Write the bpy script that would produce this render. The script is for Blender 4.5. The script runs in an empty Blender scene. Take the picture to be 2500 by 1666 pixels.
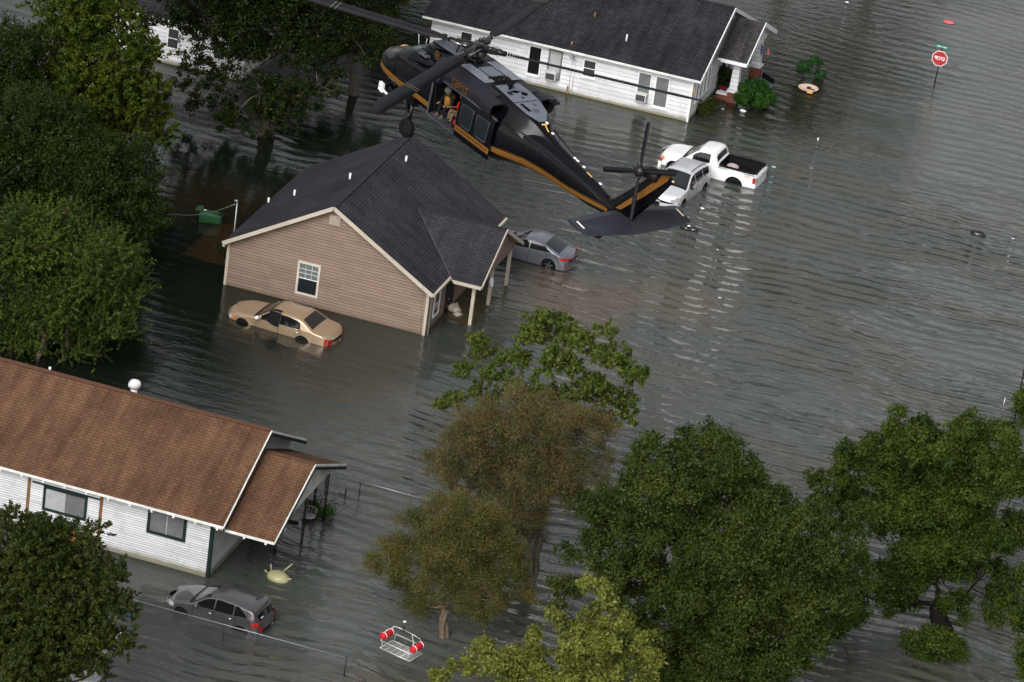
import bpy, bmesh, math, random
import numpy as np
from mathutils import Vector, Matrix

# ------------------------------------------------------------------ camera, sky, sun, exposure
scene = bpy.context.scene
COL = scene.collection
CAM_H = 88.0
FOC = 10500.0            # focal length in source pixels of a 2500 x 1666 frame
PW, PH = 2500.0, 1666.0


def cam_axes():
    p, r, h = (math.radians(a) for a in (24.52493427, 7.79741344, -15.36298397))
    f = np.array([math.sin(h) * math.cos(p), math.cos(h) * math.cos(p), -math.sin(p)])
    rt = np.array([math.cos(h), -math.sin(h), 0.0])
    up = np.cross(rt, f)
    c, s = math.cos(r), math.sin(r)
    return c * rt + s * up, -s * rt + c * up, f


RT, UP, FW = cam_axes()
CAM = np.array([0.0, 0.0, CAM_H])
camd = bpy.data.cameras.new('camera')
camd.sensor_width = 36.0
camd.lens = 36.0 * FOC / PW
camd.clip_start = 1.0
camd.clip_end = 6000.0
camo = bpy.data.objects.new('camera', camd)
COL.objects.link(camo)
camo.matrix_world = Matrix(((RT[0], UP[0], -FW[0], 0), (RT[1], UP[1], -FW[1], 0), (RT[2], UP[2], -FW[2], CAM_H), (0, 0, 0, 1)))
scene.camera = camo

SUN_EL, SUN_AZ = math.radians(38), math.radians(185)
world = bpy.data.worlds.new('World')
scene.world = world
world.use_nodes = True
wt = world.node_tree
wt.nodes.clear()
sky = wt.nodes.new('ShaderNodeTexSky')
sky.sky_type = 'NISHITA'
sky.sun_disc = False
sky.sun_elevation = SUN_EL
sky.sun_rotation = SUN_AZ
sky.air_density = 1.0
sky.dust_density = 4.0
hs = wt.nodes.new('ShaderNodeHueSaturation')      # thick cloud: the sky's light loses its colour
hs.inputs['Saturation'].default_value = 0.13
tcw = wt.nodes.new('ShaderNodeTexCoord')
nzw = wt.nodes.new('ShaderNodeTexNoise')          # cloud masses
nzw.inputs['Scale'].default_value = 2.2
nzw.inputs['Detail'].default_value = 5.0
crw = wt.nodes.new('ShaderNodeMapRange')
crw.inputs['From Min'].default_value = 0.3
crw.inputs['From Max'].default_value = 0.7
crw.inputs['To Min'].default_value = 0.72
crw.inputs['To Max'].default_value = 1.25
mlw = wt.nodes.new('ShaderNodeMix')
mlw.data_type = 'RGBA'
mlw.blend_type = 'MULTIPLY'
mlw.inputs[0].default_value = 1.0
bgw = wt.nodes.new('ShaderNodeBackground')
bgw.inputs['Strength'].default_value = 0.115
ow = wt.nodes.new('ShaderNodeOutputWorld')
wt.links.new(sky.outputs[0], hs.inputs['Color'])
wt.links.new(tcw.outputs['Generated'], nzw.inputs['Vector'])
wt.links.new(nzw.outputs[0], crw.inputs['Value'])
wt.links.new(hs.outputs[0], mlw.inputs[6])
wt.links.new(crw.outputs[0], mlw.inputs[7])
wt.links.new(mlw.outputs[2], bgw.inputs['Color'])
wt.links.new(bgw.outputs[0], ow.inputs['Surface'])

sund = bpy.data.lights.new('sun', 'SUN')
sund.energy = 1.2
sund.angle = math.radians(40)
sund.color = (1.0, 0.97, 0.93)
suno = bpy.data.objects.new('sun', sund)
COL.objects.link(suno)
sdir = Vector((math.sin(SUN_AZ) * math.cos(SUN_EL), math.cos(SUN_AZ) * math.cos(SUN_EL), math.sin(SUN_EL)))
suno.rotation_euler = sdir.to_track_quat('Z', 'Y').to_euler()

scene.view_settings.view_transform = 'Standard'
scene.view_settings.look = 'None'
scene.view_settings.exposure = 0.68
scene.view_settings.gamma = 1.0
scene.view_settings.use_curve_mapping = False
scene.render.engine = 'CYCLES'


# ------------------------------------------------------------------ placing helpers
def ray(px, py):
    return RT * ((px - PW / 2) / FOC) - UP * ((py - PH / 2) / FOC) + FW


def on_z(px, py, z=0.0):
    d = ray(px, py)
    return CAM + d * ((z - CAM_H) / d[2])


def on_y(px, py, y):
    d = ray(px, py)
    return CAM + d * (y / d[1])


# ------------------------------------------------------------------ material helpers
def new_mat(name):
    m = bpy.data.materials.new(name)
    m.use_nodes = True
    nt = m.node_tree
    return m, nt, nt.nodes['Principled BSDF']


def rgb(c):
    return (c[0], c[1], c[2], 1.0)


def N(nt, kind, **kw):
    n = nt.nodes.new(kind)
    for k, v in kw.items():
        setattr(n, k, v)
    return n


def mathn(nt, op, a, b=None, c=None):
    n = N(nt, 'ShaderNodeMath', operation=op)
    for i, v in enumerate((a, b, c)):
        if v is None:
            continue
        if isinstance(v, (int, float)):
            n.inputs[i].default_value = v
        else:
            nt.links.new(v, n.inputs[i])
    return n.outputs[0]


def mixc(nt, fac, a, b, mode='MIX'):
    n = N(nt, 'ShaderNodeMix', data_type='RGBA', blend_type=mode)
    for i, v in ((0, fac), (6, a), (7, b)):
        if isinstance(v, (int, float)):
            n.inputs[i].default_value = v
        elif isinstance(v, tuple):
            n.inputs[i].default_value = rgb(v)
        else:
            nt.links.new(v, n.inputs[i])
    return n.outputs[2]


def maprange(nt, v, a, b, c, d, smooth=False):
    n = N(nt, 'ShaderNodeMapRange')
    if smooth:
        n.interpolation_type = 'SMOOTHSTEP'
    nt.links.new(v, n.inputs[0])
    for i, x in enumerate((a, b, c, d)):
        n.inputs[i + 1].default_value = x
    return n.outputs[0]


def noise(nt, vec, scale, detail=3.0, rough=0.5, dist=0.0):
    n = N(nt, 'ShaderNodeTexNoise')
    n.inputs['Scale'].default_value = scale
    n.inputs['Detail'].default_value = detail
    n.inputs['Roughness'].default_value = rough
    n.inputs['Distortion'].default_value = dist
    if vec is not None:
        nt.links.new(vec, n.inputs['Vector'])
    return n.outputs[0]


def mapping(nt, vec, scale=(1, 1, 1), rot=(0, 0, 0), loc=(0, 0, 0)):
    n = N(nt, 'ShaderNodeMapping')
    n.inputs['Scale'].default_value = scale
    n.inputs['Rotation'].default_value = rot
    n.inputs['Location'].default_value = loc
    nt.links.new(vec, n.inputs['Vector'])
    return n.outputs[0]


def bump(nt, height, strength, dist=0.02, bsdf=None):
    n = N(nt, 'ShaderNodeBump')
    n.inputs['Strength'].default_value = strength
    n.inputs['Distance'].default_value = dist
    nt.links.new(height, n.inputs['Height'])
    if bsdf is not None:
        nt.links.new(n.outputs[0], bsdf.inputs['Normal'])
    return n.outputs[0]


def plain(name, col, rough=0.6, metal=0.0, var=0.12, vscale=3.0, coat=0.0, spec=None, bmp=0.0):
    m, nt, b = new_mat(name)
    tc = N(nt, 'ShaderNodeTexCoord')
    nz = noise(nt, tc.outputs['Object'], vscale, 4.0, 0.6)
    f = maprange(nt, nz, 0.3, 0.7, 1.0 - var, 1.0 + var)
    c = mixc(nt, 1.0, col, f, 'MULTIPLY')
    nt.links.new(c, b.inputs['Base Color'])
    b.inputs['Roughness'].default_value = rough
    b.inputs['Metallic'].default_value = metal
    if coat:
        b.inputs['Coat Weight'].default_value = coat
        b.inputs['Coat Roughness'].default_value = 0.06
    if spec is None: spec = .18 if rough > .3 and not metal else .4
    b.inputs['Specular IOR Level'].default_value = spec
    if bmp:
        bump(nt, nz, bmp, 0.03, b)
    return m


def siding(name, col, line, pitch, width=0.13, stain=(0.16, 0.15, 0.08), stain_h=0.28, dirt=0.0, vert=False, peel=0.0):
    """lap siding: lap shadows painted as thin dark lines at every board, an algae line above the water"""
    m, nt, b = new_mat(name)
    geo = N(nt, 'ShaderNodeNewGeometry')
    sep = N(nt, 'ShaderNodeSeparateXYZ')
    nt.links.new(geo.outputs['Position'], sep.inputs[0])
    ax = sep.outputs[0] if vert else sep.outputs[2]
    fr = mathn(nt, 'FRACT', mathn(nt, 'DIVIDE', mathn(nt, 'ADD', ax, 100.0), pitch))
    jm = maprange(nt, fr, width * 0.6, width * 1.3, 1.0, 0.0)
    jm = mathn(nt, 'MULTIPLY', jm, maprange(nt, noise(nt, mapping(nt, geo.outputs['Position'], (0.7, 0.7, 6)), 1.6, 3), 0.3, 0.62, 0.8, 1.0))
    nz = noise(nt, mapping(nt, geo.outputs['Position'], (0.5, 0.5, 1.6)), 1.5, 5, 0.6)
    base = mixc(nt, 1.0, col, maprange(nt, nz, 0.3, 0.7, 0.86, 1.1), 'MULTIPLY')
    wnb = N(nt, 'ShaderNodeTexWhiteNoise', noise_dimensions='2D')
    cb = N(nt, 'ShaderNodeCombineXYZ')
    nt.links.new(mathn(nt, 'FLOOR', mathn(nt, 'DIVIDE', mathn(nt, 'ADD', ax, 100.0), pitch)), cb.inputs[1])
    nt.links.new(mathn(nt, 'FLOOR', mathn(nt, 'DIVIDE', mathn(nt, 'ADD', sep.outputs[0], sep.outputs[1]), 3.66)), cb.inputs[0])
    nt.links.new(cb.outputs[0], wnb.inputs[0])
    base = mixc(nt, 1.0, base, maprange(nt, wnb.outputs[0], 0.0, 1.0, 0.9, 1.08), 'MULTIPLY')
    base = mixc(nt, jm, base, line)  # shade under each lap goes into the board colour
    if dirt:
        dn = noise(nt, mapping(nt, geo.outputs['Position'], (1.2, 1.2, 0.35)), 2.0, 5, 0.65)
        base = mixc(nt, maprange(nt, dn, 0.52, 0.75, 0.0, dirt), base, (0.13, 0.11, 0.085))
    if peel:
        pn = noise(nt, mapping(nt, geo.outputs['Position'], (2.2, 2.2, 18)), 1.5, 4, 0.7)
        lowz = maprange(nt, sep.outputs[2], 0.5, 1.7, 1.0, 0.0)
        reg = mathn(nt, 'MULTIPLY', lowz, maprange(nt, noise(nt, geo.outputs['Position'], 0.35, 2), 0.45, 0.6, 0.0, 1.0))
        base = mixc(nt, mathn(nt, 'MULTIPLY', maprange(nt, pn, 0.56, 0.62, 0.0, peel), reg), base, (0.14, 0.13, 0.11))
    wn = noise(nt, geo.outputs['Position'], 2.2, 3)
    zz = mathn(nt, 'ADD', sep.outputs[2], mathn(nt, 'MULTIPLY', wn, 0.14))
    base = mixc(nt, maprange(nt, zz, stain_h * 0.55, stain_h + 0.1, 0.85, 0.0, True), base, stain)
    nt.links.new(base, b.inputs['Base Color'])
    b.inputs['Roughness'].default_value = 0.65
    b.inputs['Specular IOR Level'].default_value = 0.2
    bump(nt, fr, 0.35, 0.02, b)
    return m


def shingles(name, c1, c2, c3, row=0.15, wid=0.32, streak=0.5, patch=0.3, rough=0.9, grain=0.2):
    """asphalt shingles in UV metres (u along the eave, v up the slope)"""
    m, nt, b = new_mat(name)
    uv = N(nt, 'ShaderNodeUVMap')
    br = N(nt, 'ShaderNodeTexBrick')
    nt.links.new(uv.outputs[0], br.inputs['Vector'])
    br.inputs['Color1'].default_value = rgb(c1)
    br.inputs['Color2'].default_value = rgb(c2)
    br.inputs['Mortar'].default_value = rgb(c3)
    br.inputs['Scale'].default_value = 1.0
    br.inputs['Mortar Size'].default_value = row * 0.10
    br.inputs['Brick Width'].default_value = wid
    br.inputs['Row Height'].default_value = row
    br.inputs['Bias'].default_value = 0.1
    st = noise(nt, mapping(nt, uv.outputs[0], (1.9, 0.28, 1)), 1.0, 5, 0.65)
    pt = noise(nt, mapping(nt, uv.outputs[0], (0.4, 0.35, 1)), 1.0, 5, 0.6)
    fine = noise(nt, mapping(nt, uv.outputs[0], (3, 9, 1)), 2.0, 4, 0.7)
    c = mixc(nt, 1.0, br.outputs[0], maprange(nt, st, 0.32, 0.62, 1.0 - streak, 1.1), 'MULTIPLY')
    c = mixc(nt, 1.0, c, maprange(nt, pt, 0.3, 0.7, 1.0 - patch, 1.0 + patch), 'MULTIPLY')
    c = mixc(nt, 1.0, c, maprange(nt, fine, 0.3, 0.7, 1.0 - grain, 1.0 + grain), 'MULTIPLY')
    nt.links.new(c, b.inputs['Base Color'])
    b.inputs['Roughness'].default_value = rough
    b.inputs['Specular IOR Level'].default_value = 0.12
    bump(nt, br.outputs[1], 0.6, 0.015, b)
    return m


def leaf_mat(name, dark, light, extra=None, extra_amt=0.0, trans=0.25, rough=0.55):
    m, nt, b = new_mat(name)
    geo = N(nt, 'ShaderNodeNewGeometry')
    rnd = geo.outputs['Random Per Island']
    nz = noise(nt, geo.outputs['Position'], 0.55, 3, 0.6)
    t = mathn(nt, 'ADD', mathn(nt, 'MULTIPLY', rnd, 0.55), maprange(nt, nz, 0.35, 0.65, -0.1, 0.55))
    c = mixc(nt, t, dark, light)
    if extra:
        n2 = noise(nt, geo.outputs['Position'], 0.9, 3, 0.6)
        r2 = mathn(nt, 'FRACT', mathn(nt, 'MULTIPLY', rnd, 37.7))
        msk = mathn(nt, 'MULTIPLY', maprange(nt, n2, 0.45, 0.62, 0.15, 1.0), mathn(nt, 'GREATER_THAN', r2, 1.0 - extra_amt))
        c = mixc(nt, msk, c, extra)
    nt.links.new(c, b.inputs['Base Color'])
    b.inputs['Roughness'].default_value = rough
    b.inputs['Specular IOR Level'].default_value = 0.15
    tr = N(nt, 'ShaderNodeBsdfTranslucent')
    nt.links.new(mixc(nt, 1.0, c, (1.1, 1.25, 0.6), 'MULTIPLY'), tr.inputs[0])
    mx = N(nt, 'ShaderNodeMixShader')
    mx.inputs[0].default_value = trans
    nt.links.new(b.outputs[0], mx.inputs[1])
    nt.links.new(tr.outputs[0], mx.inputs[2])
    nt.links.new(mx.outputs[0], nt.nodes['Material Output'].inputs[0])
    return m


def glass_mat(name, col, rough=0.06, trans=0.0):
    m, nt, b = new_mat(name)
    b.inputs['Base Color'].default_value = rgb(col)
    b.inputs['Roughness'].default_value = rough
    b.inputs['IOR'].default_value = 1.5
    if trans:
        t = N(nt, 'ShaderNodeBsdfTransparent')
        t.inputs[0].default_value = (0.75, 0.8, 0.8, 1)
        mx = N(nt, 'ShaderNodeMixShader')
        mx.inputs[0].default_value = trans
        nt.links.new(b.outputs[0], mx.inputs[1])
        nt.links.new(t.outputs[0], mx.inputs[2])
        nt.links.new(mx.outputs[0], nt.nodes['Material Output'].inputs[0])
    return m


# ------------------------------------------------------------------ mesh helpers
class MB:
    def __init__(s):
        s.v, s.f, s.m, s.uv, s.sm = [], [], [], [], []

    def face(s, pts, mat=0, uv=None, smooth=False):
        i = len(s.v)
        s.v += [tuple(map(float, p)) for p in pts]
        s.f.append(tuple(range(i, i + len(pts))))
        s.m.append(mat); s.uv.append(uv); s.sm.append(smooth)

    def box(s, x0, x1, y0, y1, z0, z1, mat=0):
        s.obox(((x0 + x1) / 2, (y0 + y1) / 2, (z0 + z1) / 2), ((x1 - x0) / 2, 0, 0), (0, (y1 - y0) / 2, 0), (0, 0, (z1 - z0) / 2), mat)

    def obox(s, c, a, b, d, mat=0):
        c, a, b, d = (np.array(q, float) for q in (c, a, b, d))
        i = len(s.v)
        for k in ((-1, -1, -1), (1, -1, -1), (1, 1, -1), (-1, 1, -1), (-1, -1, 1), (1, -1, 1), (1, 1, 1), (-1, 1, 1)):
            s.v.append(tuple(c + a * k[0] + b * k[1] + d * k[2]))
        for q in ((0, 3, 2, 1), (4, 5, 6, 7), (0, 1, 5, 4), (1, 2, 6, 5), (2, 3, 7, 6), (3, 0, 4, 7)):
            s.f.append(tuple(i + j for j in q)); s.m.append(mat); s.uv.append(None); s.sm.append(False)

    def bar(s, p, q, w, h=None, mat=0, up=(0, 0, 1)):
        p, q = np.array(p, float), np.array(q, float)
        h = w if h is None else h
        d = q - p
        L = np.linalg.norm(d)
        if L < 1e-6:
            return
        d /= L
        u = np.array(up, float)
        if abs(np.dot(u, d)) > 0.95:
            u = np.array([1.0, 0, 0])
        a = np.cross(d, u); a /= np.linalg.norm(a)
        b = np.cross(a, d)
        s.obox((p + q) / 2, d * L / 2, a * w / 2, b * h / 2, mat)

    def grid(s, rows, mat=0, close_u=False, close_v=False, smooth=True, skip=None, uvf=None):
        i = len(s.v)
        nr, nc = len(rows), len(rows[0])
        for r in rows:
            s.v += [tuple(map(float, p)) for p in r]
        for a in range(nr if close_v else nr - 1):
            for b in range(nc if close_u else nc - 1):
                if skip and skip(a, b):
                    continue
                a2, b2 = (a + 1) % nr, (b + 1) % nc
                s.f.append((i + a * nc + b, i + a * nc + b2, i + a2 * nc + b2, i + a2 * nc + b))
                s.m.append(mat); s.uv.append(None); s.sm.append(smooth)

    def tube(s, pts, r, n=8, mat=0, cap=True):
        pts = [np.array(p, float) for p in pts]
        rr = r if isinstance(r, (list, tuple)) else [r] * len(pts)
        rows = []
        ref = np.array([0, 0, 1.0])
        for k, p in enumerate(pts):
            d = pts[min(k + 1, len(pts) - 1)] - pts[max(k - 1, 0)]
            d = d / (np.linalg.norm(d) + 1e-9)
            u = ref if abs(np.dot(ref, d)) < 0.92 else np.array([1.0, 0, 0])
            a = np.cross(d, u); a /= np.linalg.norm(a)
            b = np.cross(d, a)
            rows.append([p + (a * math.cos(t) + b * math.sin(t)) * rr[k] for t in np.linspace(0, 2 * math.pi, n, endpoint=False)])
        s.grid(rows, mat, close_u=True)
        if cap:
            s.face(rows[0], mat); s.face(list(reversed(rows[-1])), mat)

    def lathe(s, c, prof, n=20, mat=0, axis=(0, 0, 1)):
        """prof: list of (radius, height along axis)"""
        ax = np.array(axis, float); ax /= np.linalg.norm(ax)
        u = np.array([0, 0, 1.0]) if abs(ax[2]) < 0.9 else np.array([1.0, 0, 0])
        a = np.cross(ax, u); a /= np.linalg.norm(a)
        b = np.cross(ax, a)
        c = np.array(c, float)
        s.grid([[c + ax * h + (a * math.cos(t) + b * math.sin(t)) * r for t in np.linspace(0, 2 * math.pi, n, endpoint=False)] for r, h in prof], mat, close_u=True)

    def ball(s, c, r, n=12, mat=0, jit=0.0, rng=None):
        r = (r, r, r) if isinstance(r, (int, float)) else r
        rows = []
        for k in range(n // 2 + 1):
            ph = math.pi * k / (n // 2)
            row = []
            for j in range(n):
                t = 2 * math.pi * j / n
                q = 1 + (rng.uniform(-jit, jit) if rng else 0)
                row.append((c[0] + r[0] * q * math.sin(ph) * math.cos(t), c[1] + r[1] * q * math.sin(ph) * math.sin(t), c[2] + r[2] * q * math.cos(ph)))
            rows.append(row)
        s.grid(rows, mat, close_u=True)

    def build(s, name, mats, parent=None, fix=True, bevel=0.0, xf=None):
        me = bpy.data.meshes.new(name)
        off = parent['_o'] if (parent is not None and '_o' in parent.keys()) else (0, 0, 0)
        vs = [(v[0] - off[0], v[1] - off[1], v[2] - off[2]) for v in s.v]
        me.from_pydata(vs, [], s.f)
        for m in (mats if isinstance(mats, (list, tuple)) else [mats]):
            me.materials.append(m)
        me.polygons.foreach_set('material_index', s.m)
        me.polygons.foreach_set('use_smooth', s.sm)
        if any(u is not None for u in s.uv):
            lay = me.uv_layers.new(name='UVMap')
            for p, u in zip(me.polygons, s.uv):
                if u is not None:
                    for li, uvv in zip(p.loop_indices, u):
                        lay.data[li].uv = uvv
        if fix:
            bm = bmesh.new(); bm.from_mesh(me)
            bmesh.ops.remove_doubles(bm, verts=bm.verts, dist=0.0004)
            bmesh.ops.recalc_face_normals(bm, faces=bm.faces)
            bm.to_mesh(me); bm.free()
        me.update()
        o = bpy.data.objects.new(name, me)
        COL.objects.link(o)
        if parent is not None:
            o.parent = parent
        if bevel:
            bv = o.modifiers.new('bevel', 'BEVEL'); bv.width = bevel; bv.segments = 2; bv.limit_method = 'ANGLE'
        return o


def tag(o, label=None, cat=None, group=None, kind=None):
    if label: o['label'] = label
    if cat: o['category'] = cat
    if group: o['group'] = group
    if kind: o['kind'] = kind
    return o


def thing(name, label, cat, loc=(0, 0, 0), rotz=0.0, group=None, local=False):
    """Empty at a thing's base. local=False: its parts are authored in world metres"""
    o = bpy.data.objects.new(name, None)
    COL.objects.link(o)
    o.location = loc
    o.rotation_euler = (0, 0, rotz)
    o.empty_display_size = 0.3
    if not local:
        o['_o'] = tuple(map(float, loc))
    return tag(o, label, cat, group)


def sub_origin(child, parent):
    """let a part carry sub-parts authored in the same frame"""
    if '_o' in parent.keys():
        child['_o'] = tuple(parent['_o'])
    return child


def copy_tree(o, parent=None):
    c = o.copy()
    COL.objects.link(c)
    c.parent = parent
    for ch in [q for q in bpy.data.objects if q.parent == o]:
        copy_tree(ch, c)
    return c


rnd = random.Random(7)

# ------------------------------------------------------------------ water (flood water, one sheet to the horizon)
def water_material():
    m, nt, b = new_mat('flood_water')
    geo = N(nt, 'ShaderNodeNewGeometry')
    P = geo.outputs['Position']
    sep = N(nt, 'ShaderNodeSeparateXYZ'); nt.links.new(P, sep.inputs[0])
    X, Y = sep.outputs[0], sep.outputs[1]
    # colour of the murk: greener and darker in the yards, greyer silt over the open street
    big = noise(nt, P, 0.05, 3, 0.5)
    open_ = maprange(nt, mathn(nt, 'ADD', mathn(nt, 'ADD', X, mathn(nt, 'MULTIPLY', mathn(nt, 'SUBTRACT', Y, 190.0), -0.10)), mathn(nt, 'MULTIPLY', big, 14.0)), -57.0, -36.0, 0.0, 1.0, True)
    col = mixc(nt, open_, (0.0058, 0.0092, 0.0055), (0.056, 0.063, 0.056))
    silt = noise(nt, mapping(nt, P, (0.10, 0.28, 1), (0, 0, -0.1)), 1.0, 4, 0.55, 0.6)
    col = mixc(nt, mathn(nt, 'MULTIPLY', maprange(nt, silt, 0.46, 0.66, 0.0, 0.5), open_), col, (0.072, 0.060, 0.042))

    def patch(x0, x1, y0, y1, soft, wob, colour, amt, sc=1.4):
        w = mathn(nt, 'MULTIPLY', mathn(nt, 'SUBTRACT', noise(nt, P, sc, 4, 0.6), 0.5), wob)
        def edge(v, a, bb):
            v2 = mathn(nt, 'ADD', v, w)
            return mathn(nt, 'MULTIPLY', maprange(nt, v2, a - soft, a + soft, 0.0, 1.0, True), maprange(nt, v2, bb - soft, bb + soft, 1.0, 0.0, True))
        return mathn(nt, 'MULTIPLY', mathn(nt, 'MULTIPLY', edge(X, x0, x1), edge(Y, y0, y1)), amt)
    # sunken gravel yard, drive and porch slab showing brown through shallow water
    grav = noise(nt, P, 5.0, 5, 0.7)
    gcol = mixc(nt, maprange(nt, grav, 0.35, 0.65, 0.0, 1.0), (0.012, 0.008, 0.004), (0.050, 0.032, 0.016))
    col = mixc(nt, patch(-68.9, -65.7, 186.2, 191.2, 0.10, 0.5, None, 0.9), col, gcol)
    col = mixc(nt, patch(-75.0, -63.5, 190.5, 196.5, 1.3, 2.5, None, 0.6, 0.5), col, (0.016, 0.011, 0.005))
    col = mixc(nt, patch(-55.3, -53.35, 186.5, 192.5, 0.04, 0.05, None, 0.95), col, (0.048, 0.040, 0.020))
    col = mixc(nt, patch(-57.5, -50.5, 213.3, 217.0, 0.7, 2.2, None, 0.55, 0.7), col, (0.016, 0.014, 0.005))
    col = mixc(nt, patch(-53.0, -47.0, 190.0, 195.5, 0.8, 2.0, None, 0.9, 0.6), col, (0.075, 0.056, 0.038))
    col = mixc(nt, patch(-48.0, -43.0, 193.0, 198.0, 1.2, 2.5, None, 0.7, 0.4), col, (0.085, 0.068, 0.050))
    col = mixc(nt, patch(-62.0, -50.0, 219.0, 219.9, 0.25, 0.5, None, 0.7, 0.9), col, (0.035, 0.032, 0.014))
    col = mixc(nt, patch(-62.0, -44.5, 221.0, 262.0, 2.5, 5.0, None, 0.92, 0.25), col, (0.010, 0.012, 0.0045))  # dark reflection of the far trees painted into the water colour
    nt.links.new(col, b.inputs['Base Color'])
    b.inputs['Roughness'].default_value = 0.06
    b.inputs['IOR'].default_value = 1.36
    b.inputs['Specular IOR Level'].default_value = 0.72
    # waves: crests run along the street in the open, small chop in the yards
    warp = N(nt, 'ShaderNodeVectorMath', operation='ADD')
    wn = N(nt, 'ShaderNodeTexNoise'); wn.inputs['Scale'].default_value = 0.12; wn.inputs['Detail'].default_value = 2
    nt.links.new(P, wn.inputs['Vector'])
    sc = N(nt, 'ShaderNodeVectorMath', operation='SCALE'); sc.inputs['Scale'].default_value = 2.6
    nt.links.new(wn.outputs[1], sc.inputs[0])
    nt.links.new(P, warp.inputs[0]); nt.links.new(sc.outputs[0], warp.inputs[1])
    WP = warp.outputs[0]
    wv = N(nt, 'ShaderNodeTexWave', wave_type='BANDS', bands_direction='Y', wave_profile='SIN')
    wv.inputs['Scale'].default_value = 0.34; wv.inputs['Distortion'].default_value = 5.0; wv.inputs['Detail'].default_value = 2.5
    wv.inputs['Detail Scale'].default_value = 0.42; wv.inputs['Detail Roughness'].default_value = 0.55
    nt.links.new(mapping(nt, WP, (0.85, 1.0, 1), (0, 0, 0.03)), wv.inputs['Vector'])
    long_ = mathn(nt, 'ADD', mathn(nt, 'MULTIPLY', wv.outputs[1], 0.34), mathn(nt, 'MULTIPLY', noise(nt, mapping(nt, WP, (0.75, 1.8, 1), (0, 0, 0.05)), 1.0, 2.5, 0.45), 0.78))
    med = noise(nt, mapping(nt, WP, (0.9, 3.0, 1), (0, 0, -0.22)), 1.0, 2.5, 0.5)
    fine = noise(nt, mapping(nt, WP, (1.5, 5.6, 1), (0, 0, 0.12)), 1.0, 3, 0.55)
    chop = noise(nt, mapping(nt, P, (1.5, 2.6, 1), (0, 0, 0.35)), 1.0, 4, 0.62, 0.4)
    gust = maprange(nt, noise(nt, mapping(nt, P, (0.09, 0.13, 1)), 1.0, 3, 0.6), 0.35, 0.65, 0.3, 1.2)
    amp_long = mathn(nt, 'MULTIPLY', maprange(nt, mathn(nt, 'ADD', X, mathn(nt, 'MULTIPLY', big, 8.0)), -56.0, -38.0, 0.10, 1.0, True), mathn(nt, 'MULTIPLY', gust, maprange(nt, Y, 208.0, 228.0, 1.0, 0.30, True)))
    calm = maprange(nt, mathn(nt, 'ADD', X, mathn(nt, 'MULTIPLY', big, 10.0)), -66.0, -52.0, 0.35, 1.0, True)
    far = mathn(nt, 'MULTIPLY', maprange(nt, Y, 216.0, 234.0, 0.0, 1.0, True), maprange(nt, X, -46.5, -41.5, 1.0, 0.12, True))
    h = mathn(nt, 'MULTIPLY', long_, mathn(nt, 'MULTIPLY', amp_long, 0.26))
    h = mathn(nt, 'ADD', h, mathn(nt, 'MULTIPLY', med, mathn(nt, 'MULTIPLY', amp_long, 0.08)))
    h = mathn(nt, 'ADD', h, mathn(nt, 'MULTIPLY', fine, mathn(nt, 'MULTIPLY', calm, 0.026)))
    h = mathn(nt, 'ADD', h, mathn(nt, 'MULTIPLY', chop, mathn(nt, 'ADD', 0.004, mathn(nt, 'MULTIPLY', far, 0.05))))
    bump(nt, h, 1.0, 1.0, b)
    return m


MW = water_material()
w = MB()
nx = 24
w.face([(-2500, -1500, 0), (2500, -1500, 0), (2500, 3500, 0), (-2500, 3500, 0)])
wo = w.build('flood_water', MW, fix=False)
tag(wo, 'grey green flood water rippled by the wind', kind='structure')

# ------------------------------------------------------------------ shared house materials
M_WHITE = plain('white_trim_paint', (0.7, 0.7, 0.71), 0.55, var=0.08, vscale=1.5)
M_WHITE_DIRTY = plain('weathered_white_paint', (0.62, 0.61, 0.58), 0.7, var=0.22, vscale=1.6)
M_CREAM = plain('cream_trim_paint', (0.42, 0.375, 0.31), 0.6, var=0.1, vscale=1.2)
M_GREEN = plain('dark_green_trim_paint', (0.010, 0.024, 0.019), 0.55, var=0.15)
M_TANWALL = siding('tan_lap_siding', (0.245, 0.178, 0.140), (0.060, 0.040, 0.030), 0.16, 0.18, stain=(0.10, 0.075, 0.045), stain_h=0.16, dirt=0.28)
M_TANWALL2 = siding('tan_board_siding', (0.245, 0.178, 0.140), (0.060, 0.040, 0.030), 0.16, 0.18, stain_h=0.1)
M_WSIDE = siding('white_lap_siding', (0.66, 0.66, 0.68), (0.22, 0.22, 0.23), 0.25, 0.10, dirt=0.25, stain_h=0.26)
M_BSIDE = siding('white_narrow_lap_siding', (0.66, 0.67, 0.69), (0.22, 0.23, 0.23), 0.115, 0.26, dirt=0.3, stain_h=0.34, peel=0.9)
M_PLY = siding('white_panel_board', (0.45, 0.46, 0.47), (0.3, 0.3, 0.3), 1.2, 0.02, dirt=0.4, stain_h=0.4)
M_ROOF_DK = shingles('charcoal_shingles', (0.028, 0.0275, 0.034), (0.038, 0.037, 0.045), (0.018, 0.018, 0.022), 0.17, 0.36, 0.3, 0.28)
M_ROOF_WH = shingles('dark_grey_shingles', (0.019, 0.019, 0.0235), (0.031, 0.031, 0.0375), (0.011, 0.011, 0.013), 0.17, 0.34, 0.45, 0.35)
M_ROOF_WP = shingles('grey_porch_shingles', (0.040, 0.037, 0.038), (0.062, 0.058, 0.059), (0.02, 0.019, 0.019), 0.17, 0.34, 0.55, 0.35)
M_ROOF_BR = shingles('rust_brown_shingles', (0.104, 0.056, 0.032), (0.130, 0.070, 0.040), (0.066, 0.035, 0.021), 0.155, 0.34, 0.42, 0.25, grain=.12)
M_ROOF_RD = shingles('red_brown_shingles', (0.085, 0.036, 0.024), (0.12, 0.052, 0.036), (0.03, 0.016, 0.011), 0.155, 0.34, 0.45, 0.3)
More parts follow.
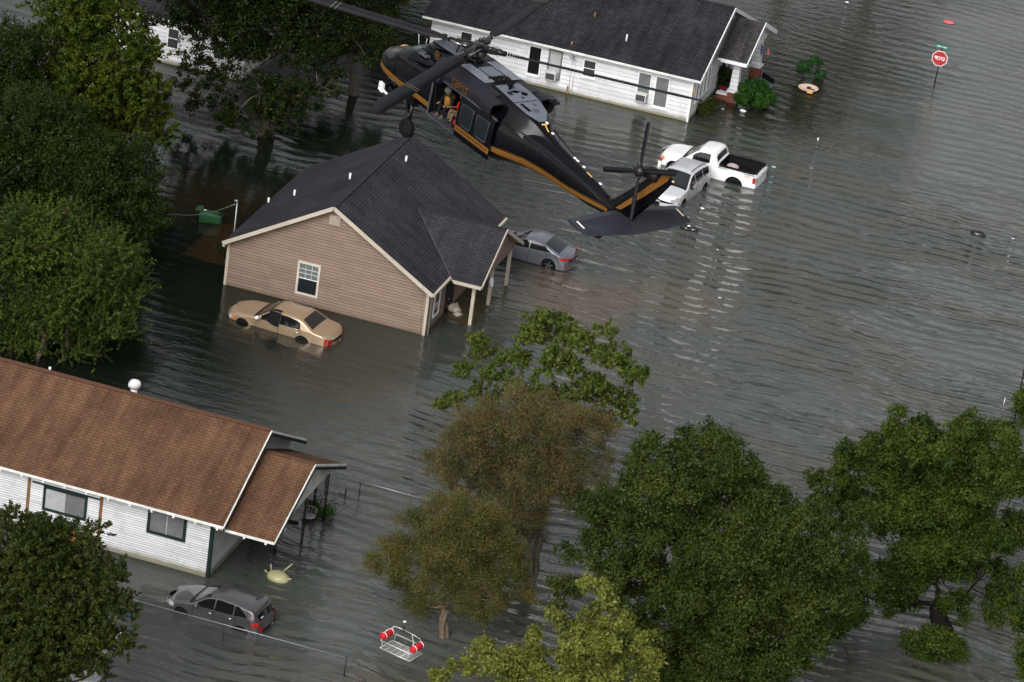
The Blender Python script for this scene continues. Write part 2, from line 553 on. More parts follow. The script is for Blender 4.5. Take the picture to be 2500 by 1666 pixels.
M_PANE = glass_mat('window_pane', (0.014, 0.017, 0.020), 0.08)
M_PANE_GREEN = glass_mat('greenish_window_pane', (0.045, 0.065, 0.065), 0.08)
M_CURTAIN = plain('curtain_behind_glass', (0.10, 0.125, 0.12), 0.35, var=0.3, vscale=6, spec=0.8)
M_SCREEN = plain('insect_screen', (0.12, 0.12, 0.125), 0.5, var=0.2, vscale=2, spec=0.6)
M_BLIND = plain('pale_blind', (0.34, 0.35, 0.35), 0.4, var=0.15, vscale=3, spec=0.8)
M_BLACK = plain('black_paint', (0.004, 0.004, 0.0045), 0.5, var=0.2)
M_DOOR = plain('dark_brown_door', (0.008, 0.005, 0.005), 0.4, var=0.2)
M_BRICK = shingles('red_brick', (0.19, 0.055, 0.035), (0.26, 0.085, 0.055), (0.12, 0.09, 0.075), 0.075, 0.22, 0.25, 0.2)
M_PVC = plain('white_pvc_pipe', (0.66, 0.66, 0.66), 0.45)
M_GALV = plain('galvanised_steel', (0.30, 0.32, 0.34), 0.42, 0.7, var=0.2)
M_AC = plain('air_conditioner_casing', (0.52, 0.52, 0.50), 0.55, var=0.12)
M_ACG = plain('air_conditioner_grille', (0.055, 0.06, 0.065), 0.6, var=0.2, vscale=12)
M_RUST = plain('rusty_stain', (0.22, 0.12, 0.05), 0.8, var=0.4)
M_IRON = plain('black_wrought_iron', (0.006, 0.006, 0.007), 0.5, 0.3, var=0.2)
M_WOOD = plain('stained_wood', (0.17, 0.088, 0.04), 0.7, var=0.25)
M_RIDGE = plain('ridge_cap_shingles', (0.024, 0.023, 0.029), 0.9, var=0.3, vscale=5, bmp=0.3)
M_RIDGE_BR = plain('brown_ridge_cap_shingles', (0.10, 0.048, 0.028), 0.9, var=0.3, vscale=5, bmp=0.3)


def slope_panel(mb, e0, e1, r1, r0, th=0.11, mat=0, mside=1):
    """one roof plane: eave e0->e1, ridge r0->r1 (top surface), given thickness, UV in metres"""
    e0, e1, r0, r1 = (np.array(p, float) for p in (e0, e1, r0, r1))
    u = e1 - e0; u /= np.linalg.norm(u)
    n = np.cross(u, r0 - e0); n /= np.linalg.norm(n)
    if n[2] < 0: n = -n
    v = np.cross(n, u)
    if v[2] < 0: v = -v
    q = [e0, e1, r1, r0]
    uv = [(float(np.dot(p - e0, u)) + e0[0], float(np.dot(p - e0, v))) for p in q]
    mb.face(q, mat, uv)
    lo = [p - np.array([0, 0, th]) for p in q]
    mb.face(list(reversed(lo)), mside)
    for i in range(4):
        j = (i + 1) % 4
        mb.face([q[i], lo[i], lo[j], q[j]], mside)


def poly_roof(mb, pts, th=0.11, mat=0, mside=1):
    """planar roof polygon, first edge is the eave"""
    pts = [np.array(p, float) for p in pts]
    u = pts[1] - pts[0]; u /= np.linalg.norm(u)
    n = np.cross(u, pts[2] - pts[0]); n /= np.linalg.norm(n)
    if n[2] < 0: n = -n
    v = np.cross(n, u)
    if v[2] < 0: v = -v
    uv = [(float(np.dot(p - pts[0], u)), float(np.dot(p - pts[0], v))) for p in pts]
    mb.face(pts, mat, uv)
    lo = [p - np.array([0, 0, th]) for p in pts]
    mb.face(list(reversed(lo)), mside)
    for i in range(len(pts)):
        j = (i + 1) % len(pts)
        mb.face([pts[i], lo[i], lo[j], pts[j]], mside)


def window(root, c, ax, w, h, depth=0.05, frame=M_WHITE, pane=M_PANE, fw=0.10, bars=(), rail=True, pane2=None, sill=0.0, name='window', label=None, split_v=False):
    """c: centre on the wall plane. ax 'y-' faces -Y, 'x+' faces +X"""
    def bx(mb, u0, u1, z0, z1, d0, d1):
        if ax == 'y-':
            mb.box(c[0] + u0, c[0] + u1, c[1] - d1, c[1] - d0, c[2] + z0, c[2] + z1)
        else:
            mb.box(c[0] + d0, c[0] + d1, c[1] + u0, c[1] + u1, c[2] + z0, c[2] + z1)
    f = MB()
    bx(f, -w / 2 - fw, -w / 2, -h / 2 - fw, h / 2 + fw, -0.02, depth)
    bx(f, w / 2, w / 2 + fw, -h / 2 - fw, h / 2 + fw, -0.02, depth)
    bx(f, -w / 2, w / 2, h / 2, h / 2 + fw, -0.02, depth)
    bx(f, -w / 2, w / 2, -h / 2 - fw, -h / 2, -0.02, depth)
    fo = f.build(name, frame, root)
    if label: fo['label'] = label
    sub_origin(fo, root)
    if pane2 is None: pane2 = pane
    if rail:
        a = MB(); bx(a, -w / 2, w / 2, 0.02, h / 2, -0.01, 0.016); a.build('pane', pane, fo)
        a = MB(); bx(a, -w / 2, w / 2, -h / 2, -0.02, -0.01, 0.010); a.build('pane', pane2, fo)
        a = MB(); bx(a, -w / 2, w / 2, -0.02, 0.02, -0.01, 0.035); a.build('meeting_rail', M_WHITE if frame is not M_GREEN else M_BLIND, fo)
    elif split_v:
        a = MB(); bx(a, -w / 2, -0.02, -h / 2, h / 2, -0.01, 0.016); a.build('pane', pane, fo)
        a = MB(); bx(a, 0.02, w / 2, -h / 2, h / 2, -0.01, 0.010); a.build('pane', pane2, fo)
        a = MB(); bx(a, -0.02, 0.02, -h / 2, h / 2, -0.01, 0.035); a.build('meeting_rail', M_BLIND, fo)
    else:
        a = MB(); bx(a, -w / 2, w / 2, -h / 2, h / 2, -0.01, 0.014); a.build('pane', pane, fo)
    if bars:
        a = MB()
        for bz in bars: bx(a, -w / 2, w / 2, bz - 0.009, bz + 0.009, -0.01, 0.028)
        for bu in (-w / 6, w / 6): bx(a, bu - 0.007, bu + 0.007, 0.02, h / 2, -0.01, 0.025)
        a.build('glazing_bars', M_WHITE, fo)
    if sill:
        a = MB(); bx(a, -w / 2 - fw, w / 2 + fw, -h / 2 - fw - 0.07, -h / 2 - fw, -0.02, depth + sill); a.build('sill', M_WHITE, fo)
    return fo


def wire_uv_box(mb, x0, x1, y0, y1, z0, z1, mat=0):
    for a, b2, u0 in (((x0, y0), (x1, y0), 0), ((x1, y0), (x1, y1), x1 - x0), ((x1, y1), (x0, y1), 0.3), ((x0, y1), (x0, y0), 0.1)):
        L = math.hypot(b2[0] - a[0], b2[1] - a[1])
        mb.face([(a[0], a[1], z0), (b2[0], b2[1], z0), (b2[0], b2[1], z1), (a[0], a[1], z1)], mat, [(u0, z0), (u0 + L, z0), (u0 + L, z1), (u0, z1)])
    mb.face([(x0, y0, z1), (x1, y0, z1), (x1, y1, z1), (x0, y1, z1)], mat, [(0, 0), (x1 - x0, 0), (x1 - x0, y1 - y0), (0, y1 - y0)])


# ------------------------------------------------------------------ tan house
def tan_house():
    R = thing('tan_house', 'tan lap sided house with charcoal gable roof and open corner porch', 'house', (-60.4, 184.1, 0))
    xl, xr, y0, y1 = -65.65, -55.10, 184.10, 194.55
    cx, zr, sl = -60.30, 5.72, 0.592
    wz = lambda x: zr - sl * abs(x - cx) - 0.12
    a = MB()
    a.face([(xl, y0, -1), (xr, y0, -1), (xr, y0, wz(xr)), (cx, y0, wz(cx)), (xl, y0, wz(xl))])
    a.face([(xl, y1, -1), (xl, y1, wz(xl)), (cx, y1, wz(cx)), (xr, y1, wz(xr)), (xr, y1, -1)])
    a.face([(xl, y0, -1), (xl, y0, wz(xl)), (xl, y1, wz(xl)), (xl, y1, -1)])
    a.face([(xr, y0, -1), (xr, y1, -1), (xr, y1, wz(xr)), (xr, y0, wz(xr))])
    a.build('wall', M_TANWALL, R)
    # porch gable wall (vertical triangle at the roof's outer end)
    py0, py1, pr = 186.15, 192.65, 189.40
    pz, pe, px = 4.25, 2.34, -53.05
    a = MB()
    for xx in (px - 0.32,):
        a.face([(xx, py0 + .3, 2.42), (xx, py1 - .3, 2.42), (xx, pr, pz - 0.2)])
    a.box(px - .42, px - .33, py0 + .3, py1 - .3, 2.12, 2.40)
    a.box(xr, px - .42, py0 + .33, py0 + .42, 2.14, 2.38)
    a.build('porch_gable', M_TANWALL2, R)
    # main roof
    ex = 5.52
    oy0, oy1 = y0 - 0.42, y1 + 0.42
    ez = zr - sl * ex
    rf = MB()
    slope_panel(rf, (cx - ex, oy1, ez), (cx - ex, oy0, ez), (cx, oy0, zr), (cx, oy1, zr))
    # right slope (porch roof overlaps it)
    slope_panel(rf, (cx + ex, oy0, ez), (cx + ex, oy1, ez), (cx, oy1, zr), (cx, oy0, zr))
    ro = sub_origin(rf.build('roof', [M_ROOF_DK, M_CREAM], R), R)
    # porch roof, dying into the main slope along two valleys
    xi = cx + (zr - pz) / sl
    xe = cx + (zr - pe) / sl
    pp = MB(); up = 0.012
    poly_roof(pp, [(xe, py0, pe + up), (px, py0, pe + up), (px, pr, pz + up), (xi, pr, pz + up)])
    poly_roof(pp, [(px, py1, pe + up), (xe, py1, pe + up), (xi, pr, pz + up), (px, pr, pz + up)])
    pp.build('porch_roof', [M_ROOF_DK, M_CREAM], R)
    rc = MB()
    rc.bar((cx, oy0, zr + .002), (cx, oy1, zr + .002), 0.20, 0.02)
    rc.bar((xi, pr, pz + .02), (px, pr, pz + .02), 0.20, 0.03)
    rc.build('ridge_cap', M_RIDGE, ro)
    # rake boards and gutters
    for s in (-1, 1):
        t = MB(); t.bar((cx + s * (ex + .02), oy0 - .02, ez - .07), (cx, oy0 - .02, zr - .07), 0.05, 0.19); t.build('rake_board', M_CREAM, R)
        t = MB(); t.bar((px + .02, pr + s * 3.27, pe - .06), (px + .02, pr, pz - .06), 0.05, 0.17); t.build('rake_board', M_CREAM, R)
    for x, ya, yb, z in ((cx + ex + .06, oy0, py0 + .05, ez - .07), (cx + ex + .06, py1 - .05, oy1, ez - .07), (cx - ex + .03, oy0, oy1 - .1, ez - .20)):
        g = MB(); g.box(x - .05, x + .06, ya, yb, z - .06, z + .05)
        g.build('gutter', M_CREAM, R)
    g = MB(); g.box(xe + .1, px, py0 - .11, py0 - .01, pe - .12, pe - .01); g.build('gutter', M_CREAM, R)
    s = MB(); s.box(xr + .02, cx + ex, oy0 + .05, oy1, ez - .16, ez - .12); s.build('soffit', M_CREAM, R)
    s = MB(); s.box(cx - ex, xl - .02, oy0 + .05, oy1, ez - .16, ez - .12); s.build('soffit', M_CREAM, R)
    # corner boards, downspout
    for (x, y) in ((xl, y0), (xr, y0)):
        c = MB(); c.box(x - .07, x + .07, y - .035, y + .07, -1, wz(x) - .12); c.build('corner_board', M_CREAM, R)
    c = MB(); c.tube([(xr + .16, y0 + .16, -1), (xr + .16, y0 + .16, 2.05), (xr + .34, y0 - .05, 2.22)], 0.045, 8); c.build('downspout', M_CREAM, R)
    # gable vent
    v = MB(); v.box(-60.62, -59.98, y0 - .04, y0, 4.55, 5.14)
    vo = sub_origin(v.build('gable_vent', plain('vent_paint', (.24, .18, .145)), R), R)
    v = MB()
    for k in range(8):
        z = 4.66 + k * .063
        v.obox((-60.30, y0 - .055, z), (.28, 0, 0), (0, .02, -.012), (0, .004, .012))
    v.build('louvres', M_CREAM, vo)
    window(R, (-61.35, y0, 1.41), 'y-', 0.98, 1.56, frame=plain('beige_window_trim', (.50, .46, .40), .6), pane=M_CURTAIN, pane2=M_PANE, fw=.11, bars=(.27, .5))
    window(R, (xr, 185.62, 1.15), 'x+', 0.72, 1.15, frame=M_WHITE, pane=M_PANE, fw=.09)
    d = MB(); d.box(xr, xr + .05, 187.2, 188.15, -.6, 2.02)
    do = sub_origin(d.build('front_door', M_DOOR, R), R)
    k = MB(); k.ball((xr + .09, 187.32, .75), .035); k.build('handle', M_GALV, do)
    f = MB(); f.box(xr - .01, xr + .045, 187.08, 187.2, -.6, 2.12); f.box(xr - .01, xr + .045, 188.15, 188.27, -.6, 2.12); f.box(xr - .01, xr + .045, 187.2, 188.15, 2.02, 2.12)
    f.build('door_frame', M_DOOR, R)
    for y in (186.63, 189.43, 192.24):
        p = MB(); p.box(-53.62, -53.46, y - .08, y + .08, -1, 2.34)
        p.build('porch_post', M_CREAM, R)
    p = MB(); p.box(xr + .01, -53.3, 186.4, 192.5, -.6, -.12); p.build('porch_slab', M_CREAM, R)
    for (x, y, z, h) in ((-65.6, 189.17, 2.59, .30), (-64.18, 188.9, 3.43, .34), (-61.3, 188.69, 5.13, .36), (-59.58, 192.17, 5.29, .34)):
        p = MB(); p.tube([(x, y, z - .15), (x, y, z + h)], .055, 10); p.tube([(x, y, z - .1), (x, y, z + .05)], [.12, .07], 10, 1)
        p.build('vent_pipe', [M_PVC, M_BLACK], R)
    # electric service mast through the roof edge
    p = MB()
    p.tube([(-65.88, 185.3, 0.2), (-65.88, 185.3, 3.95)], .035, 8)
    p.tube([(-65.88, 185.3, 3.95), (-65.92, 185.3, 4.05), (-66.02, 185.3, 4.03)], [.05, .07, .05], 8)
    p.build('service_mast', M_GALV, R)
    sm = MB(); sm.box(-64.72, -64.56, y0 - .02, y0 - .012, 1.35, 1.62)
    return R


tan_house()


# ------------------------------------------------------------------ brown roofed house
def brown_house():
    R = thing('brown_roofed_house', 'white narrow sided house under a rust brown shingle roof with iron porch posts', 'house', (-60, 155.2, 0))
    xl, xr, y0, y1 = -78.0, -54.70, 155.21, 164.25
    ry, rz, ez, ox = 159.70, 5.40, 2.87, -54.10
    ey0, ey1 = 154.76, 164.64
    sl = (rz - ez) / (ry - ey0)
    a = MB()
    wt_ = 2.94
    a.face([(xl, y0, -1), (xr, y0, -1), (xr, y0, wt_), (xl, y0, wt_)])
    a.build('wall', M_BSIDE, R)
    a = MB()
    a.face([(xr, y0, -1), (xr, y1, -1), (xr, y1, wt_), (xr, ry, rz - .18), (xr, y0, wt_)])
    a.face([(xl, y1, -1), (xr, y1, -1), (xr, y1, wt_), (xl, y1, wt_)])
    a.face([(xl, y0, -1), (xl, y1, -1), (xl, y1, wt_), (xl, ry, rz - .2), (xl, y0, wt_)])
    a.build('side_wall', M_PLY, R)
    rf = MB()
    slope_panel(rf, (xl - .6, ey0, ez), (ox, ey0, ez), (ox, ry, rz), (xl - .6, ry, rz))
    slope_panel(rf, (ox, ey1, ez), (xl - .6, ey1, ez), (xl - .6, ry, rz), (ox, ry, rz))
    ro = sub_origin(rf.build('roof', [M_ROOF_BR, M_WHITE_DIRTY], R), R)
    rc = MB(); rc.bar((xl, ry, rz + .008), (ox, ry, rz + .008), .26, .03); rc.build('ridge_cap', M_RIDGE_BR, ro)
    # turbine vent, two small pipes near the ridge
    t = MB(); x, y, z = -61.2, 161.2, 4.65
    t.tube([(x, y, z - .2), (x, y, z + .25)], .15, 12)
    t.lathe((x, y, z + .25), [(.16, 0), (.235, .07), (.265, .17), (.25, .27), (.19, .36), (.10, .41), (0.001, .43)], 28)
    for k in range(20):
        an = k / 20 * 2 * math.pi
        c_, s_ = math.cos(an), math.sin(an)
        pts = [(x + c_ * r, y + s_ * r, z + .25 + h) for r, h in ((.17, .01), (.245, .08), (.275, .17), (.26, .27), (.2, .365))]
        t.tube(pts, .012, 4, 0)
    t.build('turbine_vent', M_PVC, ro)
    p = MB(); q = (-65.35, 159.9, 5.3)
    p.tube([q, (q[0], q[1], 5.62)], .05, 8); p.ball((q[0], q[1], 5.66), .11, 10); p.build('vent_pipe', M_BLACK, ro)
    p = MB(); q = (-64.75, 159.9, 5.3)
    p.tube([q, (q[0], q[1], 5.52)], .055, 8); p.build('vent_pipe', M_PVC, ro)
    # porch roof
    qx, qe0, qe1, qz, qr = -51.83, 155.05, 163.75, 2.62, 4.5
    pr = MB()
    slope_panel(pr, (ox - .5, qe0, qz), (qx, qe0, qz), (qx, 159.4, qr), (ox - .5, 159.4, qr))
    slope_panel(pr, (qx, qe1, qz), (ox - .5, qe1, qz), (ox - .5, 159.4, qr), (qx, 159.4, qr))
    po = sub_origin(pr.build('porch_roof', [M_ROOF_BR, M_WHITE_DIRTY], R), R)
    rc = MB(); rc.bar((ox - .5, 159.4, qr + .008), (qx, 159.4, qr + .008), .26, .03); rc.build('ridge_cap', M_RIDGE_BR, po)
    g = MB(); g.face([(qx - .42, qe0 + .5, 2.62), (qx - .42, qe1 - .5, 2.62), (qx - .42, 159.4, qr - .22)])
    g.box(qx - .47, qx - .42, qe0 + .5, qe1 - .5, 2.44, 2.62)
    g.box(ox - .5, qx - .47, qe1 - .6, qe1 - .5, 2.42, 2.60)
    g.build('porch_gable', M_WHITE_DIRTY, R)
    # rake boards: green below, white drip edge above
    for nm, mt, dz, hh in (('rake_board', M_GREEN, -.19, .15), ('drip_edge', M_WHITE_DIRTY, -.055, .10)):
        for a_, b_ in (((ox + .02, ey0 - .02, ez + dz), (ox + .02, ry, rz + dz)), ((ox + .02, ey1 + .02, ez + dz), (ox + .02, ry, rz + dz)), ((qx + .02, qe0 - .02, qz + dz), (qx + .02, 159.4, qr + dz)), ((qx + .02, qe1 + .02, qz + dz), (qx + .02, 159.4, qr + dz))):
            t = MB(); t.bar(a_, b_, .05, hh); t.build(nm, mt, R)
    t = MB(); t.bar((xl, ey0 - .02, ez - .08), (ox, ey0 - .02, ez - .08), .03, .07); t.build('eave_board', M_WHITE_DIRTY, R)
    t = MB(); t.bar((ox, qe0 - .02, qz - .08), (qx, qe0 - .02, qz - .08), .03, .07); t.build('eave_board', M_WHITE_DIRTY, R)
    for k in range(13):      # rafter tails under the eave
        x = -54.35 - k * 1.02
        t = MB(); t.box(x - .045, x + .045, ey0 - .06, y0, ez - .21, ez - .115); t.build('rafter_tail', M_WHITE_DIRTY, R)
    for k in range(2):
        x = -52.2 - k * 1.0
        t = MB(); t.box(x - .045, x + .045, qe0 - .06, qe0 + .8, qz - .2, qz - .115); t.build('rafter_tail', M_WHITE_DIRTY, R)
    c = MB(); c.box(xr - .12, xr + .035, y0 - .035, y0 + .10, -1, 2.8); c.build('corner_board', M_GREEN, R)
    for x in (-63.34, -59.92):
        c = MB(); c.box(x - .07, x + .07, y0 - .03, y0 + .02, .1, 2.78); c.build('trim_board', M_WOOD, R)
    c = MB(); c.box(-63.2, -60.0, y0 - .035, y0, 2.30, 2.37); c.build('window_head_board', M_GREEN, R)
    c = MB(); c.box(-63.27, -59.99, y0 - .02, y0, -.6, .52); c.build('brick_veneer', M_WOOD, R)
    window(R, (-56.82, y0, 2.02), 'y-', 1.55, .98, frame=M_GREEN, pane=M_SCREEN, rail=False, split_v=True, fw=.13, depth=.06)
    window(R, (-61.6, y0, 1.72), 'y-', 1.85, .95, frame=M_GREEN, pane=M_BLIND, pane2=M_SCREEN, rail=False, split_v=True, fw=.11, depth=.06)
    c = MB(); c.box(-65.28, -65.22, y0 - .05, y0, -.5, 2.8); c.build('conduit', M_GALV, R)
    # open door and window on the porch side
    window(R, (xr, 157.0, 2.05), 'x+', .5, .6, frame=M_GREEN, pane=M_PANE, rail=False, fw=.07)
    d = MB(); d.box(xr, xr + .05, 160.2, 161.1, -.6, 2.2); d.build('front_door', M_BLACK, R)

    def lattice(x, y, top=2.5):
        p = MB()
        for s in (-1, 1):
            p.tube([(x, y + s * .11, -1), (x, y + s * .11, top)], .026, 6)
        n = 22
        for k in range(n):
            z0, z1 = -1 + (top + 1) * k / n, -1 + (top + 1) * (k + 1) / n
            p.tube([(x, y - .11 if k % 2 else y + .11, z0), (x + .03, y, (z0 + z1) / 2), (x, y + .11 if k % 2 else y - .11, z1)], .018, 5)
        p.build('porch_post', M_IRON, R)
    lattice(-52.30, 162.95); lattice(-53.0, 163.5); lattice(-52.35, 160.35, 2.45); lattice(-53.05, 158.9, 2.45)
    return R


brown_house()


# ------------------------------------------------------------------ white house
def ac_unit(root, x, y, z, w=.62, h=.46, d=.42):
    a = MB(); a.box(x - w / 2, x + w / 2, y - d, y, z - h / 2, z + h / 2)
    ao = sub_origin(a.build('air_conditioner', M_AC, root, bevel=.015), root)
    g = MB(); g.box(x - w / 2 + .05, x + w / 2 - .05, y - d - .012, y - d + .005, z - h / 2 + .05, z + h / 2 - .05)
    g.build('grille', M_ACG, ao)
    for xx in (x - w / 2 + .03, x + w / 2 - .03):
        g = MB(); g.bar((xx, y - .02, z - h / 2 - .2), (xx, y - d + .05, z - h / 2), .025); g.build('bracket', M_AC, ao)


def white_house():
    R = thing('white_house', 'long white sided house with dark grey roof and small porch on brick pillars', 'house', (-60, 219.6, 0))
    xl, xr, y0, y1 = -67.55, -51.93, 219.58, 230.25
    ry, rz = 224.92, 5.30
    ey0, ey1, ez = 219.13, 230.70, 2.72
    ox = -51.42
    a = MB()
    wt_ = 2.78
    a.face([(xl, y0, -1), (xr, y0, -1), (xr, y0, wt_), (xl, y0, wt_)])
    a.face([(xr, y0, -1), (xr, y1, -1), (xr, y1, wt_), (xr, ry, rz - .15), (xr, y0, wt_)])
    a.face([(xl, y1, -1), (xl, y0, -1), (xl, y0, wt_), (xl, ry, rz - .15), (xl, y1, wt_)])
    a.face([(xl, y1, -1), (xr, y1, -1), (xr, y1, wt_), (xl, y1, wt_)])
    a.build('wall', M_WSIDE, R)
    rf = MB()
    slope_panel(rf, (xl - .45, ey0, ez), (ox, ey0, ez), (ox, ry, rz), (xl - .45, ry, rz))
    slope_panel(rf, (ox, ey1, ez), (xl - .45, ey1, ez), (xl - .45, ry, rz), (ox, ry, rz))
    ro = sub_origin(rf.build('roof', [M_ROOF_WH, M_WHITE], R), R)
    for (px, py, h, mt) in ((1452, 42, .28, M_RUST), (1396, 108, .14, M_RUST), (1529, 100, .38, M_PVC)):
        # stand the pipe on the near slope under that pixel
        d = ray(px, py); s_ = (rz - ez) / (ry - ey0)
        t_ = (ez - s_ * ey0 - CAM_H) / (d[2] - s_ * d[1])
        q = CAM + d * t_
        p = MB(); p.tube([(q[0], q[1], q[2] - .1), (q[0], q[1], q[2] + h)], .05, 8); p.build('vent_pipe', mt, ro)
    rc = MB(); rc.bar((xl, ry, rz + .008), (ox, ry, rz + .008), .26, .03); rc.build('ridge_cap', M_RIDGE, ro)
    px, pe0, pe1, pz, prz, pry = -49.88, 223.22, 229.55, 2.78, 4.28, 226.4
    pr = MB()
    slope_panel(pr, (ox - .2, pe0, pz), (px, pe0, pz), (px, pry, prz), (ox - .2, pry, prz))
    slope_panel(pr, (px, pe1, pz), (ox - .2, pe1, pz), (ox - .2, pry, prz), (px, pry, prz))
    pr.build('porch_roof', [M_ROOF_WP, M_WHITE], R)
    for a_, b_, h_ in (((ox + .02, ey0 - .02, ez - .09), (ox + .02, ry, rz - .09), .2), ((ox + .02, ey1 + .02, ez - .09), (ox + .02, ry, rz - .09), .2), ((px + .02, pe0 - .02, pz - .09), (px + .02, pry, prz - .09), .2), ((px + .02, pe1 + .1, pz - .1), (px + .02, pry, prz - .09), .24)):
        t = MB(); t.bar(a_, b_, .05, h_); t.build('rake_board', M_WHITE, R)
    t = MB(); t.bar((xl - .45, ey0 - .02, ez - .07), (ox, ey0 - .02, ez - .07), .04, .10); t.build('eave_board', M_WHITE_DIRTY, R)
    t = MB(); t.bar((ox, pe0 - .02, pz - .09), (px, pe0 - .02, pz - .09), .04, .2); t.build('eave_board', M_WHITE, R)
    g = MB(); g.face([(px - .4, pe0 + .3, 2.85), (px - .4, pe1 - .3, 2.85), (px - .4, pry, prz - .17)])
    g.box(px - .5, px - .4, pe0 + .4, pe1 - .4, 2.48, 2.80); g.build('porch_gable', M_WHITE, R)
    c = MB(); c.box(xr - .08, xr + .03, y0 - .03, y0 + .09, -1, wt_ - .15); c.build('corner_board', M_WHITE, R)
    W = lambda x, z, w, h, **k: window(R, (x, y0, z), 'y-', w, h, **k)
    W(-61.25, 1.47, .66, 1.62, pane=M_BLACK, pane2=M_BLACK, rail=False, fw=.08, sill=.05)
    W(-60.05, 1.50, .66, 1.60, pane=M_BLIND, pane2=M_BLIND, fw=.08, frame=M_SCREEN)
    W(-58.0, 1.76, .66, .92, pane=M_PANE, fw=.07, sill=.04)
    W(-54.72, 1.50, .68, 1.50, pane=M_SCREEN, pane2=M_CURTAIN, fw=.08)
    W(-53.68, 1.38, .72, 1.72, pane=M_SCREEN, rail=False, fw=.08, sill=.05)
    W(-65.4, 1.66, .62, 1.0, pane=M_PANE, fw=.07)
    W(-64.3, 1.66, .30, 1.0, pane=M_PANE, rail=False, fw=.05)
    ac_unit(R, -60.10, y0 - .06, .92)
    ac_unit(R, -54.72, y0 - .06, .92)
    for x in (-59.05, -58.85):
        c = MB(); c.tube([(x, y0 - .04, -.5), (x, y0 - .04, 2.55)], .02, 6); c.build('conduit', M_WHITE_DIRTY, R)
    c = MB(); c.box(-59.16, -59.0, y0 - .03, y0 - .005, -.2, .42); c.build('rust_stain', M_RUST, R)
    # yard light under the eave
    l = MB(); l.tube([(-59.0, y0 - .02, 2.3), (-59.0, y0 - .32, 2.36)], .02, 6); l.lathe((-59.0, y0 - .36, 2.28), [(.02, .12), (.09, .1), (.13, 0), (.10, -.02)], 14)
    l.build('eave_lamp', M_GALV, R)
    # porch side: a row of tall narrow windows
    for y in (220.75, 221.55, 222.35, 223.1):
        window(R, (xr, y, 1.5), 'x+', .42, 1.35, pane=M_SCREEN, rail=False, fw=.05)
    window(R, (xr, 226.2, 1.2), 'x+', .8, 1.9, pane=M_DOOR, rail=False, fw=.06, name='front_door')
    s = MB(); s.box(xr + .01, px - .25, 224.0, 229.2, -.6, -.1); s.build('porch_slab', M_WHITE_DIRTY, R)
    for y in (224.25, 229.0):
        x = -50.62
        p = MB(); wire_uv_box(p, x - .3, x + .3, y - .3, y + .3, -1, .62)
        po = sub_origin(p.build('brick_pillar', M_BRICK, R), R)
        p = MB(); p.box(x - .35, x + .35, y - .35, y + .35, .622, .72)
        i0 = (.22, .15)
        rows = [[(x + sx * r, y + sy * r, z) for sx, sy in ((-1, -1), (1, -1), (1, 1), (-1, 1))] for r, z in ((.25, .72), (.17, 2.62))]
        p.grid(rows, 0, close_u=True, smooth=False)
        p.build('porch_column', M_WSIDE, po)
    p = MB(); wire_uv_box(p, -51.6, -50.95, 224.1, 224.4, -.8, .32); p.build('porch_parapet', M_BRICK, R)
    p = MB(); p.box(-51.6, -50.95, 224.05, 224.45, .322, .4); p.build('parapet_cap', M_WHITE, R)
    return R


white_house()


# ------------------------------------------------------------------ house behind the trees, upper left
def far_house():
    R = thing('white_cottage', 'small white house with dark roof half hidden behind the big trees', 'house', (-80, 210, 0))
    M1 = M_WSIDE
    xl, xr, y0, y1 = -84.3, -75.1, 209.95, 219.0
    ez, rz, ry = 2.75, 5.3, 214.4
    a = MB()
    a.face([(xl, y0, -1), (xr, y0, -1), (xr, y0, 2.7), (xl, y0, 2.7)])
    a.face([(xr, y0, -1), (xr, y1, -1), (xr, y1, 2.7), (xr, ry, rz - .15), (xr, y0, 2.7)])
    a.face([(xl, y0, -1), (xl, y1, -1), (xl, y1, 2.7), (xl, ry, rz - .15), (xl, y0, 2.7)])
    a.face([(xl, y1, -1), (xr, y1, -1), (xr, y1, 2.7), (xl, y1, 2.7)])
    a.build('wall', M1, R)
    rf = MB()
    slope_panel(rf, (xl - .4, y0 - .45, ez), (xr + .4, y0 - .45, ez), (xr + .4, ry, rz), (xl - .4, ry, rz))
    slope_panel(rf, (xr + .4, y1 + .3, ez), (xl - .4, y1 + .3, ez), (xl - .4, ry, rz), (xr + .4, ry, rz))
    rf.build('roof', [M_ROOF_WH, M_WHITE], R)
    for yy in (y0 - .45, y1 + .3):
        t = MB(); t.bar((xr + .42, yy, ez - .08), (xr + .42, ry, rz - .08), .05, .17); t.build('rake_board', M_WHITE, R)
    window(R, (-79.4, y0, 1.55), 'y-', .6, 1.1, pane=M_PANE, fw=.07)
    window(R, (-76.6, y0, 1.55), 'y-', .6, 1.1, pane=M_PANE, fw=.07)


far_house()


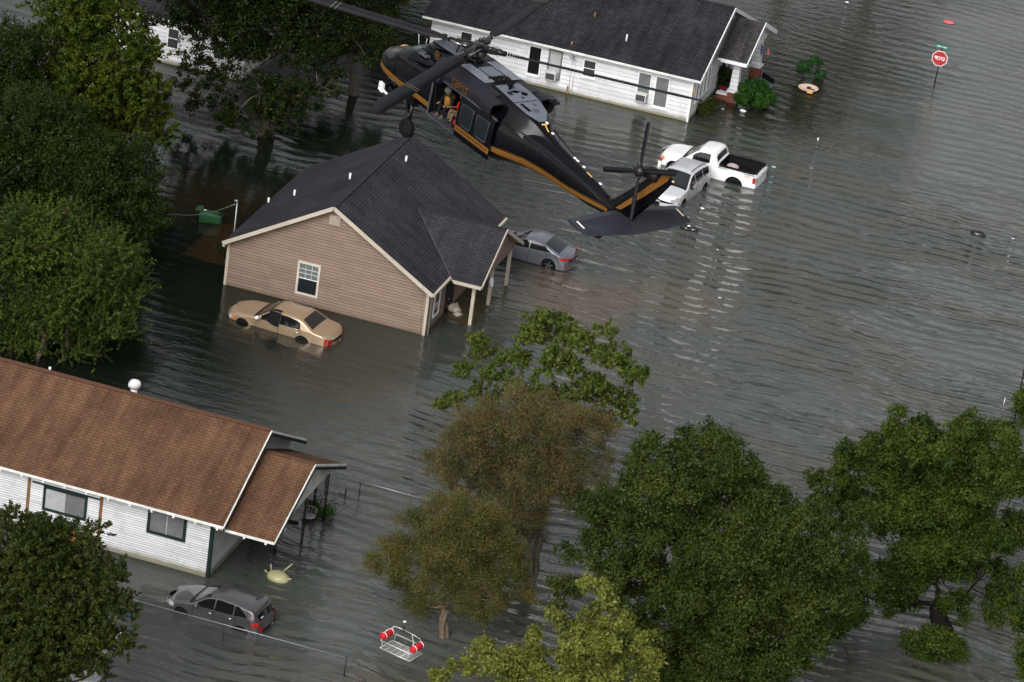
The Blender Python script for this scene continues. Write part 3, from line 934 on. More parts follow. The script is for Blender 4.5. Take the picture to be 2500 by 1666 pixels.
def near_house():
    R = thing('red_roofed_house', 'red brown hipped roof corner with white eave boards under the bushy oak at bottom left', 'house', (-60, 140.2, 0))
    xl, xr, y0, y1 = -72.0, -54.75, 140.3, 143.6
    ez, rz = 2.85, 4.2
    ex, e0, e1 = xr + .5, y0 - .45, y1 + .45
    ry = (e0 + e1) / 2
    hx = ex - (ry - e0)
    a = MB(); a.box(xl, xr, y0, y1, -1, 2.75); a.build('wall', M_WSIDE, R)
    rf = MB()
    poly_roof(rf, [(xl, e0, ez), (ex, e0, ez), (hx, ry, rz), (xl, ry, rz)])
    poly_roof(rf, [(ex, e0, ez), (ex, e1, ez), (hx, ry, rz)])
    poly_roof(rf, [(ex, e1, ez), (xl, e1, ez), (xl, ry, rz), (hx, ry, rz)])
    rf.build('roof', [M_ROOF_RD, M_WHITE], R)
    t = MB()
    t.box(ex, ex + .05, e0 - .05, e1, ez - .2, ez - .02)
    t.build('eave_board', M_WHITE, R)
    t = MB(); t.box(xl, ex, e0 - .05, e0, ez - .2, ez - .02); t.build('eave_board', M_WHITE, R)
    for s in (0, .42):
        p = MB(); p.tube([(-53.95 + s, 139.9, -1), (-53.95 + s, 139.9, 2.5)], .05, 8); p.build('porch_post', M_WHITE, R)
    p = MB(); p.bar((ex + .06, 139.9, 2.62), (-53.4, 139.9, 2.62), .12, .14); p.build('porch_beam', M_WHITE, R)


near_house()

# ------------------------------------------------------------------ vehicles
def car_paint(name, col, metal=0.5, rough=0.32, dust=0.12):
    m, nt, b = new_mat(name)
    geo = N(nt, 'ShaderNodeTexCoord')
    nz = noise(nt, geo.outputs['Object'], 1.6, 5, 0.6)
    c = mixc(nt, maprange(nt, nz, 0.45, 0.7, 0.0, dust), col, (0.12, 0.11, 0.09))
    nt.links.new(c, b.inputs['Base Color'])
    b.inputs['Metallic'].default_value = metal
    b.inputs['Roughness'].default_value = rough
    b.inputs['Coat Weight'].default_value = 0.8
    b.inputs['Coat Roughness'].default_value = 0.05
    return m


M_TYRE = plain('tyre_rubber', (0.0045, 0.0045, 0.005), 0.8, var=0.2)
M_RIM = plain('alloy_rim', (0.22, 0.22, 0.23), 0.35, 0.8, var=0.15)
M_TRIM = plain('black_plastic_trim', (0.006, 0.006, 0.0065), 0.55)
M_SEAM = plain('panel_gap', (0.003, 0.003, 0.003), 0.8)
M_CHROME = plain('chrome', (0.62, 0.62, 0.62), 0.12, 1.0, var=0.03)
M_RED = plain('red_lens', (0.32, 0.008, 0.010), 0.12, coat=0.6, var=0.06)
M_AMBER = plain('amber_lens', (0.75, 0.20, 0.012), 0.15, coat=0.6, var=0.05)
M_LAMP = plain('headlamp_glass', (0.55, 0.56, 0.58), 0.08, 0.4, coat=1.0, var=0.1, vscale=9)
M_PLATE = plain('number_plate', (0.52, 0.54, 0.56), 0.5, var=0.1)
M_CARGLASS = glass_mat('car_side_glass', (0.006, 0.007, 0.008), 0.04)
M_WS = glass_mat('car_windscreen', (0.014, 0.018, 0.019), 0.05)
M_CABIN = plain('dark_cabin_cloth', (0.03, 0.03, 0.03), 0.9)


def lerp_tab(tab, x):
    if x <= tab[0][0]: return tab[0][1]
    for (a, va), (b, vb) in zip(tab, tab[1:]):
        if x <= b:
            t = (x - a) / (b - a) if b > a else 1.0
            return va + (vb - va) * t
    return tab[-1][1]


def smooth_tab(tab, x, r=0.09):
    return sum(lerp_tab(tab, x + d * r) * wgt for d, wgt in ((-1, .12), (-.5, .22), (0, .32), (.5, .22), (1, .12)))


def make_car(name, label, loc, rot, sp, paint, tilt=(0, 0), group=None):
    R = thing(name, label, sp.get('cat', 'car'), loc, rot, group, local=True)
    R.rotation_euler = (tilt[0], tilt[1], rot)
    L, Wd = sp['L'], sp['W']
    top, belt, wx, wr = sp['top'], sp['belt'], sp['wheels'], sp['wr']
    sill = sp.get('sill', .24)
    wc = wr
    ra = wr + sp.get('archgap', .055)
    tum = sp.get('tumble', .42)
    nose_r, tail_r = sp.get('nose', .30), sp.get('tail', .20)
    T = lambda x: smooth_tab(top, x, sp.get('smooth', .10))
    BT = lambda x: min(lerp_tab(belt, x), T(x) - .02)
    x_off = -L / 2

    def bot(x):
        z = sill
        for w_ in wx:
            d = abs(x - w_)
            if d < ra: z = max(z, wc + math.sqrt(max(0, ra * ra - d * d)))
        z = max(z, lerp_tab(sp['under'], x)) if 'under' in sp else z
        return z

    def hw(x, z):
        base = Wd / 2
        if x < .9: base *= 1 - .10 * ((.9 - x) / .9) ** 2.2
        if x > L - .8: base *= 1 - .07 * ((x - L + .8) / .8) ** 2.2
        b = lerp_tab(belt, x)
        if z < b:
            k = (z - sill) / max(.1, b - sill)
            base -= .05 * (1 - k) ** 2 + .045 * max(0, k - .55) ** 1.3
            if any(abs(x - w_) < ra + .10 for w_ in wx):     # flared arches
                dd = min(math.hypot(x - w_, z - wc) for w_ in wx)
                base += .02 * max(0, 1 - abs(dd - ra) / .12)
        else:
            base -= .016 + (z - b) * tum
        return base

    def xw(x, s):
        """round the plan of nose and tail"""
        if x < 1.0: x = x + nose_r * (abs(s) ** 2.6) * ((1.0 - x) / 1.0) ** 2
        if x > L - .8: x = x - tail_r * (abs(s) ** 2.8) * ((x - L + .8) / .8) ** 2
        return x + x_off

    def side(x, z, s, o=0.0):
        y = hw(x, z)
        return (xw(x, y / (Wd / 2)), s * (y + o), z)

    def over(x, s, o=0.0):
        h = hw(x, T(x) - .02)
        z = T(x) - sp.get('crown', .045) * abs(s) ** 3 - .02 * abs(s) ** 10
        dx = .03
        sl = (T(x + dx) - T(x - dx)) / (2 * dx)
        n = math.hypot(1, sl)
        y = s * h
        return (xw(x, y / (Wd / 2)) - o * sl / n, y, z + o / n)

    xs = set(np.linspace(0, L, 74))
    for w_ in wx:
        for a in np.linspace(-ra, ra, 19): xs.add(w_ + a)
        xs.add(w_ - ra - .002); xs.add(w_ + ra + .002)
    if 'bed' in sp:
        b0, b1, bw, bz = sp['bed']
        xs.update((b0, b1))
    xs = sorted(xs)
    rows = []
    S = [1, .97, .9, .75, .5, .25, 0, -.25, -.5, -.75, -.9, -.97, -1]
    for x in xs:
        r = []
        zb, bl, tt = bot(x), BT(x), T(x)
        zb = min(zb, bl - .03)
        zs = [zb + (bl - zb) * k / 7 for k in range(8)]
        te = over(x, 1)[2] - .004
        zs += [bl + (te - bl) * k / 5 for k in range(1, 6)]
        left = [side(x, z, 1) for z in zs]
        mid = [over(x, s) for s in S]
        right = [side(x, z, -1) for z in reversed(zs)]
        rows.append(left + mid + right)
    mb = MB()
    n1 = 13

    def skip(a, b):
        if 'bed' not in sp: return False
        xm = (xs[a] + xs[a + 1]) / 2
        return b0 < xm < b1 and n1 + 1 <= b <= n1 + 10
    mb.grid(rows, 0, skip=skip)
    for rr in (rows[0], rows[-1]):      # nose and tail caps, slightly bowed
        n = len(rr)
        half = n // 2
        for k in range(half - 6):
            a, b2, c, d = rr[k], rr[k + 1], rr[n - 2 - k], rr[n - 1 - k]
            sgn = -1 if rr is rows[0] else 1
            segs = 8
            for q in range(segs):
                t0, t1 = q / segs, (q + 1) / segs
                bow = lambda t: (nose_r if sgn < 0 else tail_r) * 0.95 * (1 - abs(2 * t - 1) ** 2.4)
                def P_(u, v, t):
                    return (u[0] + (v[0] - u[0]) * t + sgn * bow(t), u[1] + (v[1] - u[1]) * t, u[2] + (v[2] - u[2]) * t)
                mb.face([P_(a, d, t0), P_(a, d, t1), P_(b2, c, t1), P_(b2, c, t0)], 0, smooth=True)
    # bow also the cap edge: cover strip along the hood/deck lip
    if 'bed' in sp:
        h = bw
        zr = T((b0 + b1) / 2) - .02
        X0, X1 = b0 + x_off, b1 + x_off
        for q in ([(X0, -h, bz), (X1, -h, bz), (X1, h, bz), (X0, h, bz)], [(X0, -h, bz), (X0, -h, zr), (X1, -h, zr), (X1, -h, bz)], [(X0, h, bz), (X1, h, bz), (X1, h, zr), (X0, h, zr)],
                  [(X0, -h, bz), (X0, h, bz), (X0, h, zr + .1), (X0, -h, zr + .1)], [(X1, -h, bz), (X1, -h, zr), (X1, h, zr), (X1, h, bz)]):
            mb.face(q, 1)
        for s in (-1, 1): mb.box(X0, X1, min(s * h, s * (h + .1)), max(s * h, s * (h + .1)), zr - .05, zr + .035, 1)
        mb.box(X1 - .02, X1 + .07, -h, h, zr - .08, zr + .035, 1)
    body = mb.build('body', [paint, M_TRIM], R, fix=False)

    def side_patch(pname, xa, xb, zlo, zhi, s, mat, o=.007, parent=R, nz_=4, nx=14):
        m_ = MB()
        rws = []
        for x in np.linspace(xa, xb, nx):
            a, b2 = (zlo(x) if callable(zlo) else zlo), (zhi(x) if callable(zhi) else zhi)
            a = min(a, b2)
            rws.append([side(x, a + (b2 - a) * k / nz_, s, o) for k in range(nz_ + 1)])
        m_.grid(rws, 0)
        return m_.build(pname, mat, parent, fix=False)

    def top_patch(pname, xa, xb, sw, mat, o=.008, parent=R):
        m_ = MB()
        m_.grid([[over(x, s, o) for s in np.linspace(-sw(x), sw(x), 9)] for x in np.linspace(xa, xb, 10)], 0)
        return m_.build(pname, mat, parent, fix=False)

    a, b2 = sp['ws']
    top_patch('windscreen_seal', a - .13, b2 + .02, lambda x: .95, M_TRIM, .005)
    top_patch('windscreen', a, b2, lambda x: .91, M_WS, .010)
    if 'rw' in sp:
        a, b2 = sp['rw']
        top_patch('rear_window', a, b2, lambda x: .84 if sp.get('rwfull') is None else sp['rwfull'], sp.get('rwmat', M_WS), .010)
    for s in (-1, 1):
        for (xa, xb) in sp['dlo']:
            up = sp.get('dlotop', .085)
            side_patch('side_window', xa, xb, lambda x: lerp_tab(belt, x) + .03, lambda x: max(lerp_tab(belt, x) + .031, min(T(x) - up, sp.get('dlomax', 9), lerp_tab(sp['dlolim'], x) if 'dlolim' in sp else 9)), s, M_CARGLASS, .006)
        for xd in sp['doors']:
            side_patch('door_gap', xd, xd + .018, lambda x: max(sill + .06, bot(x)), lambda x: lerp_tab(belt, x) - .005, s, M_SEAM, .004, nx=2)
        for xh in sp['handles']:
            m_ = MB(); z = lerp_tab(belt, xh) - .13
            m_.tube([side(xh, z, s, .01), side(xh + .04, z, s, .04), side(xh + .16, z, s, .04), side(xh + .20, z, s, .01)], .017, 6)
            m_.build('door_handle', sp.get('handle_mat', paint), R)
        x, z = sp['mirror']
        m_ = MB(); p = side(x, z, s)
        m_.ball((p[0] + .02, p[1] + s * .13, p[2] + .03), (.075, .11, .075), 10)
        m_.tube([p, (p[0] + .02, p[1] + s * .1, p[2])], .03, 6)
        m_.build('wing_mirror', sp.get('mirror_mat', M_TRIM), R)
        for (nm, xa, xb, za, zb, mt) in sp['lights']:
            side_patch(nm, xa, xb, za, zb, s, mt, .012, nx=6)
    for (nm, cx_, y0_, y1_, z0_, z1_, mt) in sp.get('ends', []):
        # panels on the bowed nose / tail cap
        front = cx_ == 'f'
        for s in ((-1, 1) if y0_ > 0.001 else (1,)):
            m_ = MB(); rws = []
            for y in np.linspace(y0_, y1_, 7):
                rr = []
                for z in np.linspace(z0_, z1_, 4):
                    xe = 0.0 if front else L
                    hh = hw(xe, z)
                    t = .5 + .5 * y / hh
                    bw_ = (nose_r if front else tail_r)
                    xx = xw(xe, hh / (Wd / 2)) + (-1 if front else 1) * (bw_ * .95 * (1 - abs(2 * t - 1) ** 2.4) + .012)
                    rr.append((xx, s * y, z))
                rws.append(rr)
            m_.grid(rws, 0); m_.build(nm, mt, R, fix=False)
    for w_ in wx:
        for s in (-1, 1):
            y = s * (Wd / 2 - .12)
            m_ = MB()
            m_.lathe((w_ + x_off, y, wc), [(wr * .60, -.10), (wr * .93, -.11), (wr, -.07), (wr, .07), (wr * .93, .11), (wr * .60, .10)], 26, 0, (0, s, 0))
            wo_ = m_.build('wheel', M_TYRE, R)
            m_ = MB()
            m_.lathe((w_ + x_off, y, wc), [(wr * .62, .10), (wr * .58, .06), (wr * .2, .05), (.001, .07)], 20, 1, (0, s, 0))
            for k in range(5):
                an = k * 2 * math.pi / 5 + .3
                m_.bar((w_ + x_off, y + s * .09, wc), (w_ + x_off + math.cos(an) * wr * .6, y + s * .09, wc + math.sin(an) * wr * .6), .06, .03, 0, (0, 1, 0))
            m_.build('rim', [sp.get('rim', M_RIM), M_TYRE], wo_)
            m_ = MB()      # dark wheel well
            m_.grid([[(w_ + x_off + math.cos(t) * ra * 1.0, s * yy, wc + math.sin(t) * ra * 1.0) for yy in (Wd / 2 - .06, Wd / 2 - .38)] for t in np.linspace(-.1, math.pi + .1, 16)], 0)
            m_.face([(w_ + x_off + math.cos(t) * ra, s * (Wd / 2 - .38), wc + math.sin(t) * ra) for t in np.linspace(0, 2 * math.pi, 20, endpoint=False)], 0)
            m_.build('wheel_well', M_SEAM, R, fix=False)
            if 'lip' in sp:
                m_ = MB(); pts = [side(w_ + math.cos(t) * (ra + .03), wc + math.sin(t) * (ra + .03), s, .012) for t in np.linspace(.05, math.pi - .05, 14)]
                m_.tube(pts, .028, 6); m_.build('arch_lip', sp['lip'], R)
    for e in sp.get('rails', []):
        for s in (-1, 1):
            m_ = MB(); m_.tube([tuple(np.array(over(x, s * .86)) + np.array([0, 0, .05])) for x in np.linspace(e[0], e[1], 8)], .018, 6)
            m_.build('roof_rail', sp.get('railmat', M_TRIM), R)
    R['_fn'] = 0
    del R['_fn']
    return R, over, side, x_off


PAINT_GOLD = car_paint('light_gold_paint', (0.43, 0.31, 0.20), .5, .28)
PAINT_ROOFGOLD = PAINT_GOLD
PAINT_ROGUE = car_paint('gunmetal_paint', (0.10, 0.092, 0.10), .55, .28)
PAINT_EL = car_paint('blue_grey_paint', (0.14, 0.15, 0.18), .5, .28)
PAINT_SILVER = car_paint('pale_silver_paint', (0.60, 0.60, 0.64), .3, .34)
PAINT_WHITE = car_paint('white_truck_paint', (0.80, 0.80, 0.80), 0.0, .35, .05)


def place(A, Bp, L, W_, sink):
    """centre and heading from two ground points along the near flank (nose A, tail B)"""
    A, Bp = np.array(A, float), np.array(Bp, float)
    d = Bp - A
    ang = math.atan2(d[1], d[0])
    mid = (A + Bp) / 2
    n = np.array([-math.sin(ang), math.cos(ang)])
    c = mid + n * W_ / 2
    return (c[0], c[1], -sink), ang


# gold sedan
sp = dict(L=5.75, W=2.08, wheels=(1.02, 4.28), wr=.355, sill=.22,
          top=[(0, .70), (.08, .84), (.5, .93), (1.55, 1.03), (1.7, 1.06), (2.35, 1.48), (2.65, 1.54), (3.85, 1.53), (4.12, 1.46), (4.72, 1.12), (4.85, 1.09), (5.52, 1.03), (5.68, .93), (5.75, .72)],
          belt=[(0, .62), (.6, .80), (2, .95), (4.7, 1.0), (5.3, .93), (5.75, .66)],
          ws=(1.68, 2.38), rw=(4.10, 4.68), dlo=((1.98, 2.92), (2.98, 4.12)), dlolim=[(2.0, 1.6), (3.8, 1.38), (4.05, 1.30), (4.12, 1.02)], dlotop=.10, doors=(1.75, 2.94, 4.15), handles=(2.70, 3.85), handle_mat=M_CHROME,
          mirror=(1.88, 1.0), mirror_mat=plain('gold_mirror_shell', (0.42, 0.28, 0.165), .4),
          lights=[('headlight', .02, .26, .56, .74, M_LAMP), ('indicator', .28, .46, .56, .70, M_AMBER), ('tail_light', 5.58, 5.75, .52, .86, M_RED)],
          ends=[('grille', 'f', 0, .42, .50, .72, M_CHROME), ('headlight', 'f', .52, .86, .55, .74, M_LAMP), ('tail_light', 'b', .66, .86, .52, .84, M_RED), ('number_plate', 'b', 0, .18, .52, .66, M_PLATE), ('bumper_trim', 'b', 0.002, .84, .36, .42, M_CHROME)],
          cat='car', rim=M_TYRE, tumble=.46, nose=.34, tail=.30)
loc, ang = place((-64.25, 180.50), (-58.55, 180.04), 5.75, 2.08, .52)
gold, g_over, g_side, g_off = make_car('gold_sedan', 'metallic gold sedan with black cloth over its front window, afloat beside the tan house', loc, ang, sp, PAINT_GOLD)
for s in (-1, 1):
    m_ = MB(); m_.tube([g_side(x, lerp_tab(sp['belt'], x) + .015, s, .01) for x in np.linspace(1.95, 4.15, 8)], .012, 5); m_.build('window_trim', M_CHROME, gold)
# the cloth hung over the near front door glass
cl = MB()
rows = []
rr = random.Random(3)
for x in np.linspace(2.35, 2.98, 10):
    r_ = []
    for z in np.linspace(1.50, .86 + .3 * abs(x - 2.85), 8):
        zz = min(z, 1.50)
        p = g_side(x, zz, -1, .035 + rr.uniform(0, .035))
        r_.append((p[0] + rr.uniform(-.02, .02), p[1] - (.04 if zz < 1.1 else 0), p[2]))
    rows.append(r_)
cl.grid(rows)
rows = [[(lambda p: (p[0], p[1], p[2] + .035 + rr.uniform(0, .02)))(g_over(x, s)) for s in (-.99, -.9, -.82)] for x in np.linspace(2.45, 2.95, 8)]
cl.grid(rows)
cob = cl.build('black_cloth', plain('black_cloth', (0.005, 0.005, 0.006), .9, var=.3), None, fix=False)
cob.matrix_world = Matrix.Translation(loc) @ Matrix.Rotation(ang, 4, 'Z')
sdm = cob.modifiers.new('thick', 'SOLIDIFY'); sdm.thickness = .012
tag(cob, 'black cloth draped over the front window of the gold sedan', 'cloth')
wr_ = MB(); p = Vector((g_side(1.88, 1.0, -1)[0] - .06, g_side(1.88, 1.0, -1)[1] - .12, 1.04))
wr_.ball(tuple(p), (.13, .13, .10), 10, jit=.15, rng=rr)
wo2 = wr_.build('white_bag', plain('white_plastic_bag', (.7, .7, .72), .5), None)
wo2.matrix_world = cob.matrix_world
tag(wo2, 'white plastic bag tied on the wing mirror of the gold sedan', 'bag')

# dark grey crossover in front of the brown roofed house
sp = dict(L=4.62, W=1.95, wheels=(.88, 3.72), wr=.385, sill=.27, smooth=.13,
          top=[(0, .62), (.08, .80), (.3, .98), (1.15, 1.16), (1.35, 1.20), (2.0, 1.62), (2.5, 1.72), (3.4, 1.70), (4.15, 1.62), (4.27, 1.52), (4.50, 1.10), (4.60, .95), (4.62, .60)],
          belt=[(0, .60), (.5, .88), (1.4, 1.07), (3.4, 1.16), (4.0, 1.24), (4.3, 1.2), (4.62, .62)],
          ws=(1.33, 2.08), rw=(4.24, 4.46), rwfull=.80, rwmat=M_CARGLASS, dlo=((1.62, 2.38), (2.43, 3.28), (3.33, 3.92)), dlolim=[(3.3, 1.7), (3.92, 1.32)], dlotop=.12, doors=(1.42, 2.40, 3.42), handles=(2.15, 3.08), handle_mat=M_CHROME,
          mirror=(1.62, 1.12), mirror_mat=PAINT_ROGUE,
          lights=[('headlight', .04, .42, .72, .90, M_LAMP), ('tail_light', 4.24, 4.56, .90, 1.10, M_RED)],
          ends=[('headlight', 'f', .56, .84, .70, .86, M_LAMP), ('grille', 'f', 0, .46, .55, .72, M_TRIM), ('tail_light', 'b', .62, .80, .66, .92, M_RED), ('number_plate', 'b', 0, .20, .72, .86, M_PLATE), ('lower_bumper', 'b', 0, .8, .30, .46, M_TRIM)],
          cat='car', rim=M_TYRE, tumble=.44, nose=.36, tail=.22, crown=.06)
loc, ang = place((-55.43, 151.72), (-50.78, 151.37), 4.62, 1.95, .52)
rogue, r_over, r_side, r_off = make_car('grey_crossover', 'dark grey crossover car in deep water behind the chain link fence', loc, ang, sp, PAINT_ROGUE)
m_ = MB()
m_.grid([[tuple(np.array(r_over(x, s)) + np.array([0, 0, dz])) for s in np.linspace(-.9, .9, 9)] for x, dz in ((4.02, .03), (4.2, .045), (4.34, .085), (4.36, .06), (4.2, .01), (4.05, -.01))])
m_.build('rear_spoiler', PAINT_ROGUE, rogue, fix=False)
m_ = MB(); q = r_over(3.85, 0.2); m_.tube([(q[0], q[1], q[2]), (q[0] + .16, q[1], q[2] + .12)], .012, 5); m_.box(q[0] - .04, q[0] + .04, q[1] - .02, q[1] + .02, q[2] - .01, q[2] + .03); m_.build('roof_antenna', M_TRIM, rogue)
m_ = MB()
for dy in (-.06, .07):
    q = r_over(4.43, -.55 + dy); m_.ball((q[0] + .02, q[1], q[2] + .02), (.03, .045, .035), 8)
m_.build('window_sticker', M_PLATE, rogue)

# blue grey sedan beside the tan house porch
sp = dict(L=4.85, W=1.93, wheels=(.95, 3.82), wr=.35, sill=.24, smooth=.14,
          top=[(0, .60), (.1, .74), (.5, .90), (1.3, 1.03), (1.45, 1.06), (2.2, 1.44), (2.65, 1.50), (3.1, 1.48), (3.5, 1.38), (4.30, 1.08), (4.5, 1.06), (4.76, 1.04), (4.84, .92), (4.85, .60)],
          belt=[(0, .58), (.5, .80), (1.4, .93), (3.9, 1.04), (4.4, 1.0), (4.85, .66)],
          ws=(1.42, 2.3), rw=(3.42, 4.26), dlo=((1.8, 2.62), (2.67, 3.85)), dlotop=.10, dlolim=[(3.1, 1.5), (3.9, 1.05)], doors=(1.5, 2.64, 3.6), handles=(2.4, 3.4), handle_mat=PAINT_EL,
          mirror=(1.8, 1.0), mirror_mat=PAINT_EL,
          lights=[('headlight', .05, .5, .62, .78, M_LAMP), ('tail_light', 4.42, 4.80, .78, .92, M_RED)],
          ends=[('tail_light', 'b', .42, .82, .78, .90, M_RED), ('number_plate', 'b', 0, .2, .62, .76, M_PLATE), ('reflector', 'b', .5, .8, .40, .46, M_RED)],
          cat='car', tumble=.48, nose=.34, tail=.26, crown=.06)
loc = None
ang = math.radians(-2.5)
dx = np.array([math.cos(ang), math.sin(ang)]); nn = np.array([-dx[1], dx[0]])
cc = np.array([-52.32, 195.42]) - dx * (3.82 - 4.85 / 2) + nn * 1.93 / 2
elan, _, _, _ = make_car('grey_sedan', 'blue grey sedan nosed in behind the porch of the tan house', (cc[0], cc[1], -.17), ang, sp, PAINT_EL)

# silver crossover facing the camera
sp = dict(L=4.85, W=1.95, wheels=(.92, 3.85), wr=.37, sill=.27, smooth=.13,
          top=[(0, .66), (.08, .85), (.35, 1.03), (1.25, 1.17), (1.4, 1.20), (2.1, 1.68), (2.5, 1.78), (3.5, 1.78), (4.35, 1.70), (4.5, 1.6), (4.74, 1.10), (4.82, .95), (4.85, .60)],
          belt=[(0, .62), (.5, .92), (1.4, 1.08), (3.6, 1.16), (4.4, 1.2), (4.85, .66)],
          ws=(1.38, 2.2), rw=(4.48, 4.7), rwfull=.8, dlo=((1.7, 2.5), (2.55, 3.45), (3.5, 4.25)), dlotop=.13, doors=(1.5, 2.52, 3.5), handles=(2.25, 3.2),
          mirror=(1.62, 1.14), mirror_mat=M_TRIM, rails=[(2.4, 4.3)], railmat=M_TRIM,
          lights=[('headlight', .03, .42, .78, .94, M_LAMP), ('indicator', .42, .52, .80, .93, M_AMBER), ('tail_light', 4.5, 4.8, .9, 1.2, M_RED)],
          ends=[('headlight', 'f', .58, .86, .74, .90, M_LAMP), ('grille', 'f', 0, .52, .74, .82, M_TRIM), ('lower_grille', 'f', 0, .62, .42, .62, M_TRIM), ('number_plate', 'f', 0, .2, .64, .72, M_PLATE)],
          cat='car', tumble=.40, nose=.34, tail=.2, crown=.06)
A, Bv = np.array([-48.72, 207.9]), np.array([-48.33, 210.9])
d = (Bv - A) / np.linalg.norm(Bv - A)
n2 = np.array([-d[1], d[0]])
c2 = A + d * (4.85 / 2 - .92) + n2 * 1.95 / 2
silver, s_over, s_side, s_off = make_car('silver_crossover', 'silver crossover facing the camera, half behind the helicopter tail', (c2[0], c2[1], -.45), math.atan2(d[1], d[0]), sp, PAINT_SILVER)

# white pickup
sp = dict(L=5.75, W=2.14, wheels=(1.0, 4.52), wr=.42, sill=.42, smooth=.07, archgap=.09,
          top=[(0, .80), (.06, 1.02), (.3, 1.17), (1.4, 1.27), (1.55, 1.30), (2.1, 1.78), (2.35, 1.92), (2.9, 1.95), (3.16, 1.90), (3.28, 1.80), (3.40, 1.34), (3.46, 1.33), (5.7, 1.33), (5.74, 1.2), (5.75, .9)],
          belt=[(0, .78), (.3, 1.06), (1.5, 1.20), (3.2, 1.28), (5.75, 1.27)],
          ws=(1.52, 2.22), rw=(3.275, 3.375), rwfull=.82, rwmat=M_CARGLASS, dlo=((1.98, 2.98),), dlotop=.15, dlolim=[(1.9, 1.9), (2.98, 1.78)], doors=(1.62, 3.08), handles=(2.75,), handle_mat=M_TRIM,
          mirror=(1.98, 1.26), mirror_mat=M_CHROME, lip=PAINT_WHITE,
          lights=[('headlight', .0, .16, .82, 1.08, M_LAMP), ('indicator', .17, .30, .84, 1.04, M_AMBER), ('tail_light', 5.56, 5.74, .78, 1.12, M_RED)],
          ends=[('grille', 'f', 0, .55, .72, 1.02, M_CHROME), ('headlight', 'f', .60, .9, .76, 1.02, M_LAMP), ('tailgate_handle', 'b', 0, .1, 1.02, 1.12, M_TRIM), ('tail_light', 'b', .82, .90, .78, 1.1, M_RED)],
          bed=(3.50, 5.60, .84, .78), cat='pickup truck', rim=M_TYRE, tumble=.30, nose=.26, tail=.05, crown=.05)
loc, ang = place((-51.62, 212.55), (-45.95, 212.24), 5.75, 2.14, .50)
truck, t_over, t_side, t_off = make_car('white_pickup', 'white single cab pickup truck with a black lined cargo bed', loc, ang, sp, PAINT_WHITE)
TRM = Matrix.Translation(loc) @ Matrix.Rotation(ang, 4, 'Z')
for (ch, xo, mt) in (('X', 5.13, M_RED), ('T', 5.28, M_TRIM), ('S', 5.43, M_TRIM)):
    pass
tc_ = bpy.data.curves.new('decal', 'FONT'); tc_.body = 'STX'; tc_.size = .19; tc_.extrude = .003; tc_.align_x = 'CENTER'
to_ = bpy.data.objects.new('decal_tmp', tc_); COL.objects.link(to_)
bpy.context.view_layer.update()
me_ = bpy.data.meshes.new_from_object(to_.evaluated_get(bpy.context.evaluated_depsgraph_get()))
bpy.data.objects.remove(to_, do_unlink=True)
ym = t_side(5.2, 1.1, -1)[1]
for v in me_.vertices:      # mirrored, as the photograph is
    v.co = Vector((-v.co.x + 5.22 + t_off, ym - .012 - v.co.z, v.co.y + 1.02))
me_.materials.append(M_RED)
de = bpy.data.objects.new('decal', me_); COL.objects.link(de); de.parent = truck
# pack lying in the bed
pk = MB(); rr = random.Random(5)
pk.ball((3.98 + t_off, .18, .97), (.36, .24, .17), 14, 0)
pk.box(3.72 + t_off, 4.24 + t_off, .02, .34, .78, .94, 1)
pko = pk.build('cargo_bundle', [plain('pale_pink_grey_cover', (.36, .30, .28), .7), M_TRIM], None)
pko.matrix_world = TRM
tag(pko, 'pale rounded bundle lying in the black bed of the white pickup', 'bundle')

# ------------------------------------------------------------------ helicopter (authored about its rotor hub: +x nose, +y the side facing us, +z up)
M_HBLACK = plain('gloss_black_airframe_paint', (0.0018, 0.0018, 0.0030), .12, spec=.28, var=.15)
M_HGREY = plain('dark_grey_airframe_paint', (0.014, 0.014, 0.020), .45, var=.15, vscale=4)
M_HPANEL = plain('grey_walkway_panel', (0.075, 0.080, 0.10), .5, var=.15, vscale=9)
M_HPANEL2 = plain('pale_grey_deck_panel', (0.125, 0.140, 0.17), .5, var=.16, vscale=11)
M_HROOF = plain('grey_canopy_roof_panel', (0.06, 0.063, 0.08), .3, var=.12)
M_HGOLD = plain('gold_stripe_paint', (0.15, 0.067, 0.013), .45, var=.1)
M_HGLASS = glass_mat('canopy_glass', (0.006, 0.007, 0.009), .03, trans=.45)
M_HGLASS2 = glass_mat('cabin_door_glass', (0.008, 0.010, 0.013), .05)
M_FRAME = plain('window_rubber_frame', (0.055, 0.06, 0.07), .4)
M_BLADE = plain('rotor_blade_paint', (0.0085, 0.0085, 0.0115), .6, var=.1)
M_HUBM = plain('greasy_hub_metal', (0.022, 0.020, 0.019), .35, .6, var=.5, vscale=14)
M_HLET = plain('black_lettering', (0.03, 0.012, 0.004), .5)
M_STEEL = plain('bare_steel', (0.35, 0.34, 0.33), .3, .9, var=.3, vscale=14)
M_CABFLOOR = plain('cabin_floor', (0.045, 0.048, 0.058), .6, var=.2)
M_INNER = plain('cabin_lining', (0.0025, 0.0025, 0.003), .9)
M_LAMPW = plain('white_marker_lens', (0.8, 0.8, 0.8), .15)
M_YEL = plain('yellow_marking', (0.65, 0.42, 0.10), .5)


def rodr(w_):
    t = np.linalg.norm(w_); k = w_ / t
    K = np.array([[0, -k[2], k[1]], [k[2], 0, -k[0]], [-k[1], k[0], 0]])
    return np.eye(3) + math.sin(t) * K + (1 - math.cos(t)) * K @ K


HR = rodr(np.array([1.00834809e-01, 2.97750482e-02, 2.52298850e+00]))
HP = np.array([-38.50, 130.67, 36.49])
HMAT = Matrix([[*HR[0], HP[0]], [*HR[1], HP[1]], [*HR[2], HP[2]], [0, 0, 0, 1]])


def hworld(p):
    return HR @ np.array(p, float) + HP


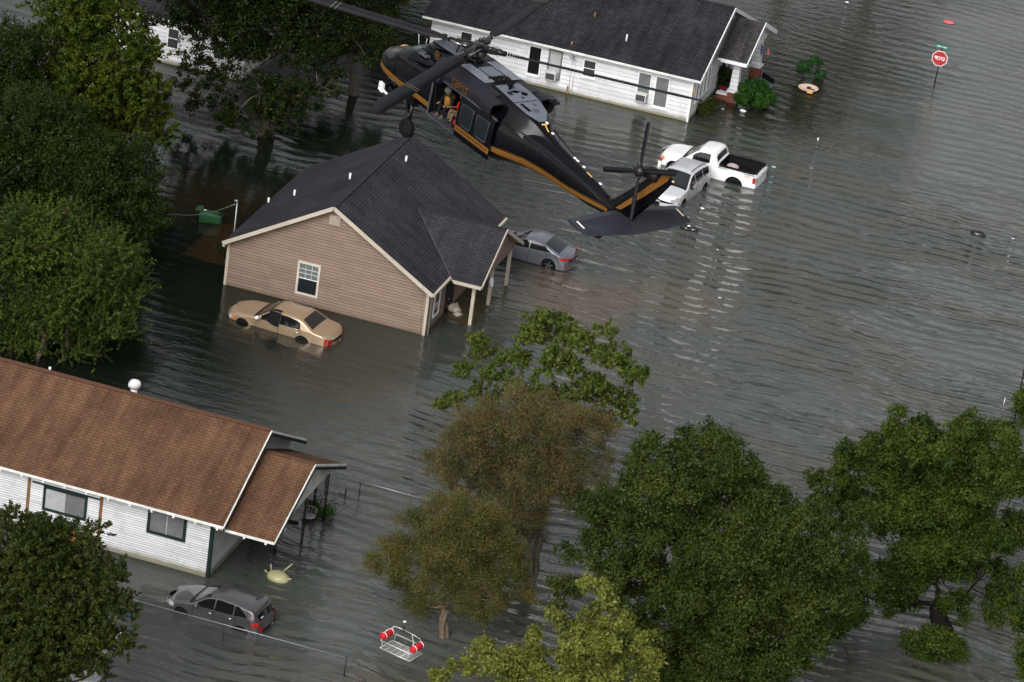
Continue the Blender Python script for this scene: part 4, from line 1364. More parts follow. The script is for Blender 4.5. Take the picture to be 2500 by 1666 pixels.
# x, half width, z bottom, z widest, z top, exponent
SEC = [(4.44, .12, -2.42, -2.30, -2.18, 2.2), (4.40, .30, -2.58, -2.30, -2.04, 2.3), (4.25, .56, -2.70, -2.28, -1.90, 2.4), (3.95, .80, -2.78, -2.28, -1.76, 2.6), (3.50, .96, -2.80, -2.25, -1.62, 2.8),
       (3.30, 1.00, -2.80, -2.22, -1.56, 2.9), (2.75, 1.08, -2.80, -2.10, -1.14, 3.0), (2.30, 1.13, -2.80, -2.00, -1.04, 3.2), (1.20, 1.17, -2.80, -1.95, -1.00, 3.8), (.46, 1.18, -2.80, -1.95, -1.00, 4.2),
       (-1.15, 1.18, -2.80, -1.95, -1.00, 4.2), (-2.60, 1.18, -2.80, -1.95, -1.00, 4.0), (-3.10, 1.12, -2.74, -1.90, -1.02, 3.4), (-3.60, .96, -2.60, -1.85, -1.06, 3.0), (-4.30, .74, -2.46, -1.82, -1.12, 2.8),
       (-5.20, .54, -2.38, -1.84, -1.22, 2.6), (-6.30, .40, -2.36, -1.90, -1.37, 2.5), (-7.40, .29, -2.34, -1.95, -1.52, 2.4), (-8.10, .22, -2.26, -1.96, -1.66, 2.4), (-8.55, .17, -2.10, -1.92, -1.74, 2.4)]


def sec_at(x):
    X = [-s[0] for s in SEC]
    i = max(0, min(len(SEC) - 2, int(np.searchsorted(X, -x)) - 1))
    a, b = SEC[i], SEC[i + 1]
    t = (x - a[0]) / (b[0] - a[0])
    t = max(0.0, min(1.0, t))
    return [a[k] + (b[k] - a[k]) * t for k in range(1, 6)]


def sec_pts(x, n=40, sec=None):
    hw_, zb, zc, zt, e = sec or sec_at(x)
    out = []
    for k in range(n):
        t = 2 * math.pi * k / n
        c, s = math.cos(t), math.sin(t)
        y = hw_ * math.copysign(abs(c) ** (2 / e), c)
        z = zc + (zt - zc if s > 0 else zc - zb) * math.copysign(abs(s) ** (2 / e), s)
        out.append((x, y, z))
    return out


def h_side(x, z, o=0.0, s=1):
    hw_, zb, zc, zt, e = sec_at(x)
    r = (z - zc) / ((zt - zc) if z > zc else (zb - zc))
    r = min(.999, abs(r))
    return (x, s * (hw_ * (1 - r ** e) ** (1 / e) + o), z)


def h_top(x, y, o=0.0):
    hw_, zb, zc, zt, e = sec_at(x)
    r = min(.999, abs(y) / hw_)
    return (x, y, zc + (zt - zc) * (1 - r ** e) ** (1 / e) + o)


def poly_in(mb, fn, pts, mat=0, n=5):
    """bilinear patch of 4 (u,v) corners mapped by fn"""
    a, b, c, d = (np.array(p, float) for p in pts)
    rows = []
    for i in range(n + 1):
        u = i / n
        p, q = a + (b - a) * u, d + (c - d) * u
        rows.append([fn(*(p + (q - p) * j / n)) for j in range(n + 1)])
    mb.grid(rows, mat)


def helicopter():
    R = thing('helicopter', 'black and gold helicopter hovering with its side door open above the flooded street', 'helicopter', local=True)
    R.matrix_world = HMAT
    # ---- fuselage with the open cabin doorway
    xs = sorted(set([s[0] for s in SEC] + list(np.linspace(4.4, -8.5, 66)) + [.46, -1.15]), reverse=True)
    rows = [sec_pts(x) for x in xs]
    mb = MB()

    def skip(a, b):
        xm = (xs[a] + xs[a + 1]) / 2
        p = rows[a][b]; q = rows[a][(b + 1) % 40]
        zm = (p[2] + q[2]) / 2
        return -1.15 < xm < .46 and (p[1] + q[1]) > 1.6 and -2.66 < zm < -1.12
    mb.grid(rows, 0, close_u=True, skip=skip)
    mb.face(rows[0], 0); mb.face(list(reversed(rows[-1])), 0)
    body = sub_b = mb.build('fuselage', M_HBLACK, R)
    # cabin inside
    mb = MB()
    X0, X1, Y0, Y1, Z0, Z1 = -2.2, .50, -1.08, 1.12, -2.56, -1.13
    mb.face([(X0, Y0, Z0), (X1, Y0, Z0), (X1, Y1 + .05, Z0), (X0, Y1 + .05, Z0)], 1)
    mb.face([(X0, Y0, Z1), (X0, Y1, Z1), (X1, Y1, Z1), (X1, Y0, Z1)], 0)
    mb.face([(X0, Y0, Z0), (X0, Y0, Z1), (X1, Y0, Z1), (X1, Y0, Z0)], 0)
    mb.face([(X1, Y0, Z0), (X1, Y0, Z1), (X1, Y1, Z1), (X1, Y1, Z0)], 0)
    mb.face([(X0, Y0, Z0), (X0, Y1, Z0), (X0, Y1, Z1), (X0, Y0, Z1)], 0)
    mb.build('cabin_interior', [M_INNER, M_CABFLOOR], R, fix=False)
    mb = MB()
    for p, q in (((.48, 1.16, -2.6), (-1.15, 1.16, -2.6)), ((.48, 1.16, -1.13), (-3.2, 1.16, -1.13))):
        mb.bar(p, q, .05, .05)
    mb.bar((.48, 1.17, -2.6), (.48, 1.17, -1.15), .05, .06)
    mb.build('door_rail', M_FRAME, R)
    # slid back door
    def D(x, z, o=.055):
        zz = max(-2.62, min(-1.17, z))
        yb = 1.17 * (1 - (abs((zz + 1.95) / .95)) ** 4.2 * .35) ** (1 / 4.2) if abs(zz + 1.95) < .95 else 1.1
        return (x, yb + o, z)
    xa, xb = -1.17, -3.17
    mb = MB()
    rows_o = [[D(x, z, .075) for z in np.linspace(-2.60, -1.16, 12)] for x in np.linspace(xa, xb, 8)]
    rows_i = [[D(x, z, .035) for z in np.linspace(-2.60, -1.16, 12)] for x in np.linspace(xa, xb, 8)]
    mb.grid(rows_o); mb.grid(rows_i)
    for a, b in zip(rows_o, rows_i):
        pass
    mb.grid([rows_o[0], rows_i[0]]); mb.grid([rows_o[-1], rows_i[-1]])
    mb.grid([[r[0] for r in rows_o], [r[0] for r in rows_i]]); mb.grid([[r[-1] for r in rows_o], [r[-1] for r in rows_i]])
    door = mb.build('sliding_door', M_HBLACK, R, fix=False)
    for (x0, x1) in ((-1.36, -2.02), (-2.24, -2.92)):
        f = MB(); poly_in(f, lambda x, z: D(x, z, .083), [(x0, -1.34), (x1, -1.34), (x1 + .02, -2.08), (x0 - .0, -2.08)])
        f.build('door_window', M_HGLASS2, door, fix=False)
        f = MB(); c = [(x0 - .05, -1.34), (x1, -1.35), (x1, -2.02), (x1 + .07, -2.09), (x0 - .06, -2.09), (x0, -2.03), (x0, -1.40)]
        f.tube([D(x, z, .09) for x, z in c + [c[0]]], .020, 6); f.build('window_frame', M_FRAME, door)
    f = MB(); poly_in(f, lambda x, z: D(x, z, .080), [(xa - .01, -2.185), (xb + .01, -2.185), (xb + .01, -2.40), (xa - .01, -2.40)])
    st = f.build('door_stripe', M_HGOLD, door, fix=False)
    # ---- stripes along the fuselage
    def stripe(tab, name, s=1):
        f = MB(); rws = []
        xs_ = []
        for (xa_, za, zb_), (xb_, zc_, zd) in zip(tab, tab[1:]):
            for t in np.linspace(0, 1, 9)[(1 if xs_ else 0):]:
                xs_.append((xa_ + (xb_ - xa_) * t, za + (zc_ - za) * t, zb_ + (zd - zb_) * t))
        for x, zt, zb in xs_:
            rws.append([h_side(x, zb + (zt - zb) * k / 4, .006, s) for k in range(5)])
        f.grid(rws); return f.build(name, M_HGOLD, R, fix=False)
    for s in (1, -1):
        stripe([(4.36, -2.22, -2.42), (3.9, -2.24, -2.45), (3.3, -2.24, -2.45), (1.6, -2.19, -2.39), (.47, -2.19, -2.39)], 'gold_stripe', s)
        if s < 0: stripe([(.47, -2.19, -2.39), (-3.0, -2.17, -2.37)], 'gold_stripe', s)
        stripe([(-3.0, -2.11, -2.31), (-3.6, -2.08, -2.28), (-4.4, -2.02, -2.22), (-5.2, -2.03, -2.22), (-6.4, -2.08, -2.26), (-8.4, -1.93, -2.05)], 'gold_stripe', s)
        f = MB()
        for dz in (.03, -.03):
            tab = [(-3.0, -2.11, -2.31), (-4.4, -2.02, -2.22), (-5.2, -2.03, -2.22), (-6.4, -2.08, -2.26), (-8.3, -1.93, -2.06)]
            f.tube([h_side(x, (zt if dz > 0 else zb) + dz, .004, s) for x, zt, zb in tab], .006, 4)
        f.build('stripe_pinline', M_HGOLD, R)
    f = MB(); poly_in(f, lambda x, z: h_side(x, z, .006), [(4.32, -1.98), (3.9, -1.86), (3.9, -1.80), (4.34, -1.93)])
    f.tube([(4.40, -.28, -2.02), (4.36, -.45, -2.02), (4.2, -.62, -2.02)], .04, 6)
    f.build('nose_marking', M_HGOLD, R, fix=False)
    f = MB(); f.ball((4.30, -.40, -2.02), (.17, .22, .10), 10); f.build('nose_fairing_cap', plain('orange_fairing', (.55, .27, .12), .4), R)
    # ---- canopy glass
    for s in (1, -1):
        f = MB(); poly_in(f, lambda x, y: h_top(x, y, .008), [(3.42, s * .06), (2.78, s * .06), (2.76, s * .80), (3.38, s * .78)], n=6); f.build('windscreen', M_HGLASS, R, fix=False)
        f = MB(); poly_in(f, lambda x, z: h_side(x, z, .008, s), [(2.62, -1.42), (1.70, -1.34), (1.66, -2.02), (2.74, -2.10)], n=6); f.build('cockpit_window', M_HGLASS, R, fix=False)
        f = MB(); poly_in(f, lambda x, z: h_side(x, z, .008, s), [(3.30, -1.80), (2.78, -1.46), (2.84, -2.12), (3.42, -2.16)], n=6); f.build('quarter_window', M_HGLASS, R, fix=False)
        f = MB(); poly_in(f, lambda x, z: h_side(x, z, .006, s), [(1.22, -1.36), (.62, -1.34), (.62, -2.02), (1.22, -2.06)], n=5); f.build('gunner_window', M_HGLASS, R, fix=False)
        f = MB(); poly_in(f, lambda x, y: h_top(x, y, .006), [(2.55, s * .32), (1.95, s * .34), (1.95, s * .78), (2.55, s * .74)]); f.build('roof_window', plain('green_tinted_roof_glass', (.012, .025, .025), .08), R, fix=False)
        f = MB()
        f.tube([h_side(2.68, -1.40, .012, s), h_side(2.80, -2.14, .012, s), h_side(2.6, -2.17, .012, s), h_side(1.62, -2.06, .012, s), h_side(1.64, -1.30, .012, s), h_side(2.68, -1.40, .012, s)], .022, 6)
        f.build('cockpit_door_frame', M_HGREY, R)
    f = MB(); poly_in(f, lambda x, y: h_top(x, y, .012), [(3.42, .04), (2.74, .04), (2.74, -.04), (3.42, -.04)]); f.build('windscreen_post', M_HBLACK, R, fix=False)
    for s in (1, -1):
        f = MB(); f.tube([h_top(3.36, s * .12, .03), h_top(3.1, s * .30, .03), h_top(2.85, s * .42, .03)], .014, 5); f.build('windscreen_wiper', M_HGREY, R)
    f = MB(); poly_in(f, lambda x, y: h_top(x, y, .008), [(2.62, -.26), (2.0, -.26), (2.0, .26), (2.62, .26)]); poly_in(f, lambda x, y: h_top(x, y, .008), [(2.72, -.95), (2.1, -.98), (2.1, -.32), (2.68, -.32)])
    f.build('canopy_roof_panel', M_HROOF, R, fix=False)
    f = MB(); f.obox(h_top(1.78, .66, .02), (.22, 0, 0), (0, .17, 0), (0, 0, .02)); f.obox(h_top(2.24, .28, .035), (.2, 0, 0), (0, .16, 0), (0, 0, .02)); f.build('access_hatch', M_HPANEL, R)
    f = MB(); f.obox(h_top(1.78, .68, .05), (.04, 0, 0), (0, .05, 0), (0, 0, .015)); f.build('hatch_latch', M_HBLACK, R)
    # ---- doghouse and engine deck
    def loft(tab, name, mat, n=28, e=4.0, caps=True):
        f = MB(); rws = []
        for (x, hw_, zt, y0) in tab:
            r_ = []
            for k in range(n + 1):
                t = math.pi * k / n
                c, s_ = math.cos(t), math.sin(t)
                r_.append((x, y0 + hw_ * math.copysign(abs(c) ** (2 / e), c), -1.25 + (zt + 1.25) * abs(s_) ** (2 / e)))
            rws.append(r_)
        f.grid(rws)
        if caps: f.face(rws[0]); f.face(rws[-1])
        return f.build(name, mat, R, fix=False)
    loft([(2.20, .30, -1.00, 0), (2.12, .48, -.78, 0), (1.9, .58, -.60, 0), (1.5, .64, -.50, 0), (.9, .66, -.46, 0), (.42, .64, -.46, 0), (.36, .60, -.50, 0)], 'rotor_fairing', M_HBLACK, e=4.5)
    f = MB()
    tb = [(2.02, .34, -.64), (1.9, .42, -.575), (1.5, .52, -.478), (.9, .54, -.438), (.42, .50, -.436)]
    f.grid([[(x, y, z - .035 * abs(y / w_) ** 3) for y in np.linspace(-w_, w_, 9) for w_ in (w0,)] for x, w0, z in tb]) if False else f.grid([[(x, y, z - .03 * abs(y / w0) ** 3) for y in np.linspace(-w0, w0, 9)] for x, w0, z in tb])
    f.build('fairing_top_panel', M_HPANEL, R, fix=False)
    deck = [(.40, .95, -.56, 0), (.30, 1.00, -.52, 0), (0, 1.04, -.495, 0), (-.4, 1.08, -.49, 0), (-1.0, 1.10, -.49, 0), (-1.75, 1.10, -.50, 0), (-2.1, 1.08, -.53, 0), (-2.5, 1.0, -.56, 0)]
    f = MB(); rws = []
    for (x, hw_, zt, _) in deck:      # broad deck with sloping shoulders
        rws.append([(x, s * y, z) for s, y, z in ((1, 1.15, -1.20), (1, 1.15, -.98), (1, 1.14, -.82), (1, 1.05, -.70), (1, .84, zt - .01), (1, .80, zt), (1, 0, zt + .005), (-1, .80, zt), (-1, .84, zt - .01), (-1, 1.05, -.70), (-1, 1.14, -.82), (-1, 1.15, -.98), (-1, 1.15, -1.20))])
    f.grid(rws); f.face(rws[0]); f.face(rws[-1])
    f.build('engine_deck', M_HGREY, R, fix=False)
    for s in (1, -1):
        f = MB()      # intake lip and engine nacelle bulge
        f.lathe((.62, s * .84, -.84), [(.16, .06), (.245, .05), (.27, 0), (.27, -.3), (.25, -.5)], 20, 0, (1, 0, 0)); f.ball((.60, s * .84, -.84), (.22, .13, .13), 12, 1)
        f.build('engine_intake', [M_HGREY, M_HUBM], R)
        f = MB(); rws = []
        for x, r_, yy, zz in ((-1.5, .24, .86, -.90), (-2.0, .30, .90, -.88), (-2.5, .32, .95, -.90), (-2.95, .31, 1.02, -.93)):
            rws.append([(x, s * (yy + r_ * 1.1 * math.copysign(abs(math.cos(t)) ** .6, math.cos(t))), zz + r_ * .9 * math.copysign(abs(math.sin(t)) ** .6, math.sin(t))) for t in np.linspace(0, 2 * math.pi, 24, endpoint=False)])
        f.grid(rws, close_u=True); f.build('engine_nacelle', M_HGREY, R, fix=False)
        f = MB(); rws2 = [[(p[0] - .02, s * 1.04 + (p[1] - s * 1.04) * .86, -.93 + (p[2] + .93) * .84) for p in rws[-1]], [(p[0] + .4, s * 1.0 + (p[1] - s * 1.04) * .75, -.93 + (p[2] + .93) * .72) for p in rws[-1]]]
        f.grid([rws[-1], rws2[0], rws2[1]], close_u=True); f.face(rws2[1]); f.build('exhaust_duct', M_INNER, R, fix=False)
        # grille slats
        f = MB()
        for k in range(7):
            y = s * (.385 + k * .062)
            f.bar((-.30, y, -.462), (-1.66, y, -.462), .020, .02)
        f.bar((-.28, s * .36, -.464), (-.28, s * .78, -.464), .03, .02); f.bar((-1.68, s * .36, -.464), (-1.68, s * .78, -.464), .03, .02)
        f.build('exhaust_grille', plain('pale_grille_slats', (.22, .235, .27), .4), R)
        f = MB(); f.face([(-.3, s * .36, -.474), (-1.66, s * .36, -.474), (-1.66, s * .78, -.474), (-.3, s * .78, -.474)]); f.build('grille_backing', M_INNER, R, fix=False)
        for x in (-.55, -1.5, -2.2):
            f = MB(); f.bar((x, s * .82, -.55), (x - .03, s * 1.13, -.84), .025, .012); f.build('cowling_seam', M_INNER, R)
    # open bay round the mast
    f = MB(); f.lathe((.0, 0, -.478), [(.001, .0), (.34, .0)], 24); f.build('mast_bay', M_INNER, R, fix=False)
    f = MB(); f.box(-1.32, -.62, -.30, .34, -.475, -.44); pa = f.build('deck_panel', M_HPANEL2, R)
    f = MB()
    for k in range(5):
        for s in (-1, 1): f.box(-1.25 + k * .14, -1.2 + k * .14, s * .31 + .0, s * .31 + .05, -.44, -.425)
    f.build('panel_latch', M_INNER, R)
    f = MB(); rr = random.Random(2)
    f.box(-1.80, -1.36, -.42, .44, -.49, -.462, 1)
    for k in range(16):
        x, y = rr.uniform(-1.75, -1.4), rr.uniform(-.38, .4)
        if rr.random() < .5: f.tube([(x, y, -.45), (x + rr.uniform(-.12, .12), y + rr.uniform(-.2, .2), -.42)], .018, 5)
        else: f.box(x - .04, x + .04, y - .04, y + .04, -.46, -.40)
    f.build('gearbox_pipes', [M_HUBM, M_INNER], R)
    # aft fairing
    aft = [(-1.82, .66, -.50), (-2.4, .64, -.52), (-3.1, .60, -.60), (-3.7, .48, -.70), (-4.2, .34, -.86), (-4.55, .22, -1.06), (-5.1, .16, -1.19), (-6.3, .13, -1.34), (-7.4, .10, -1.49), (-8.1, .08, -1.63)]
    f = MB(); rws = []
    for x, w_, z in aft:
        hb = sec_at(x)
        rws.append([(x, s * y, zz) for s, y, zz in ((1, min(w_ + .36, hb[0] * .96), max(z - .62, hb[2] + .02) if False else z - .55), (1, w_ + .10, z - .22), (1, w_ + .01, z - .04), (1, w_ - .03, z), (1, 0, z + .005), (-1, w_ - .03, z), (-1, w_ + .01, z - .04), (-1, w_ + .10, z - .22), (-1, min(w_ + .36, hb[0] * .96), z - .55))])
    f.grid(rws, smooth=True); f.face(rws[0]); f.build('aft_fairing', M_HBLACK, R, fix=False)
    zt = lambda x: lerp_tab([(-x_, z) for x_, w_, z in aft], -x) + .008
    def flat(name, pts, mat, o=0.0, n=3):
        f = MB(); poly_in(f, lambda x, y: (x, y, zt(x) + o), pts, n=n); return f.build(name, mat, R, fix=False)
    flat('deck_panel', [(-1.92, .50), (-1.92, -.50), (-3.05, -.55), (-3.05, .52)], M_HPANEL2)
    flat('deck_panel', [(-3.09, .52), (-3.09, -.55), (-3.72, -.42), (-3.72, .44)], M_HPANEL2)
    flat('deck_panel', [(-3.72, .44), (-3.72, -.42), (-4.12, -.14), (-4.12, .16)], M_HPANEL2)
    for (x, y, r_, mt) in ((-2.62, -.24, .125, M_INNER), (-3.3, -.20, .085, M_HPANEL), (-3.62, -.05, .12, M_HPANEL)):
        f = MB(); f.face([(x + r_ * math.cos(t), y + r_ * math.sin(t), zt(x + r_ * math.cos(t)) + .006) for t in np.linspace(0, 2 * math.pi, 20, endpoint=False)])
        f.build('round_port', mt, R, fix=False)
    flat('dark_vent', [(-3.16, .34), (-3.16, .22), (-3.62, .12), (-3.62, .28)], M_INNER, .006)
    flat('dark_vent', [(-2.42, .38), (-2.42, .22), (-2.62, .2), (-2.62, .36)], M_HGREY, .006)
    flat('dark_vent', [(-2.78, .02), (-2.78, -.08), (-2.88, -.08), (-2.88, .02)], M_HGREY, .006)
    f = MB(); x, y = -2.25, .12
    f.tube([(x, y, -.5), (x, y, -.3)], .05, 8); f.box(x - .1, x + .1, y - .07, y + .07, -.40, -.36); f.box(x - .07, x + .09, y - .1, y + .1, -.33, -.29); f.tube([(x + .05, y, -.3), (x + .3, y + .1, -.33)], .015, 5)
    f.build('satellite_antenna', M_INNER, R)
    for (a, b) in (((-4.22, .13), (-4.22, -.13)),): flat('yellow_marking', [(a[0], a[1]), (b[0], b[1]), (b[0] - .05, b[1]), (a[0] - .05, a[1])], M_YEL, .004)
    flat('yellow_marking', [(-4.25, .025), (-4.25, -.03), (-4.52, -.03), (-4.52, .025)], M_YEL, .004)
    flat('yellow_marking', [(-6.82, .03), (-6.82, -.03), (-7.12, -.03), (-7.12, .03)], M_YEL, .012)
    for x in (-4.22, -4.62, -6.02, -6.18, -6.55, -7.52):
        f = MB(); f.ball((x, -.10 if x > -5 else -.06, zt(x) + .03), (.085, .045, .035), 10); f.build('marker_light', M_LAMPW, R)
    f = MB(); f.tube([(-5.0, -.1, -1.2), (-5.02, -.1, -.98), (-5.2, -.14, -.9)], .012, 5); f.build('blade_antenna', M_HGREY, R)
    for s in (1, -1):      # panel joints and rivet lines
        for x in (-3.35, -4.9, -5.9, -7.0, -7.9):
            f = MB(); f.tube([h_side(x, z, .002, s) for z in np.linspace(sec_at(x)[1] + .12, sec_at(x)[3] - .05, 9)], .006, 4); f.build('panel_joint', M_HGREY, R)
        for z in (-1.45, -2.55):
            f = MB(); f.tube([h_side(x, z, .002, s) for x in np.linspace(-3.3, -4.6, 6)], .005, 4); f.build('panel_joint', M_HGREY, R)
    for x in (-.7, -1.25, -1.95):
        f = MB(); f.bar((x, 1.155, -.99), (x, 1.145, -1.19), .008, .008); f.build('panel_joint', M_FRAME, R)
    # ridge above the tail boom side (shaft cover edge) 
    f = MB()
    for s in (1, -1): f.tube([h_side(x, sec_at(x)[3] - .16, .012, s) for x in (-3.5, -4.3, -5.2, -6.3, -7.4, -8.1)], .03, 6)
    f.build('shaft_cover_edge', M_HGREY, R)
    # steps of the far exhaust
    f = MB(); f.obox((-2.75, -1.22, -.72), (.30, 0, -.03), (0, .12, 0), (0, 0, .06)); f.obox((-3.0, -1.3, -.76), (.16, 0, -.02), (0, .1, 0), (0, 0, .05)); f.build('exhaust_baffle', M_HGREY, R)
    # ---- pylon, stabilator, tail rotor
    f = MB()
    def foil(p_le, p_te, th, up=(0, 1, 0)):
        a, b = np.array(p_le, float), np.array(p_te, float)
        u = np.array(up, float); out = []
        for t, h in ((0, 0), (.08, .55), (.25, 1), (.5, .85), (.8, .4), (1, .06), (.8, -.4), (.5, -.85), (.25, -1), (.08, -.55)):
            out.append(tuple(a + (b - a) * t + u * h * th / 2))
        return out
    rws = [foil((-8.05, 0, -1.95), (-9.40, 0, -2.10), .34), foil((-8.32, 0, -1.62), (-9.62, 0, -1.66), .30), foil((-9.2, 0, -.75), (-10.25, 0, -.85), .26), foil((-10.10, 0, .22), (-10.92, 0, .16), .22), foil((-10.30, 0, .42), (-10.98, 0, .34), .12)]
    f.grid(rws, close_u=True); f.face(rws[0]); f.face(rws[-1])
    f.build('tail_pylon', M_HBLACK, R, fix=False)
    for s in (1, -1):
        f = MB(); f.grid([[(-8.72, s * .150, -1.74), (-8.98, s * .150, -1.68)], [(-9.55, s * .135, -.84), (-9.86, s * .120, -.80)], [(-10.42, s * .110, .18), (-10.76, s * .075, .20)], [(-10.52, s * .07, .40), (-10.82, s * .04, .38)]], smooth=False)
        f.build('pylon_stripe', M_HGOLD, R, fix=False)
    f = MB(); f.ball((-10.95, 0, .28), (.05, .05, .04), 8); f.build('tail_light', plain('warm_tail_lens', (.8, .6, .25), .2), R)
    f = MB(); f.tube([(-10.14, 0, .38), (-10.14, 0, .62)], [.07, .05], 10, 0); f.ball((-10.14, 0, .70), (.06, .06, .07), 10, 1); f.ball((-10.14, 0, .60), (.08, .08, .04), 10, 0)
    f.build('beacon', [M_LAMPW, M_RED], R)
    f = MB()      # stabilator, ribbed skin
    st_ = [(2.24, -8.90, -9.98), (1.0, -8.72, -10.16), (.30, -8.70, -10.24), (-.30, -8.78, -10.20), (-1.0, -8.70, -10.16), (-2.22, -8.88, -9.92)]
    rws = []
    for y, xa_, xb_ in st_:
        rws.append([(xa_, y, -1.86), (xa_ - .06, y, -1.81), (xa_ - .3, y, -1.80), (xa_ - .32, y, -1.80), (xb_, y, -1.93), (xa_ - .3, y, -1.95), (xa_ - .06, y, -1.90)])
    f.grid(rws, close_u=True, smooth=False); f.face(rws[0]); f.face(rws[-1])
    stb = f.build('stabilator', plain('stabilator_skin', (0.026, 0.028, 0.037), .4, var=.15), R, fix=False)
    f = MB()
    for k in range(38):
        y = -2.1 + k * .113
        xa_, xb_ = lerp_tab([(-q[0], q[1]) for q in st_], -y), lerp_tab([(-q[0], q[2]) for q in st_], -y)
        f.bar((xa_ - .34, y, -1.795), (xb_ + .02, y, -1.922), .018, .014)
    f.build('stabilator_ribs', M_HGREY, stb)
    for y in (2.08, -2.06):
        f = MB(); f.bar((-9.2, y, -1.782), (-9.62, y, -1.84), .055, .012); f.build('tip_marking', plain('pale_tip_marking', (.62, .52, .36), .5) if y < 0 else M_LAMPW, stb)
    f = MB(); f.bar((-8.2, 0, -2.25), (-8.05, 0, -2.95), .11, .09); f.tube([(-8.6, 0, -2.0), (-8.05, 0, -2.9)], .04, 8)
    f.build('tail_gear_strut', M_HBLACK, R)
    f = MB(); f.lathe((-8.0, 0, -3.02), [(.05, -.08), (.17, -.09), (.20, -.04), (.20, .04), (.17, .09), (.05, .08)], 20, 0, (0, 1, 0)); f.build('tail_wheel', M_TYRE, R)
    # tail rotor on our side of the pylon
    HB = np.array((-9.75, .42, .12))
    T_ax = np.array((0, math.cos(math.radians(20)), math.sin(math.radians(20))))
    T_a = np.array((1.0, 0, 0)); T_b = np.cross(T_ax, T_a)
    f = MB(); f.tube([HB - T_ax * .42, HB + T_ax * .05], .14, 12); f.lathe(tuple(HB), [(.001, .16), (.14, .14), (.2, .05), (.2, -.05)], 14, 0, tuple(T_ax))
    for k in range(16):
        an = k * math.pi / 8
        f.tube([HB + (T_a * math.cos(an) + T_b * math.sin(an)) * .12, HB + (T_a * math.cos(an) + T_b * math.sin(an)) * .27 + T_ax * .08 * (-1) ** k], .022, 5)
    f.ball((-10.05, .12, .12), (.34, .22, .26), 12)
    f.build('tail_rotor_hub', M_HUBM, R)
    for k in range(4):
        an = math.radians(24 + 90 * k)
        d = T_a * math.cos(an) + T_b * math.sin(an); e_ = np.cross(T_ax, d)
        f = MB(); rws = []
        for r_, c_ in ((.22, .06), (.4, .15), (.6, .18), (1.55, .18), (1.62, .13)):
            o = HB + d * r_
            rws.append([tuple(o + e_ * c_ * u + T_ax * v) for u, v in ((-.5, 0), (-.2, .018), (.5, .0), (-.2, -.018))])
        f.grid(rws, close_u=True); f.face(rws[-1]); f.build('tail_rotor_blade', M_BLADE, R, fix=False)
    # ---- main gear
    for s in (1, -1):
        f = MB(); y = 1.42 * s
        f.tube([(1.5, 1.05 * s, -2.35), (1.10, 1.35 * s, -3.3)], .07, 8); f.tube([(1.9, 1.0 * s, -2.72), (1.10, 1.3 * s, -3.35)], .085, 8); f.obox((1.45, 1.12 * s, -2.55), (.22, 0, 0), (0, .1, 0), (0, 0, .16))
        f.build('landing_gear_strut', M_HBLACK, R)
        f = MB(); f.lathe((1.08, y, -3.40), [(.12, -.10), (.29, -.12), (.335, -.07), (.335, .07), (.29, .12), (.12, .10)], 26, 0, (0, s, 0)); wh = f.build('main_wheel', M_TYRE, R)
        f = MB(); f.lathe((1.08, y, -3.40), [(.17, .085), (.13, .06), (.04, .07), (.001, .09)], 16, 0, (0, s, 0)); f.build('wheel_hub', M_HGREY, wh)
    # nose sensor arm with white box
    f = MB(); f.ball((3.45, .35, -2.98), (.22, .2, .2), 12); f.obox((3.2, .72, -2.95), (.18, 0, 0), (0, .12, 0), (0, 0, .09)); f.tube([(3.2, .4, -2.75), (3.2, .7, -2.95)], .05, 6)
    f.build('sensor_turret', M_HBLACK, R)
    f = MB(); f.obox((3.42, .98, -2.98), (.11, 0, .02), (0, .05, 0), (0, 0, .15)); f.bar((3.3, .98, -3.05), (2.95, .98, -3.10), .05, .06); f.bar((2.88, .98, -3.12), (2.66, .98, -3.14), .04, .05)
    sb = f.build('white_sensor_box', M_LAMPW, R)
    f = MB()
    for dx_ in (-.035, .035): f.ball((3.42 + dx_, 1.033, -2.96), (.022, .012, .028), 8)
    f.build('sensor_eye', M_INNER, sb)
    # hoist
    f = MB(); f.tube([(.55, 1.30, -1.12), (-.05, 1.30, -1.12)], .12, 12); f.obox((.2, 1.2, -1.1), (.12, 0, 0), (0, .14, 0), (0, 0, .1)); f.build('rescue_hoist', M_HGREY, R)
    # ---- mast, hub, blades
    f = MB(); f.tube([(0, 0, -.75), (0, 0, -.08)], .11, 14)
    f.lathe((0, 0, -.38), [(.12, -.05), (.30, -.05), (.32, .0), (.30, .05), (.12, .05)], 20)
    f.lathe((0, 0, -.62), [(.3, -.1), (.24, .05), (.14, .2)], 16)
    for k in range(4):
        an = math.radians(30 + 90 * k + 38)
        c_, s_ = math.cos(an), math.sin(an)
        f.tube([(c_ * .30, s_ * .30, -.38), (c_ * .36, s_ * .36, -.02)], .022, 6)
    for (x, y) in ((.3, .2), (-.3, .2), (0, -.36)): f.tube([(x, y, -.5), (x * .8, y * .8, -.36)], .03, 6)
    f.build('rotor_mast', M_HUBM, R)
    tilt = math.radians(5.0)
    ax_t = np.array((math.cos(math.radians(30)), math.sin(math.radians(30)), 0))
    Nv = np.array((0, 0, 1.0)) * math.cos(tilt) + ax_t * math.sin(tilt)
    f = MB(); rr = random.Random(9)
    f.lathe((0, 0, 0), [(.001, -.11), (.30, -.10), (.34, 0), (.26, .07), (.001, .10)], 24, 0, tuple(Nv))
    f.lathe(tuple(Nv * .12), [(.001, .02), (.20, .02), (.24, -.01), (.17, -.05)], 20, 0, tuple(Nv))
    dirs = []
